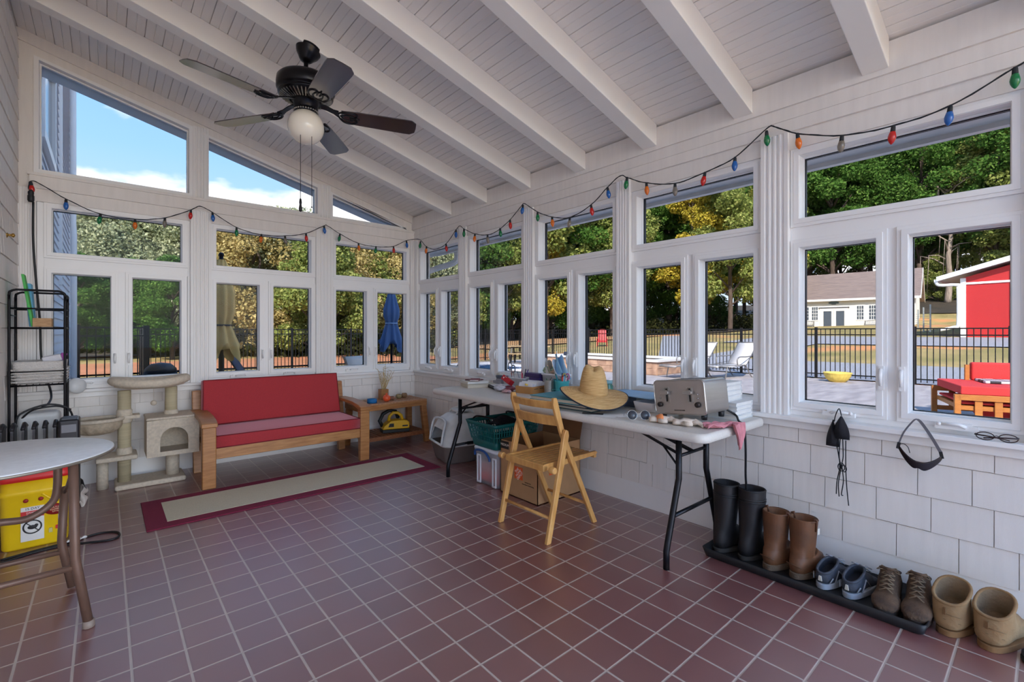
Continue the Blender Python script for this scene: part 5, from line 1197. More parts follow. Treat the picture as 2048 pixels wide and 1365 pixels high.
mb = MB(); mb.lathe([(.001,2.825),(.05,2.822),(.05,2.80),(.09,2.795),(.150,2.786),(.165,2.77),(.168,2.745),(.168,2.71),(.163,2.702),(.150,2.698),(.150,2.69),(.16,2.684),(.158,2.676),(.12,2.652),(.085,2.644),(.07,2.643),(.07,2.60),(.064,2.592),(.001,2.592)], (fx,fy,0), 48); mb.build('motor_housing', fb, t)
mb = MB()
for i in range(40):
    a = 2*PI*i/40; c, s = math.cos(a), math.sin(a)
    mb.beam((fx+.092*c,fy+.092*s,2.643),(fx+.148*c,fy+.148*s,2.668), .006, .006)
mb.build('vent_ribs', br, t)
for k in range(5):
    a = R(-20.5 + 72*k); c, s = math.cos(a), math.sin(a)
    Q = Matrix.Translation((fx,fy,0)) @ Matrix.Rotation(a, 4, 'Z')
    pit = R(-12)
    F = lambda r, w: tuple(Q @ Vector((r, w*math.cos(pit), 2.635 - .045*min(1,max(0,(r-.1)/.12)) - .012*(r-.2) + w*math.sin(pit))))
    mb = MB()
    mb.loft([[F(r, -w_), F(r, w_), tuple(Vector(F(r, w_))-Vector((0,0,.007))), tuple(Vector(F(r, -w_))-Vector((0,0,.007)))] for r, w_ in ((.085,.022),(.12,.02),(.16,.018),(.19,.03))], smooth=False)
    for s_ in (-1,1):
        pts = [(.185,0),(.20,.03*s_),(.24,.052*s_),(.28,.05*s_),(.30,.03*s_),(.285,.012*s_),(.255,.008*s_)]
        mb.tube([Vector(F(*p))-Vector((0,0,.007)) for p in smooth_path([(p[0],p[1],0) for p in pts], 4) for p in [(p[0],p[1])]], .006, 6)
        mb.tube([Vector(F(*p))-Vector((0,0,.007)) for p in ((.20,0),(.235,.026*s_),(.27,.022*s_),(.30,0),(.315,0))], .005, 6)
    iron = mb.build('blade_iron', fb, t)
    outl = []
    for r, w_ in ((.205,.046),(.22,.056),(.30,.063),(.45,.068),(.60,.071),(.64,.070),(.655,.058),(.67,.045),(.673,0)): outl.append((r, w_))
    full = outl + [(r, -w_) for r, w_ in reversed(outl[:-1])]
    mb = MB(); n_ = len(full); top = [F(r, w_) for r, w_ in full]; bot = [tuple(Vector(p)-Vector((0,0,.006))) for p in top]
    mb.add(top+bot, [tuple(range(n_)), tuple(range(2*n_-1, n_-1, -1))] + [(i, (i+1) % n_, n_+(i+1) % n_, n_+i) for i in range(n_)])
    bl = mb.build('blade', fw, t)
MB().lathe([(.058,2.60),(.066,2.592),(.07,2.58),(.066,2.572),(.06,2.57)], (fx,fy,0), 36).build('light_fitter', fb, t)
mb = MB()
for i in range(30):
    a = 2*PI*i/30; mb.ball((fx+.069*math.cos(a),fy+.069*math.sin(a),2.582), .0055, 8, 5)
mb.build('bead_ring', br, t)
g_ = [( .105*math.sin(R(q)), 2.488 - .105*math.cos(R(q))) for q in range(0,150,8)]
g_[0] = (.001, 2.383)
MB().lathe(g_ + [(.052,2.585)], (fx,fy,0), 40).build('globe', gl, t)
mb = MB(); mb.tube([(fx-.045,fy-.05,2.60),(fx-.048,fy-.052,2.40),(fx-.048,fy-.052,2.02)], .0018, 6); mb.lathe([(.001,1.945),(.009,1.95),(.010,1.965),(.006,1.99),(.008,2.0),(.006,2.02),(.001,2.03)], (fx-.048,fy-.052,0), 14); mb.build('pull_chain', fb, t)
mb = MB(); mb.tube([(fx+.015,fy-.07,2.60),(fx+.012,fy-.07,2.40),(fx+.012,fy-.07,1.985)], .0014, 6); mb.ball((fx+.012,fy-.07,1.98), .005, 8, 5); mb.build('pull_chain', fb, t)
# ------------------------------------------------------------------ string of coloured bulbs
CORD= [(-0.429, 4.985, 2.304), (-0.416, 4.985, 2.344), (-0.369, 4.985, 2.332), (-0.227, 4.985, 2.245), (-0.03, 4.985, 2.162), (0.188, 4.985, 2.153), (0.388, 4.985, 2.197), (0.573, 4.985, 2.297), (0.64, 4.985, 2.34), (0.735, 4.985, 2.302), (0.926, 4.985, 2.194), (1.136, 4.985, 2.153), (1.347, 4.985, 2.171), (1.547, 4.985, 2.224), (1.727, 4.985, 2.327), (1.763, 4.985, 2.332), (1.894, 4.985, 2.266), (2.098, 4.985, 2.19), (2.319, 4.985, 2.178), (2.515, 4.985, 2.207), (2.674, 4.985, 2.291), (2.775, 4.859, 2.302), (2.775, 4.7, 2.199), (2.775, 4.506, 2.139), (2.775, 4.283, 2.168), (2.775, 4.093, 2.288), (2.775, 4.019, 2.317), (2.775, 3.948, 2.274), (2.775, 3.759, 2.193), (2.775, 3.557, 2.152), (2.775, 3.405, 2.166), (2.775, 3.226, 2.236), (2.775, 3.07, 2.332), (2.775, 3.025, 2.34), (2.775, 2.867, 2.239), (2.775, 2.696, 2.165), (2.775, 2.499, 2.125), (2.775, 2.287, 2.18), (2.775, 2.133, 2.277), (2.775, 2.022, 2.333), (2.775, 1.955, 2.302), (2.775, 1.806, 2.231), (2.775, 1.595, 2.177), (2.775, 1.395, 2.197), (2.775, 1.214, 2.238), (2.775, 1.041, 2.348), (2.775, 0.997, 2.344), (2.775, 0.887, 2.273), (2.775, 0.688, 2.2), (2.775, 0.487, 2.181), (2.775, 0.292, 2.203), (2.775, 0.099, 2.288), (2.775, 0.059, 2.304)]
BULBS= [(-0.416, 4.985, 2.337, 'red'), (-0.227, 4.985, 2.242, 'blue'), (-0.027, 4.985, 2.163, 'green'), (0.188, 4.985, 2.153, 'orange'), (0.388, 4.985, 2.197, 'clear'), (0.573, 4.985, 2.297, 'red'), (0.735, 4.985, 2.302, 'blue'), (0.926, 4.985, 2.194, 'green'), (1.136, 4.985, 2.158, 'orange'), (1.347, 4.985, 2.171, 'clear'), (1.547, 4.985, 2.224, 'red'), (1.727, 4.985, 2.327, 'blue'), (1.894, 4.985, 2.266, 'green'), (2.098, 4.985, 2.19, 'orange'), (2.301, 4.985, 2.181, 'green'), (2.515, 4.985, 2.207, 'red'), (2.681, 4.985, 2.291, 'blue'), (2.775, 4.824, 2.274, 'green'), (2.775, 4.689, 2.197, 'orange'), (2.775, 4.283, 2.168, 'red'), (2.775, 4.093, 2.288, 'blue'), (2.775, 3.948, 2.274, 'green'), (2.775, 3.759, 2.193, 'orange'), (2.775, 3.557, 2.152, 'clear'), (2.775, 3.368, 2.183, 'green'), (2.775, 3.226, 2.236, 'red'), (2.775, 3.051, 2.336, 'blue'), (2.775, 2.867, 2.239, 'green'), (2.775, 2.696, 2.165, 'orange'), (2.775, 2.499, 2.125, 'clear'), (2.775, 2.287, 2.18, 'red'), (2.775, 2.133, 2.277, 'blue'), (2.775, 1.963, 2.308, 'green'), (2.775, 1.806, 2.231, 'orange'), (2.775, 1.595, 2.177, 'clear'), (2.775, 1.395, 2.197, 'red'), (2.775, 1.214, 2.238, 'blue'), (2.775, 1.041, 2.336, 'green'), (2.775, 0.887, 2.273, 'orange'), (2.775, 0.688, 2.2, 'clear'), (2.775, 0.486, 2.18, 'red'), (2.775, 0.291, 2.202, 'blue'), (2.775, 0.099, 2.288, 'green')]
t = thing('string_lights', 'string of coloured bulbs on dark cord along both window walls', 'string lights', (-.43,4.985,2.30))
cp = [Vector(p) for p in smooth_path(CORD, 6)]
mb = MB(); mb.tube(cp, .0032, 6)
mb.tube([p + Vector((.003*math.sin(i*1.3), .003*math.sin(i*1.3), .003*math.cos(i*1.3))) for i, p in enumerate(cp)], .0024, 5)
mb.build('cord', cord_m, t)
bc = {'red':(214,34,26),'blue':(28,104,190),'green':(10,130,72),'orange':(240,122,26),'clear':(150,140,128)}
rnd = random.Random(6)
for x, y, z, c in BULBS:
    d = Vector((rnd.uniform(-.15,.15), rnd.uniform(-.15,.15), -1)).normalized()
    p = Vector((x, y, z - .004))
    b = MB().lathe([(.0105,0),(.0125,.006),(.0155,.018),(.0165,.026),(.0145,.038),(.009,.050),(.004,.056),(.001,.058)], p + d*.022, 16, axis=d).build('bulb', M('bulb_' + c, bc[c], .22, var=.03, coat=.3, trans=.25 if c != 'clear' else .5), t)
    MB().lathe([(.006,-.006),(.0085,0),(.0095,.012),(.0105,.024),(.001,.0245)], p, 12, axis=d).build('socket', cord_m, b)
mb = MB(); mb.tube(smooth_path([(-.429,4.985,2.304),(-.43,4.99,2.29),(-.425,4.985,2.27)], 4), .003, 6); mb.lathe([(.013,0),(.019,.012),(.019,.045),(.015,.055),(.017,.06),(.017,.075),(.008,.09)], (-.416,4.975,2.185), 16); mb.build('plug', black_plastic, t)
# ------------------------------------------------------------------ outdoors
GZ = -.10
def H(x, y):
    r = max(0, x-16.5); f = min(1, max(.05, 1.32 - y/34.0)); h = GZ + .047*r*f
    h += .10*max(0, x-62) + .012*max(0, math.hypot(x,y)-24)*max(0, min(1, (y-8)/12))
    return h
def terrain(name, x0, x1, y0, y1, nx, ny, mat, lift=0.0):
    return struct(MB().grid(lambda u, v: (x0+(x1-x0)*u, y0+(y1-y0)*v, H(x0+(x1-x0)*u, y0+(y1-y0)*v)+lift), nx, ny).build(name, mat, loc=(x0,y0,0)))
lawn_m = M('lawn', (178,152,98), .95, rgb2=(128,120,66), scale=.55, bump=.5, bscale=40)
# patches of orange clay
nt = lawn_m.node_tree; N = nt.nodes; L = nt.links; b_ = N['Principled BSDF']; rp0 = [n for n in N if n.type == 'VALTORGB'][0]; mp_ = [n for n in N if n.type == 'MAPPING'][0]
n2 = N.new('ShaderNodeTexNoise'); n2.inputs['Scale'].default_value = .16; n2.inputs['Detail'].default_value = 6; L.new(mp_.outputs[0], n2.inputs['Vector'])
r2 = N.new('ShaderNodeValToRGB'); r2.color_ramp.elements[0].position = .55; r2.color_ramp.elements[1].position = .63; L.new(n2.outputs['Fac'], r2.inputs['Fac'])
m2 = N.new('ShaderNodeMix'); m2.data_type = 'RGBA'; L.new(r2.outputs['Color'], m2.inputs[0]); L.new(rp0.outputs['Color'], m2.inputs[6]); m2.inputs[7].default_value = (*lin((206,140,88)), 1); L.new(m2.outputs[2], b_.inputs['Base Color'])
n3 = N.new('ShaderNodeTexNoise'); n3.inputs['Scale'].default_value = 14; n3.inputs['Detail'].default_value = 4; L.new(mp_.outputs[0], n3.inputs['Vector'])
m3 = N.new('ShaderNodeMix'); m3.data_type = 'RGBA'; m3.blend_type = 'OVERLAY'; m3.inputs[0].default_value = .6; L.new(m2.outputs[2], m3.inputs[6]); L.new(n3.outputs['Fac'], m3.inputs[7]); L.new(m3.outputs[2], b_.inputs['Base Color'])
terrain('ground', -30, 130, -40, 110, 80, 75, lawn_m, -.03)
patio_m = M('patio_stamped', (178,170,168), .8, rgb2=(146,138,138), scale=1.6, stretch=(1,4,1), bump=.25, bscale=9)
struct(MB().box((2.991,-9,GZ-.12),(15.25,16.6,GZ)).build('patio', patio_m)); struct(MB().box((-.5,5.221,GZ-.12),(2.991,16.0,GZ)).build('patio', patio_m))
grav = M('gravel', (172,172,178), .95, rgb2=(128,128,134), scale=18, bump=.8, bscale=60)
terrain('path', 15.6, 20.5, -10, 9.5, 10, 30, grav, .0); terrain('path', 15.6, 34, 8.6, 10.6, 20, 6, grav, .02); terrain('path', 30, 37.4, -12, 14, 12, 20, grav, .02)
struct(MB().grid(lambda u, v: ((15.6+22*u)+1.5*v*.53, (8.9+12.5*u)-(2.6+1.2*u)*(v-.5)*-1, H((15.6+22*u)+1.5*v*.53, (8.9+12.5*u)+(2.6+1.2*u)*(v-.5))+.05), 24, 4).build('path', grav, loc=(15.6,8.9,0)))
clay = M('clay_bank', (196,122,84), .95, rgb2=(168,112,70), scale=.8, bump=.5, bscale=12)
terrain('path', -3, 13, 19.0, 25.0, 16, 6, clay, .03); terrain('path', 19, 40, 24, 33, 16, 8, M('clay_bank_pale', (206,160,118), .95, rgb2=(170,130,84), scale=.5, bump=.5, bscale=12), .05)
ff = M('forest_floor', (74,62,46), .95, rgb2=(48,42,32), scale=.8, bump=.5, bscale=8)
terrain('ground', 44, 128, 20, 80, 30, 20, ff, .06); terrain('ground', 70, 128, -38, 21, 20, 20, ff, .05); terrain('ground', 24, 60, 30, 80, 14, 20, ff, .045); terrain('ground', -28, 24, 30, 80, 20, 18, ff, .055)
# house wing continuing beyond the back wall
t = struct(bpy.data.objects.new('house_wing', None)); C.objects.link(t)
mb = MB(); mb.box((-9,-6,-.1),(-1.25,5.0,7.4)); mb.box((-9,5.0,-.1),(-.52,12.3,7.4))
for i in range(66):
    z = -.05+.112*i; mb.prism([(-.52,z),(-.497,z),(-.515,z+.112),(-.52,z+.112)], 5.23, 12.3, lambda u, v, h: (u, h, v))
mb.build('siding', siding_m, t)
mb = MB(); mb.box((-.525,12.16,-.1),(-.478,12.34,7.4)); mb.box((-.52,9.4,1.9),(-.47,9.52,7.4)); mb.build('corner_board', white_trim, t)
mb = MB(); mb.tube([(-.44,11.7,7.4),(-.44,11.7,3.2),(-.43,11.7,3.0),(-.43,11.7,-.1)], .045, 10); mb.build('downspout', white_trim, t)
mb = MB(); mb.ring(rect(6.7,8.2,3.2,4.4), rect(6.8,8.1,3.3,4.3), .0, .05, lambda u, v, d: (-.46-d, u, v)); mb.build('window_frame', white_trim, t)
MB().box((-.50,6.8,3.3),(-.495,8.1,4.3)).build('window_glass', M('far_glass', (70,80,92), .1), t)
# ---- picket fences
def fence(name, label, pts, gap=.112, z0=GZ, top=1.30, posts=2.0, skip=None):
    a = Vector((*pts[0],0)); b = Vector((*pts[1],0)); L_ = (b-a).length; d = (b-a)/L_
    t = thing(name, label, 'fence', ((a.x+b.x)/2,(a.y+b.y)/2,z0))
    n_ = max(1, round(L_/posts)); seg = L_/n_
    for i in range(n_+1):
        p = a + d*(seg*i); MB().box((p.x-.032,p.y-.032,z0),(p.x+.032,p.y+.032,top+.05)).build('post', fence_m, t)
    for i in range(n_):
        p = a + d*(seg*i); q = a + d*(seg*(i+1)); mb = MB()
        for z in (top, top-.16, z0+.13): mb.beam(p+Vector((0,0,z)), q+Vector((0,0,z)), .026, .03)
        k = max(1, int(seg/gap))
        for j in range(1, k):
            r = p + (q-p)*(j/k); mb.box((r.x-.009,r.y-.009,z0+.05),(r.x+.009,r.y+.009,top))
        mb.build('picket_panel', fence_m, t)
    return t
fence('picket_fence','black metal picket fence running past the white house, parallel to the long window wall',((15.4,2.35),(15.4,17.0)))
fence('picket_fence','black metal picket fence in front of the red barn right of the gate',((15.4,.55),(15.4,-5.5)))
t = fence('fence_gate','black metal picket gate in the fence before the red barn',((15.38,2.27),(15.38,.62)),posts=1.65); t['category'] = 'gate'
fence('picket_fence','black metal picket fence behind the picnic table along the back yard',((15.3,17.05),(.8,17.6)))
fence('picket_fence','short black metal fence panel nearest the house wing corner',((-.38,11.75),(.62,12.1)),gap=.13,posts=1.1)
fence('picket_fence','black metal fence running back from the short panel to the wood edge',((.66,12.16),(.78,17.5)),gap=.12)
# ---- white house with brown roof
def at(px, d): return Vector((0,0,0))
f0 = Vector((57.2,22.3,0)); f1 = Vector((58.6,8.6,0)); fd = (f1-f0).normalized(); fn = Vector((fd.y,-fd.x,0))
if fn.x > 0: fn = -fn   # towards the porch
HG = 1.45; LW = (f1-f0).length; DP = 8.0
hs = lambda u, v, h: tuple(f0 + fd*u + fn*h + Vector((0,0,HG+v)))
wh = M('house_white', (238,234,226), .7, var=.02); rf = M('roof_shingle', (146,128,120), .9, rgb2=(112,98,94), scale=1.5, stretch=(1,1,14), bump=.4, bscale=8)
t = thing('white_house', 'small white house with brown shingle roof beyond the fence', 'house', tuple(f0+fd*(LW/2)+Vector((0,0,HG))))
mb = MB(); mb.prism([(0,-1.2),(LW,-1.2),(LW,3.3),(0,3.3)], 0, -DP, hs)
mb.prism([(0,3.3),(-DP,3.3),(-DP/2,6.05)], 0, LW, lambda u, v, h: hs(h, v, u)); mb.build('walls', wh, t)
mb = MB()
for s_ in (0,1):
    e = [(.45,3.02),(.45,3.2),(-DP/2,6.28),(-DP/2,6.08)] if s_ == 0 else [(-DP-.45,3.02),(-DP-.45,3.2),(-DP/2,6.28),(-DP/2,6.08)]
    mb.prism(e, -.4, LW+.4, lambda u, v, h: hs(h, v, u))
mb.build('roof', rf, t)
mb = MB(); mb.prism([(-.4,2.98),(LW+.4,2.98),(LW+.4,3.2),(-.4,3.2)], .45, .49, hs)
mb.prism([(.47,2.95),(.47,3.2),(-DP/2,6.27),(-DP/2,6.0)], LW+.4, LW+.44, lambda u, v, h: hs(h, v, u)); mb.prism([(-DP-.47,2.95),(-DP-.47,3.2),(-DP/2,6.27),(-DP/2,6.0)], LW+.4, LW+.44, lambda u, v, h: hs(h, v, u))
mb.build('fascia', white_trim, t)
fg = M('far_glass', (70,80,92), .1)
uD = 7.25
mb = MB(); mb.ring(rect(uD-1.25,uD+1.25,0,2.25), rect(uD-1.12,uD+1.12,0.02,2.12), 0, .06, hs); mb.build('door_frame', white_trim, t)
for s_ in (-1,1):
    mb = MB(); mb.ring(rect(uD+s_*.56-.55,uD+s_*.56+.55,.02,2.1), rect(uD+s_*.56-.36,uD+s_*.56+.36,.12,1.95), .01, .05, hs); dr = mb.build('door', wh, t)
    MB().prism(rect(uD+s_*.56-.36,uD+s_*.56+.36,.12,1.95), .012, .03, hs).build('door_glass', fg, dr)
MB().prism(rect(uD-1.35,uD+1.35,2.25,2.37), 0, .10, hs).build('lintel', M('lintel_dark', (90,90,96), .6), t)
for u_ in (4.72,5.55,9.5,10.5):
    mb = MB(); mb.ring(rect(u_-.34,u_+.34,.95,2.5), rect(u_-.27,u_+.27,1.03,2.42), 0, .05, hs)
    for q in (-.09,.09): mb.prism(rect(u_+q-.02,u_+q+.02,1.03,2.42), .01, .05, hs)
    for q in (1.38,1.73,2.07): mb.prism(rect(u_-.27,u_+.27,q-.02,q+.02), .01, .05, hs)
    w_ = mb.build('window', white_trim, t); MB().prism(rect(u_-.27,u_+.27,1.03,2.42), .005, .03, hs).build('pane', fg, w_)
mb = MB(); mb.prism([(uD-.42,2.72),(uD+.42,2.72),(uD+.46,2.86),(uD+.25,2.98),(uD-.25,2.98),(uD-.46,2.86)], 0, .06, hs); mb.build('sign', M('sign_teal', (90,110,116), .6), t)
mb = MB(); mb.prism([(uD-.2,2.62),(uD+.2,2.62),(uD+.2,2.72),(uD-.2,2.72)], 0, .05, hs); mb.build('lantern', M('lantern_grey', (120,124,126), .5), t)
for k, (u_, lb) in enumerate(((4.6,'slatted bench against the white house left of its glass doors'),(10.9,'slatted bench against the white house right of its glass doors'))):
    b0 = tuple(f0+fd*u_+fn*.8+Vector((0,0,HG))); t = thing('garden_bench', lb, 'bench', b0)
    hb_ = lambda a, b, c: hs(u_+a, b, .5+c)
    mb = MB(); mb.prism(rect(-1.0,1.0,.40,.46), 0, .55, hb_); mb.build('seat', M('bench_grey', (130,128,126), .6), t)
    mb = MB(); mb.ring([(-1.0,.46),(1.0,.46),(1.0,.85),(0,1.02),(-1.0,.85)], [(-.92,.52),(.92,.52),(.92,.8),(0,.95),(-.92,.8)], 0, .05, hb_)
    for i in range(17): mb.prism(rect(-.9+.11*i,-.9+.11*i+.03,.5,.9), .01, .04, hb_)
    mb.build('backrest', MATS['bench_grey'], t)
    for s_ in (-.95,.95):
        mb = MB(); mb.prism(rect(s_-.04,s_+.04,0,.62), .45, .53, hb_); mb.build('leg', MATS['bench_grey'], t); mb = MB(); mb.prism(rect(s_-.04,s_+.04,0,.9), 0, .06, hb_); mb.build('leg', MATS['bench_grey'], t)
# ---- red barn
g0 = Vector((38.6,3.58,0)); gd_ = Vector((-.10,-.995,0)).normalized(); gn_ = Vector((-.995,.10,0)).normalized()
BG = 1.3
bs = lambda u, v, h: tuple(g0 + gd_*u + gn_*h + Vector((0,0,BG+v)))
redb = M('barn_red', (190,42,44), .6, var=.04); bw = M('barn_trim', (232,236,240), .5)
t = thing('red_barn', 'red metal barn with white trim beyond the gate', 'barn', tuple(g0+gd_*5+Vector((0,0,BG))))
mb = MB(); mb.prism([(0,-.6),(10,-.6),(10,3.1),(5,4.55),(0,3.1)], 0, -12, bs); mb.build('walls', redb, t)
mb = MB(); mb.prism([(-1.0,3.05),(-1.0,3.22),(5,4.98),(5,4.75)], .5, -12.4, bs); mb.prism([(11.0,3.05),(11.0,3.22),(5,4.98),(5,4.75)], .5, -12.4, bs); mb.build('roof', bw, t)
mb = MB(); mb.prism(rect(-.02,.22,-.6,3.1), 0, .07, bs); mb.prism(rect(2.05,2.25,-.6,3.75), 0, .07, bs); mb.prism(rect(.2,2.1,2.72,2.84), 0, .05, bs); mb.prism(rect(2.2,10,2.85,3.12), 0, .12, bs); mb.prism([(-1.0,2.98),(-1.0,3.25),(5,5.0),(5,4.7)], .5, .56, bs); mb.build('trim', bw, t)
mb = MB(); mb.prism(rect(-1.12,-.98,2.95,3.1), .5, -12, bs); mb.tube(smooth_path([bs(-1.05,2.98,.4),bs(-.9,2.75,.35),bs(-.15,2.72,.2),bs(-.1,2.5,.12),bs(-.1,.4,.12),bs(-.25,.2,.3),bs(-.8,.02,.7)], 4), .09, 8); mb.build('gutter', bw, t)
# wire field fence between house and barn
t = thing('wire_fence', 'thin silver wire field fence between white house and red barn', 'fence', (50,8,1.4))
mb = MB(); wm = M('wire_grey', (170,176,176), .5, metal=.5)
for i in range(9): mb.tube([(58.5,9,1.5+.17*i),(40.5,5.2,1.05+.17*i)], .012, 5)
mb.build('wires', wm, t)
for i in range(5): f = i/4; MB().box((58.5-18*f-.04,9-3.8*f-.04,1.2),(58.5-18*f+.04,9-3.8*f+.04,3.0)).build('post', wm, t)
# ---- outdoor sofa with red cushions, side panel towards the porch
u0 = Vector((.31,-.95,0)).normalized(); n0 = Vector((.95,.31,0)).normalized(); o0 = Vector((9.05,.90,GZ))
t = thing('outdoor_sofa', 'wooden outdoor sofa with red cushions on the patio outside', 'sofa', tuple(o0+u0*.5))
so_ = lambda u, v, h: tuple(o0 + u0*u + n0*h + Vector((0,0,v)))
ow = wood('teak', (196,126,58), (166,100,42), .5)
for u_ in (.03,.98):
    for h_ in (.03,1.3):
        mb = MB(); mb.prism([(u_-.035,0),(u_+.035,0),(u_+.035,.44),(u_-.035,.44)], h_-.03, h_+.03, so_); mb.build('leg', ow, t, bevel=.006)
for h_ in (.03,1.3):
    mb = MB(); mb.prism(rect(.0,1.02,.36,.44), h_-.03, h_+.03, so_); mb.prism(rect(.06,.95,.05,.12), h_-.02, h_+.02, so_)
    for i in range(4): mb.prism(rect(.21+.2*i,.29+.2*i,.12,.36), h_-.012, h_+.012, so_)
    mb.build('side_panel', ow, t, bevel=.004)
mb = MB(); mb.prism(rect(.06,.95,.22,.28), .05, 1.28, so_); mb.build('seat_deck', ow, t)
redo = M('red_outdoor', (206,52,52), .8, var=.05, bump=.1, bscale=300)
mb = MB(); mb.prism(rect(.08,.95,.30,.335), .06, 1.26, so_); mb.prism(rect(.06,.97,.44,.56), .0, 1.28, so_); mb.build('seat_cushion', redo, t, bevel=.03, seg=3)
mb = MB(); mb.prism([(.44,.56),(.98,.56),(.98,.84),(.44,.84)], 1.12, 1.26, so_); mb.prism(rect(.30,.98,.12,.30), .2, .5, so_); mb.build('back_cushion', redo, t, bevel=.03, seg=3)
mb = MB(); mb.prism(rect(.37,.42,.30,.80), 1.14,1.2, so_); mb.build('back_post', ow, t)
def chk():
    m = bpy.data.materials.new('plaid'); m.use_nodes = True; N = m.node_tree.nodes; L = m.node_tree.links
    c = N.new('ShaderNodeTexChecker'); c.inputs['Scale'].default_value = 9; c.inputs['Color1'].default_value = (*lin((36,36,44)),1); c.inputs['Color2'].default_value = (*lin((206,206,210)),1)
    tc_ = N.new('ShaderNodeTexCoord'); L.new(tc_.outputs['Object'], c.inputs['Vector']); L.new(c.outputs['Color'], N['Principled BSDF'].inputs['Base Color']); return m
o = MB(); o.prism(rect(.45,.95,.562,.60), .55, 1.05, so_); tag(o.build('plaid_blanket', chk(), bevel=.012), 'black and white plaid blanket on the outdoor sofa seat', 'blanket')
# ---- patio things
o = MB().lathe([(.001,0),(.17,0),(.24,.06),(.30,.16),(.31,.22),(.33,.24),(.31,.25),(.28,.23),(.26,.12),(.001,.08)], (14.6,3.72,GZ), 32)
tag(o.build('planter_bowl', M('planter_yellow', (224,196,96), .6, var=.2, scale=6, stretch=(6,6,1))), 'yellow bowl planter on the patio by the picket fence', 'planter')
ms = M('lounger_mesh', (206,202,200), .7, var=.03, bump=.2, bscale=300); lf = M('lounger_frame', (150,146,142), .35, metal=.7)
def lounger(loc, rot, label):
    t = thing('patio_lounger', label, 'lounger', loc, rot)
    q = math.cos(R(52)); s_ = math.sin(R(52))
    mb = MB(); mb.grid(lambda u, v: (1.15*u, -.30+.60*v, .36-.03*math.sin(PI*u)), 10, 2, .012); mb.build('seat', ms, t, world=False)
    mb = MB(); mb.grid(lambda u, v: (1.13+.80*q*u, -.30+.60*v, .36+.80*s_*u-.03*math.sin(PI*u)), 10, 2, .012); mb.build('backrest', ms, t, world=False)
    mb = MB()
    for y in (-.315,.315): mb.tube([(-.02,y,.33),(0,y,.365),(1.15,y,.365),(1.13+.82*q,y,.36+.82*s_)], .014, 8)
    mb.tube([(1.13+.82*q,-.315,.36+.82*s_),(1.13+.82*q,.315,.36+.82*s_)], .014, 8); mb.tube([(-.02,-.315,.33),(-.02,.315,.33)], .014, 8); mb.build('frame', lf, t, world=False)
    for y in (-.315,.315):
        mb = MB(); mb.tube(smooth_path([(.35,y,.36),(.30,y,.18),(.26,y,0)], 4), .014, 8); mb.build('leg', lf, t, world=False)
        mb = MB(); mb.tube(smooth_path([(1.1,y,.36),(1.22,y,.20),(1.36,y,.02),(1.5,y,.0)], 4), .016, 8); mb.build('leg', lf, t, world=False)
        mb = MB(); mb.tube(smooth_path([(.72,y*1.12,.36),(.70,y*1.12,.52),(.80,y*1.12,.60),(1.05,y*1.12,.60),(1.36,y*1.05,.62)], 5), .017, 8); mb.build('armrest', lf, t, world=False)
    return t
lounger((12.9,6.35,GZ), R(-14), 'pale mesh patio lounger nearer the white house window, whole in view')
lounger((12.02,7.12,GZ), R(-14), 'pale mesh patio lounger beside the stone spa, partly hidden by window frame')
# stone spa with water
t = thing('stone_spa', 'raised stone spa with pale coping and water behind the straw hat', 'spa', (13.6,10.2,GZ))
stn = M('spa_stone', (196,160,134), .85, rgb2=(150,118,100), scale=5, bump=.4, bscale=20); cop = M('coping', (216,212,210), .7, var=.05)
xs0, xs1, ys0, ys1 = 12.55, 14.8, 7.8, 12.6
mb = MB(); mb.ring([(xs0,ys0),(xs1,ys0),(xs1,ys1),(xs0,ys1)], [(xs0+.3,ys0+.3),(xs1-.3,ys0+.3),(xs1-.3,ys1-.3),(xs0+.3,ys1-.3)], GZ, .30, lambda u, v, h: (u, v, h))
for k in range(2):
    for i in range(14):
        y = ys0+.01+.345*i+(.17 if k else 0); mb.box((xs0-.012,y,GZ+.015+.195*k),(xs0,min(y+.33,ys1),GZ+.195+.195*k))
    for i in range(6):
        x = xs0+.01+.37*i; mb.box((x,ys0-.012,GZ+.015+.195*k),(min(x+.35,xs1),ys0,GZ+.195+.195*k))
mb.build('stone_wall', stn, t)
mb = MB(); mb.ring([(xs0-.06,ys0-.06),(xs1+.06,ys0-.06),(xs1+.06,ys1+.06),(xs0-.06,ys1+.06)], [(xs0+.34,ys0+.34),(xs1-.34,ys0+.34),(xs1-.34,ys1-.34),(xs0+.34,ys1-.34)], .30, .36, lambda u, v, h: (u, v, h)); mb.build('coping', cop, t)
MB().box((xs0+.3,ys0+.3,GZ),(xs1-.3,ys1-.3,.24)).build('water', M('spa_water', (96,140,160), .05, spec=.8), t)
o = MB().cbox((12.75,11.3,.43),(.26,.8,.13)); tag(o.build('cushion', M('cushion_navy', (42,48,64), .8), bevel=.03, seg=3), 'dark navy cushion lying on the stone spa coping', 'cushion')
t = thing('swimming_pool', 'blue swimming pool with pale coping beyond the corner windows', 'pool', (9.5,13,GZ))
mb = MB(); mb.ring([(6.8,11.6),(12.0,11.6),(12.0,15.2),(6.8,15.2)], [(7.1,11.9),(11.7,11.9),(11.7,14.9),(7.1,14.9)], GZ+.001, GZ+.07, lambda u, v, h: (u, v, h)); mb.build('coping', cop, t)
MB().box((7.1,11.9,GZ+.001),(11.7,14.9,GZ+.03)).build('water', M('pool_water', (40,96,150), .05, spec=.8, bump=.2, bscale=3), t)
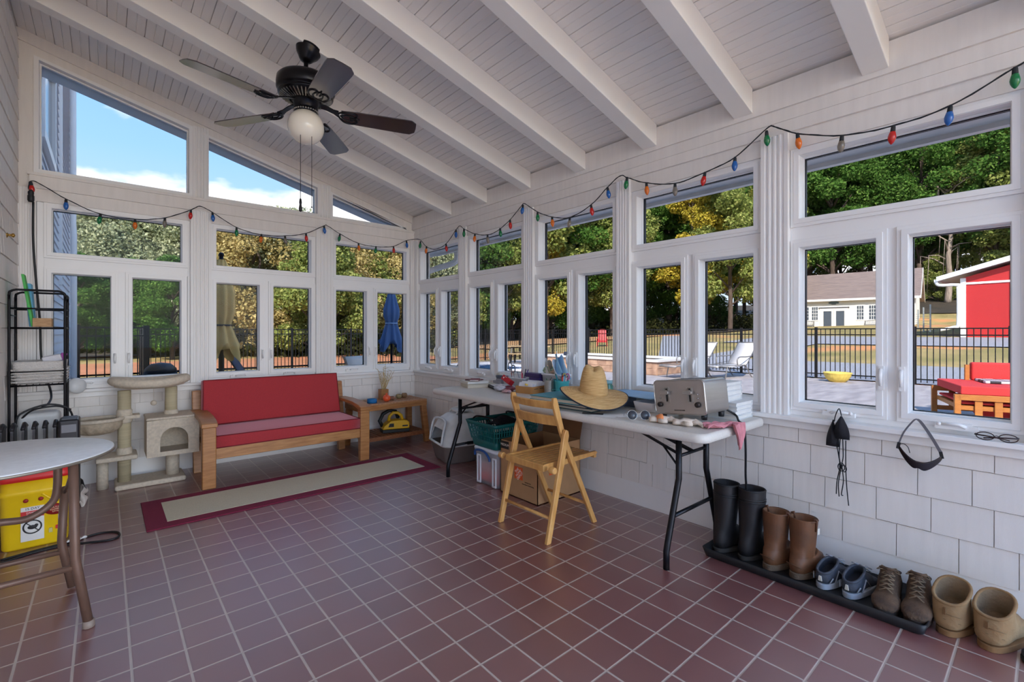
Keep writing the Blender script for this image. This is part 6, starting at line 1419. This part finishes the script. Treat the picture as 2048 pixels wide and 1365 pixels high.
# picnic table
tk = wood('picnic_wood', (176,150,112), (140,116,84), .7); pm = M('picnic_frame', (40,34,30), .5)
t = thing('picnic_table', 'wooden picnic table with dark frame on the far side of the patio', 'table', (13.3,14.3,GZ), R(-50))
mb = MB()
for i in range(5): mb.box((-.95,-.36+.146*i,.70),(.95,-.36+.146*i+.13,.74))
mb.build('tabletop', tk, t, world=False)
for s_ in (-1,1):
    mb = MB(); mb.box((-.95,s_*.72-.13,.41),(.95,s_*.72+.13,.45)); mb.build('bench_seat', tk, t, world=False)
for x in (-.65,.65):
    for s_ in (-1,1):
        mb = MB(); mb.beam((x,s_*.25,.70),(x,s_*.52,.0), .06, .05); mb.build('leg', pm, t, world=False)
        mb = MB(); mb.beam((x,s_*.80,.40),(x,s_*.62,.0), .05, .05); mb.beam((x,s_*.62,.04),(x,s_*.52,.04), .05, .05); mb.build('bench_bracket', pm, t, world=False)
    mb = MB(); mb.beam((x,-.8,.39),(x,.8,.39), .05, .05); mb.build('cross_beam', pm, t, world=False)
# red chair on the slope
t = thing('red_chair', 'red plastic lawn chair on the grass beyond the fence', 'chair', (24.8,19.5,H(24.8,19.5)), R(215)); t.scale = (.72,.72,.72)
rp_ = M('chair_red', (214,56,60), .5, var=.05)
mb = MB(); mb.grid(lambda u, v: (-.32-.25*u, -.38+.76*v, .38+1.15*u - .35*max(0,abs(v-.5)-.25)*u), 8, 8, .04); mb.build('backrest', rp_, t, world=False)
mb = MB(); mb.box((-.40,-.38,.34),(.35,.38,.40)); mb.build('seat', rp_, t, world=False)
for s_ in (-1,1):
    mb = MB(); mb.box((-.45,s_*.46-.07,.62),(.42,s_*.46+.07,.66)); mb.build('armrest', rp_, t, world=False)
    mb = MB(); mb.box((.28,s_*.42-.04,0),(.38,s_*.42+.04,.63)); mb.build('leg', rp_, t, world=False); mb = MB(); mb.box((-.5,s_*.42-.04,0),(-.40,s_*.42+.04,.63)); mb.build('leg', rp_, t, world=False)
# closed parasols
def parasol(loc, H0, zt_, zk, zb, rr, col, col2, label, seed, band):
    t = thing('closed_parasol', label, 'parasol', loc); x0, y0 = loc[0], loc[1]
    m = M('parasol_%d' % col[0], col, .85, var=.06, bump=.1, bscale=60)
    def fn(u, v):
        a = 2*PI*u; z = zt_+(zb-zt_)*v; k = (zt_-zk)/(zt_-zb)
        r = rr*(.35+.65*min(1,v/.35)) if v < k*.6 else rr*(1-.30*math.exp(-((v-k)/.09)**2)) if v < k else rr*(.70+.95*((v-k)/(1-k))**.9 if v > k else 1)
        if v > k: r = rr*(.70+.80*((v-k)/(1-k)))
        f = 1+.20*math.sin(8*a+seed)*(.6+.4*v); zz = z + (.14*math.sin(4*a+seed) if v > .97 else 0)*((v-.97)/.03 if v > .97 else 0)
        return (x0+r*f*math.cos(a), y0+r*f*math.sin(a), zz)
    cn = MB().grid(fn, 96, 40).build('canopy', m, t)
    MB().lathe([(rr*.74,zk-.012),(rr*.84,zk-.012),(rr*.84,zk+.012),(rr*.74,zk+.012)], (x0,y0,0), 24).build('tie_strap', M('strap_' + band, (30,30,36) if band == 'dark' else col2, .7), t)
    MB().tube([(x0,y0,GZ+.06),(x0,y0,zt_+.05)], .026, 12).build('pole', black_metal, t); MB().ball((x0,y0,zt_+.07), .035).build('finial', black_metal, t)
    MB().lathe([(.001,0),(.28,0),(.28,.04),(.06,.07),(.05,.3),(.001,.3)], (x0,y0,GZ), 24).build('base', black_metal, t)
    return t
parasol((1.22,7.57,GZ), 0, 2.22, 1.31, .93, .15, (236,190,110), (236,190,110), 'closed mustard yellow parasol tied with dark strap outside the back windows', 1, 'dark')
parasol((4.62,9.25,GZ), 0, 2.10, 1.40, .92, .155, (72,98,138), (130,160,196), 'closed blue parasol outside the back windows by the room corner', 3, 'light')
# dark patio furniture below the back windows
nv = M('sling_navy', (44,54,78), .7, var=.1, bump=.1, bscale=200)
def sling(loc, rot, label, name='patio_chair', cat='chair', fm=black_metal, m=nv, long=False):
    t = thing(name, label, cat, loc, rot); L_ = 1.1 if long else .48
    mb = MB(); mb.grid(lambda u, v: (L_*u, -.27+.54*v, .40-.05*math.sin(PI*u)), 8, 2, .02); mb.build('seat', m, t, world=False)
    mb = MB(); mb.grid(lambda u, v: (-.02-.30*u, -.27+.54*v, .38+.52*u-.04*math.sin(PI*u)), 8, 2, .025); mb.build('backrest', m, t, world=False)
    mb = MB()
    for y in (-.29,.29): mb.tube([(-.34,y,.92),(-.02,y,.38),(L_,y,.40)], .016, 8)
    mb.build('frame', fm, t, world=False)
    for x in (.0,L_-.04):
        for y in (-.29,.29): MB().tube([(x,y,.40),(x,y,0)], .014, 8).build('leg', fm, t, world=False)
    return t
sling((2.02,9.65,GZ), R(-20), 'dark navy sling chair outside, seen past the left edge of the second casement')
sling((3.0,9.45,GZ), R(160), 'dark navy sling chair outside, squarely behind the red bench')
ta = thing('patio_table', 'dark outdoor table with blue cover behind the red bench', 'table', (1.55,8.3,GZ))
MB().box((1.05,7.95,.52),(2.0,8.75,.58)).build('tabletop', nv, ta, bevel=.02)
for x in (1.1,1.95):
    for y in (8.0,8.7): MB().tube([(x,y,GZ),(x,y,.52)], .02, 8).build('leg', black_metal, ta)
tw = M('lounger_teak', (150,108,76), .6, var=.15)
sling((3.72,8.4,GZ-.05), R(-70), 'wooden lounger with pale sling outside, left of the blue parasol', 'wooden_lounger', 'lounger', tw, M('sling_pale', (200,186,172), .7), True)
sling((6.1,9.1,GZ-.02), R(150), 'navy lounger outside, right of the blue parasol pole', 'patio_lounger', 'lounger', black_metal, nv, True)
t = thing('covered_grill', 'dark covered grill outside behind the cat tree perch', 'grill', (.62,8.6,GZ))
mb = MB(); mb.box((.42,8.4,GZ+.1),(.82,8.8,.62)); mb.build('body', black_plastic, t, bevel=.05, seg=3)
mb = MB(); mb.lathe([(.20,0),(.19,.08),(.12,.15),(.001,.17)], (.62,8.6,.60), 24); mb.build('lid', black_plastic, t)
for x in (.46,.78):
    for y in (8.44,8.76): MB().tube([(x,y,GZ),(x,y,GZ+.14)], .02, 8).build('leg', black_metal, t)
# ------------------------------------------------------------------ trees
def leaf_mat(name, cols, transl=.35):
    m = bpy.data.materials.new(name); m.use_nodes = True; nt = m.node_tree; N = nt.nodes; L = nt.links
    for n in list(N): N.remove(n)
    out = N.new('ShaderNodeOutputMaterial'); mix = N.new('ShaderNodeMixShader'); d = N.new('ShaderNodeBsdfDiffuse'); tr = N.new('ShaderNodeBsdfTranslucent')
    geo = N.new('ShaderNodeNewGeometry'); rp = N.new('ShaderNodeValToRGB'); e = rp.color_ramp.elements
    oi = N.new('ShaderNodeObjectInfo'); nz = N.new('ShaderNodeTexNoise'); nz.inputs['Scale'].default_value = .5; L.new(geo.outputs['Position'], nz.inputs['Vector'])
    ad = N.new('ShaderNodeMath'); ad.operation = 'MULTIPLY_ADD'; ad.inputs[1].default_value = .55; L.new(geo.outputs['Random Per Island'], ad.inputs[0])
    sb = N.new('ShaderNodeMath'); sb.operation = 'MULTIPLY'; sb.inputs[1].default_value = .45; L.new(nz.outputs['Fac'], sb.inputs[0]); L.new(sb.outputs[0], ad.inputs[2])
    n = len(cols)
    for i, c in enumerate(cols):
        q = e[i] if i < 2 else e.new(.5); 
    for i, q in enumerate(sorted(e, key=lambda k: k.position)): q.position = i/(n-1); q.color = (*lin(cols[i]), 1)
    L.new(ad.outputs[0], rp.inputs[0]); L.new(rp.outputs[0], d.inputs['Color']); L.new(rp.outputs[0], tr.inputs['Color'])
    mix.inputs[0].default_value = transl; L.new(d.outputs[0], mix.inputs[1]); L.new(tr.outputs[0], mix.inputs[2]); L.new(mix.outputs[0], out.inputs['Surface'])
    return m
bark = M('bark', (104,88,78), .95, rgb2=(66,54,48), scale=4, stretch=(3,3,.5), bump=.6, bscale=10); bark_p = M('bark_pale', (176,160,146), .9, rgb2=(120,106,96), scale=4, stretch=(3,3,.5), bump=.4, bscale=10)
def leaves_mesh(name, blobs, n, size, seed, mat, droop=.3):
    """leaf quads spread over the shells of many small clumps"""
    rg = np.random.default_rng(seed); B = np.array(blobs)
    w = (B[:,3]*B[:,4]); w = w/w.sum(); k = rg.choice(len(B), n, p=w)
    d = rg.normal(size=(n,3)); d /= np.linalg.norm(d, axis=1, keepdims=True); rad = rg.uniform(.25, 1.05, (n,1))**.5
    c = B[k,:3] + d*rad*np.c_[B[k,3], B[k,3], B[k,4]]
    nr = d*.5 + rg.normal(size=(n,3))*.65 + np.array([0,0,.35]); nr /= np.linalg.norm(nr, axis=1, keepdims=True)
    r_ = rg.normal(size=(n,3)); t1 = np.cross(nr, r_); t1 /= np.linalg.norm(t1, axis=1, keepdims=True); t2 = np.cross(nr, t1)
    s = size*rg.uniform(.6,1.3,(n,1)); a = t1*s*.5; b = t2*s*.36
    v = np.stack([c-a, c-b*.9+nr*s*.06, c+a, c+b*.9+nr*s*.06], 1).reshape(-1,3)
    me = bpy.data.meshes.new(name); me.vertices.add(n*4); me.vertices.foreach_set('co', v.ravel().astype(np.float32))
    me.loops.add(n*4); me.loops.foreach_set('vertex_index', np.arange(n*4, dtype=np.int32)); me.polygons.add(n)
    me.polygons.foreach_set('loop_start', np.arange(n, dtype=np.int32)*4)
    me.materials.append(mat); me.update(); me.validate(); return me
def tree_proto(nm, Ht, crown0, rad, n, size, seed, mats, trunk_r, tmat, nb=46, taper=.75):
    rnd = random.Random(seed); bl = []
    for i in range(nb):
        z = crown0 + (Ht-crown0)*rnd.random()**.85; f = (z-crown0)/(Ht-crown0)
        prof = math.sin(PI*min(1,max(.0,.12+f*.86)))**.7*(1-.25*f)
        r = rad*prof*math.sqrt(rnd.uniform(.25,1)); a = rnd.uniform(0,2*PI); s_ = rad*rnd.uniform(.22,.38)
        bl.append((r*math.cos(a), r*math.sin(a), z, s_, s_*.75))
    me = leaves_mesh('crown', bl, n, size, seed, mats)
    mb = MB(); rr = random.Random(seed+1)
    pts = [(rr.uniform(-.1,.1)*k, rr.uniform(-.1,.1)*k, Ht*.85*k/6 - (.4 if k == 0 else 0)) for k in range(7)]
    mb.tube(smooth_path(pts, 3), [trunk_r*(1.25 if k == 0 else 1-.8*k/18) for k in range(19)], 9)
    for b in bl[::3]:
        z0 = max(crown0*.8, b[2]-rad*.7); mb.tube([(0,0,z0),(b[0]*.5,b[1]*.5,(z0+b[2])/2+.1),(b[0],b[1],b[2])], [trunk_r*.42, trunk_r*.25, trunk_r*.08], 6)
    tme = bpy.data.meshes.new('trunk'); tme.from_pydata(mb.v, [], mb.f); tme.polygons.foreach_set('use_smooth', [True]*len(tme.polygons)); tme.materials.append(tmat); tme.update()
    return me, tme
green = leaf_mat('leaf_green', [(44,74,30),(84,122,54),(136,164,84)]); sage = leaf_mat('leaf_sage', [(112,122,92),(174,180,142),(230,228,192)]); gold = leaf_mat('leaf_gold', [(120,120,40),(188,172,66),(236,206,100)]); tawny = leaf_mat('leaf_tawny', [(130,120,70),(192,174,114),(230,208,152)]); lime = leaf_mat('leaf_lime', [(92,110,56),(144,156,84),(204,200,124)])
PT_ = {
 'broad': tree_proto('broad', 7.6, .5, 3.0, 27000, .18, 3, sage, .16, bark, 60),
 'tawny': tree_proto('tawny', 6.8, .4, 2.7, 26000, .17, 5, tawny, .14, bark, 56),
 'bush':  tree_proto('bush', 6.2, .2, 2.4, 24000, .17, 8, lime, .12, bark, 56),
 'tall':  tree_proto('tall', 21, 5.5, 4.6, 28000, .34, 11, green, .32, bark, 70),
 'tallg': tree_proto('tallg', 20, 3.5, 4.4, 27000, .32, 17, lime, .26, bark, 64),
 'gold':  tree_proto('gold', 15, 3.0, 3.6, 22000, .29, 23, gold, .2, bark_p, 54),
 'dark':  tree_proto('dark', 11, 1.4, 3.4, 26000, .25, 29, green, .22, bark, 60),
}
def tree(kind, x, y, label, group=None, s=1.0, rot=None, name='tree', hs_=1.0):
    t = thing(name, label, 'tree', (x,y,H(x,y)-.05), rot if rot is not None else (x*7.3+y*3.1) % 6.28, group); t.scale = (s,s,s*hs_)
    for nm, me in (('crown', PT_[kind][0]), ('trunk', PT_[kind][1])):
        o = bpy.data.objects.new(nm, me); C.objects.link(o); o.parent = t
    return t
def polar(px, d):
    a = (px-1024)/938.0; return d*(a*.7553+.6554), d*(a*-.6554+.7553)
# trees of the back yard, seen through the back windows from left to right
for kind, px, d, lb, s in (
  ('dark', 150, 21, 'dark green tree beside the house wing corner, behind the short fence panel', .42),
  ('broad', 215, 30, 'pale sage tree rising left in the first back window', 1.25),
  ('broad', 300, 31, 'broad sage green tree filling the first back window transom', 1.2),
  ('dark', 262, 23, 'dark leafy tree low behind the fence in the first back window', .42),
  ('dark', 345, 22, 'dark leafy tree behind the fence left of the mustard parasol', .42),
  ('broad', 398, 31, 'sage green tree standing behind the first fluted post', 1.15),
  ('tawny', 505, 26, 'large tawny olive tree behind the mustard parasol', 1.12),
  ('broad', 590, 28, 'grey-green tree right of the tawny tree in the middle back window', 1.10),
  ('bush', 645, 25, 'yellow-green tree behind the second fluted post', 1.05),
  ('tawny', 690, 30, 'rusty olive tree left in the third back window', 1.15),
  ('bush', 738, 31, 'bright green tree in the middle of the third back window', 1.22),
  ('tawny', 792, 32, 'bronze tree behind the blue parasol', 1.1),
  ('broad', 850, 34, 'pale green tree beyond the room corner post', 1.05)):
    tree(kind, *polar(px, d), lb, None, s)
# woodland edge through the long window wall
for kind, px, d, lb, s in (
  ('bush', 880, 35, 'pale leafy tree in the corner-most casement of the long wall', 1.25),
  ('dark', 925, 40, 'dark tree right of the pale tree behind the fence', 1.15),
  ('tallg', 1000, 43, 'tall yellow-green tree behind the second unit of the long window wall', .85),
  ('gold', 1085, 47, 'golden tinged tree above the picnic table', .95),
  ('tall', 1150, 48, 'tall dark tree above the straw hat', .95),
  ('tallg', 1225, 50, 'leafy mid-green tree right of the straw hat behind the mullion', .95),
  ('gold', 1385, 50, 'golden yellow tree in the fourth transom window above the steel toaster', 1.1),
  ('tallg', 1460, 46, 'mid-green leafy tree above the pale loungers', .92),
  ('gold', 1530, 54, 'yellowing tree behind the widest fluted post', 1.05),
  ('gold', 2010, 66, 'yellow-leaved tree above the red barn roof', 1.15),
  ('bush', 1875, 62, 'low yellow-green tree between white house and red barn', .95),
  ('bush', 1850, 66, 'bushy light green tree beside the white house gable', .9)):
    tree(kind, *polar(px, d), lb, None, s)
rnd = random.Random(12)
wl = 'tall green woodland tree standing in the wood on the hill beyond the fences'; wg = 'woodland trees on the hill'
for row, (d0, step) in enumerate(((56,4.6),(66,5.2),(78,6.2))):
    px = 905 + row*23
    while px < 2140:
        dd = d0 + rnd.uniform(-2,2) + (16 if 1570 < px < 1960 and row == 0 else 0) - (9 if px < 1150 else 0); x, y = polar(px, dd)
        if not (50 < x < 70 and 6 < y < 25) and not (36 < x < 56 and -9 < y < 6):
            tree('tall' if rnd.random() < .72 else 'tallg', x, y, wl, wg, rnd.uniform(.95,1.3), None, 'woodland_tree')
        px += step*938/dd/(1+((px-1024)/938)**2)**.5
ul = 'dense low dark tree in the understory of the wood on the hill'
px = 893
while px < 1600:
    dd = 59 + rnd.uniform(-2.5,2.5) - (11 if px < 1150 else 0); x, y = polar(px, dd)
    if not (50 < x < 70 and 5 < y < 25.5): tree('dark', x, y, ul, 'low trees under the wood', rnd.uniform(.8,1.15), None, 'understory_tree')
    px += 66
bl_ = 'background tree of the wood line far behind the back fence'
for i in range(13):
    x, y = polar(120+62*i, 40+rnd.uniform(-2,2)); tree(('broad','dark','tawny')[i % 3], x, y, bl_, 'far tree line behind the back yard', (1.35,.85,1.4)[i % 3], None, 'background_tree')
# bare vine-hung trees by the barn
for px, d, lb, h_ in ((1952,64,'bare pale trunk with hanging vines above the barn roof, left of two',19),(2002,68,'bare pale trunk with hanging vines above the barn roof, right of two',21),(1895,60,'pale bare trunk between white house and red barn',15)):
    x, y = polar(px, d); z0 = H(x, y); t = thing('bare_tree', lb, 'tree', (x,y,z0-.1)); r3 = random.Random(px)
    mb = MB(); mb.tube(smooth_path([(x+r3.uniform(-.5,.5)*k*.4, y+r3.uniform(-.5,.5)*k*.4, z0+h_*k/5) for k in range(6)], 4), [.38*(1-.75*k/20) for k in range(21)], 9); mb.build('trunk', bark_p, t)
    mb = MB()
    for i in range(26):
        z = z0+h_*r3.uniform(.3,1); a = r3.uniform(0,6.28); l = r3.uniform(1,3.2); p = Vector((x,y,z)); q = p+Vector((math.cos(a)*l, math.sin(a)*l, r3.uniform(.2,1.6)))
        mb.tube([p, (p+q)/2+Vector((0,0,.3)), q], [.10,.07,.03], 6)
        if i % 2: mb.tube([q, q+Vector((.2,.1,-2)), q+Vector((-.1,.2,-r3.uniform(3,6)))], [.03,.03,.015], 5)
    mb.build('branches', bark_p, t)
# undergrowth along the wood edge: too dense to count
rg = random.Random(31); bl = []
for i in range(520):
    px = rg.uniform(110, 2150); d = (rg.uniform(24.5,34) if px < 830 else rg.uniform(50,64) if px < 1560 else rg.uniform(68,84)); x, y = polar(px, d)
    if 36 < x < 58 and -9 < y < 7: continue
    s_ = rg.uniform(.5,1.3)*(1.0 if px < 830 else 1.5); bl.append((x, y, H(x,y)+s_*.3, s_*1.4, s_*.8))
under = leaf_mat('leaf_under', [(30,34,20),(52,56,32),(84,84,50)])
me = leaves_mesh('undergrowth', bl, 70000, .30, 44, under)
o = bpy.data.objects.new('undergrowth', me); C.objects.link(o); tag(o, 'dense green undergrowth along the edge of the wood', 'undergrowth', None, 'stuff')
# ------------------------------------------------------------------ camera, sky, sun, lamps
cam = bpy.data.cameras.new('Camera'); co = bpy.data.objects.new('Camera', cam); C.objects.link(co)
cam.sensor_width = 36; cam.lens = 938/2048*36; cam.shift_y = -18.5/2048
cam.clip_start = .02; cam.clip_end = 400
co.location = (0,0,1.22); co.rotation_euler = (PI/2, 0, -math.atan2(1081, 938*938/1081*1.0) if False else -math.atan2(.655382626870757, .7552970358713095))
bpy.context.scene.camera = co
wd = bpy.data.worlds.new('Sky'); bpy.context.scene.world = wd; wd.use_nodes = True
nt = wd.node_tree; N = nt.nodes; L = nt.links; bg = N['Background']
tc = N.new('ShaderNodeTexCoord'); sp = N.new('ShaderNodeSeparateXYZ'); L.new(tc.outputs['Generated'], sp.inputs[0])
gr = N.new('ShaderNodeValToRGB'); L.new(sp.outputs['Z'], gr.inputs[0])
e = gr.color_ramp.elements; e[0].position = 0; e[0].color = (.74,.84,.97,1); e[1].position = 1; e[1].color = (.10,.30,.78,1)
q = gr.color_ramp.elements.new(.3); q.color = (.33,.60,.95,1); q = gr.color_ramp.elements.new(.5); q.color = (.22,.47,.90,1)
mp = N.new('ShaderNodeMapping'); mp.inputs['Scale'].default_value = (1,1,2.2); mp.inputs['Location'].default_value = CLOUD
L.new(tc.outputs['Generated'], mp.inputs[0])
nz = N.new('ShaderNodeTexNoise'); nz.inputs['Scale'].default_value = 2.6; nz.inputs['Detail'].default_value = 9; nz.inputs['Roughness'].default_value = .52
L.new(mp.outputs[0], nz.inputs['Vector'])
# clouds thicken towards the horizon
mr = N.new('ShaderNodeMapRange'); mr.inputs['From Min'].default_value = .05; mr.inputs['From Max'].default_value = .75; mr.inputs['To Min'].default_value = .105; mr.inputs['To Max'].default_value = -.10
L.new(sp.outputs['Z'], mr.inputs['Value'])
ad = N.new('ShaderNodeMath'); ad.operation = 'ADD'; L.new(nz.outputs['Fac'], ad.inputs[0]); L.new(mr.outputs[0], ad.inputs[1])
cr = N.new('ShaderNodeValToRGB'); cr.color_ramp.elements[0].position = .525; cr.color_ramp.elements[1].position = .575
L.new(ad.outputs[0], cr.inputs[0])
mx = N.new('ShaderNodeMix'); mx.data_type = 'RGBA'; L.new(cr.outputs[0], mx.inputs[0]); L.new(gr.outputs[0], mx.inputs[6]); mx.inputs[7].default_value = (1.05,1.06,1.08,1)
L.new(mx.outputs[2], bg.inputs['Color']); bg.inputs['Strength'].default_value = SKY
sl = bpy.data.lights.new('Sun', 'SUN'); sl.energy = SUN; sl.angle = R(.6); sl.color = (1.0,.93,.82)
so = bpy.data.objects.new('Sun', sl); C.objects.link(so)
so.rotation_euler = Vector((.60,.44,-.62)).to_track_quat('-Z', 'Y').to_euler()
# added fill lamp behind the camera, no real fixture; skipped without power
for i, (x, y, z, p) in enumerate(((-.85,-1.9,1.6,LAMP),) if LAMP else ()):
    l = bpy.data.lights.new('CeilingLamp', 'POINT'); l.energy = p; l.shadow_soft_size = .2; l.color = (1.0,.95,.88)
    o = bpy.data.objects.new('CeilingLamp', l); C.objects.link(o); o.location = (x,y,z)
    o.visible_glossy = True
# unseen porch end left open to add sky fill; sampling portal for it
pl = bpy.data.lights.new('Daylight', 'AREA'); pl.shape = 'RECTANGLE'; pl.size = 4; pl.size_y = 3.2; pl.cycles.is_portal = True
po = bpy.data.objects.new('Daylight', pl); C.objects.link(po); po.location = (.9,-2.1,1.7); po.rotation_euler = (PI/2,0,0)
vs_ = bpy.context.scene.view_settings
vs_.view_transform = 'Standard'; vs_.look = 'None'; vs_.exposure = EXPO; vs_.gamma = 1.0; vs_.use_curve_mapping = False
bpy.context.scene.cycles.max_bounces = 10; bpy.context.scene.cycles.transparent_max_bounces = 16
bpy.context.scene.cycles.diffuse_bounces = 6
bpy.context.scene.cycles.sample_clamp_indirect = 6
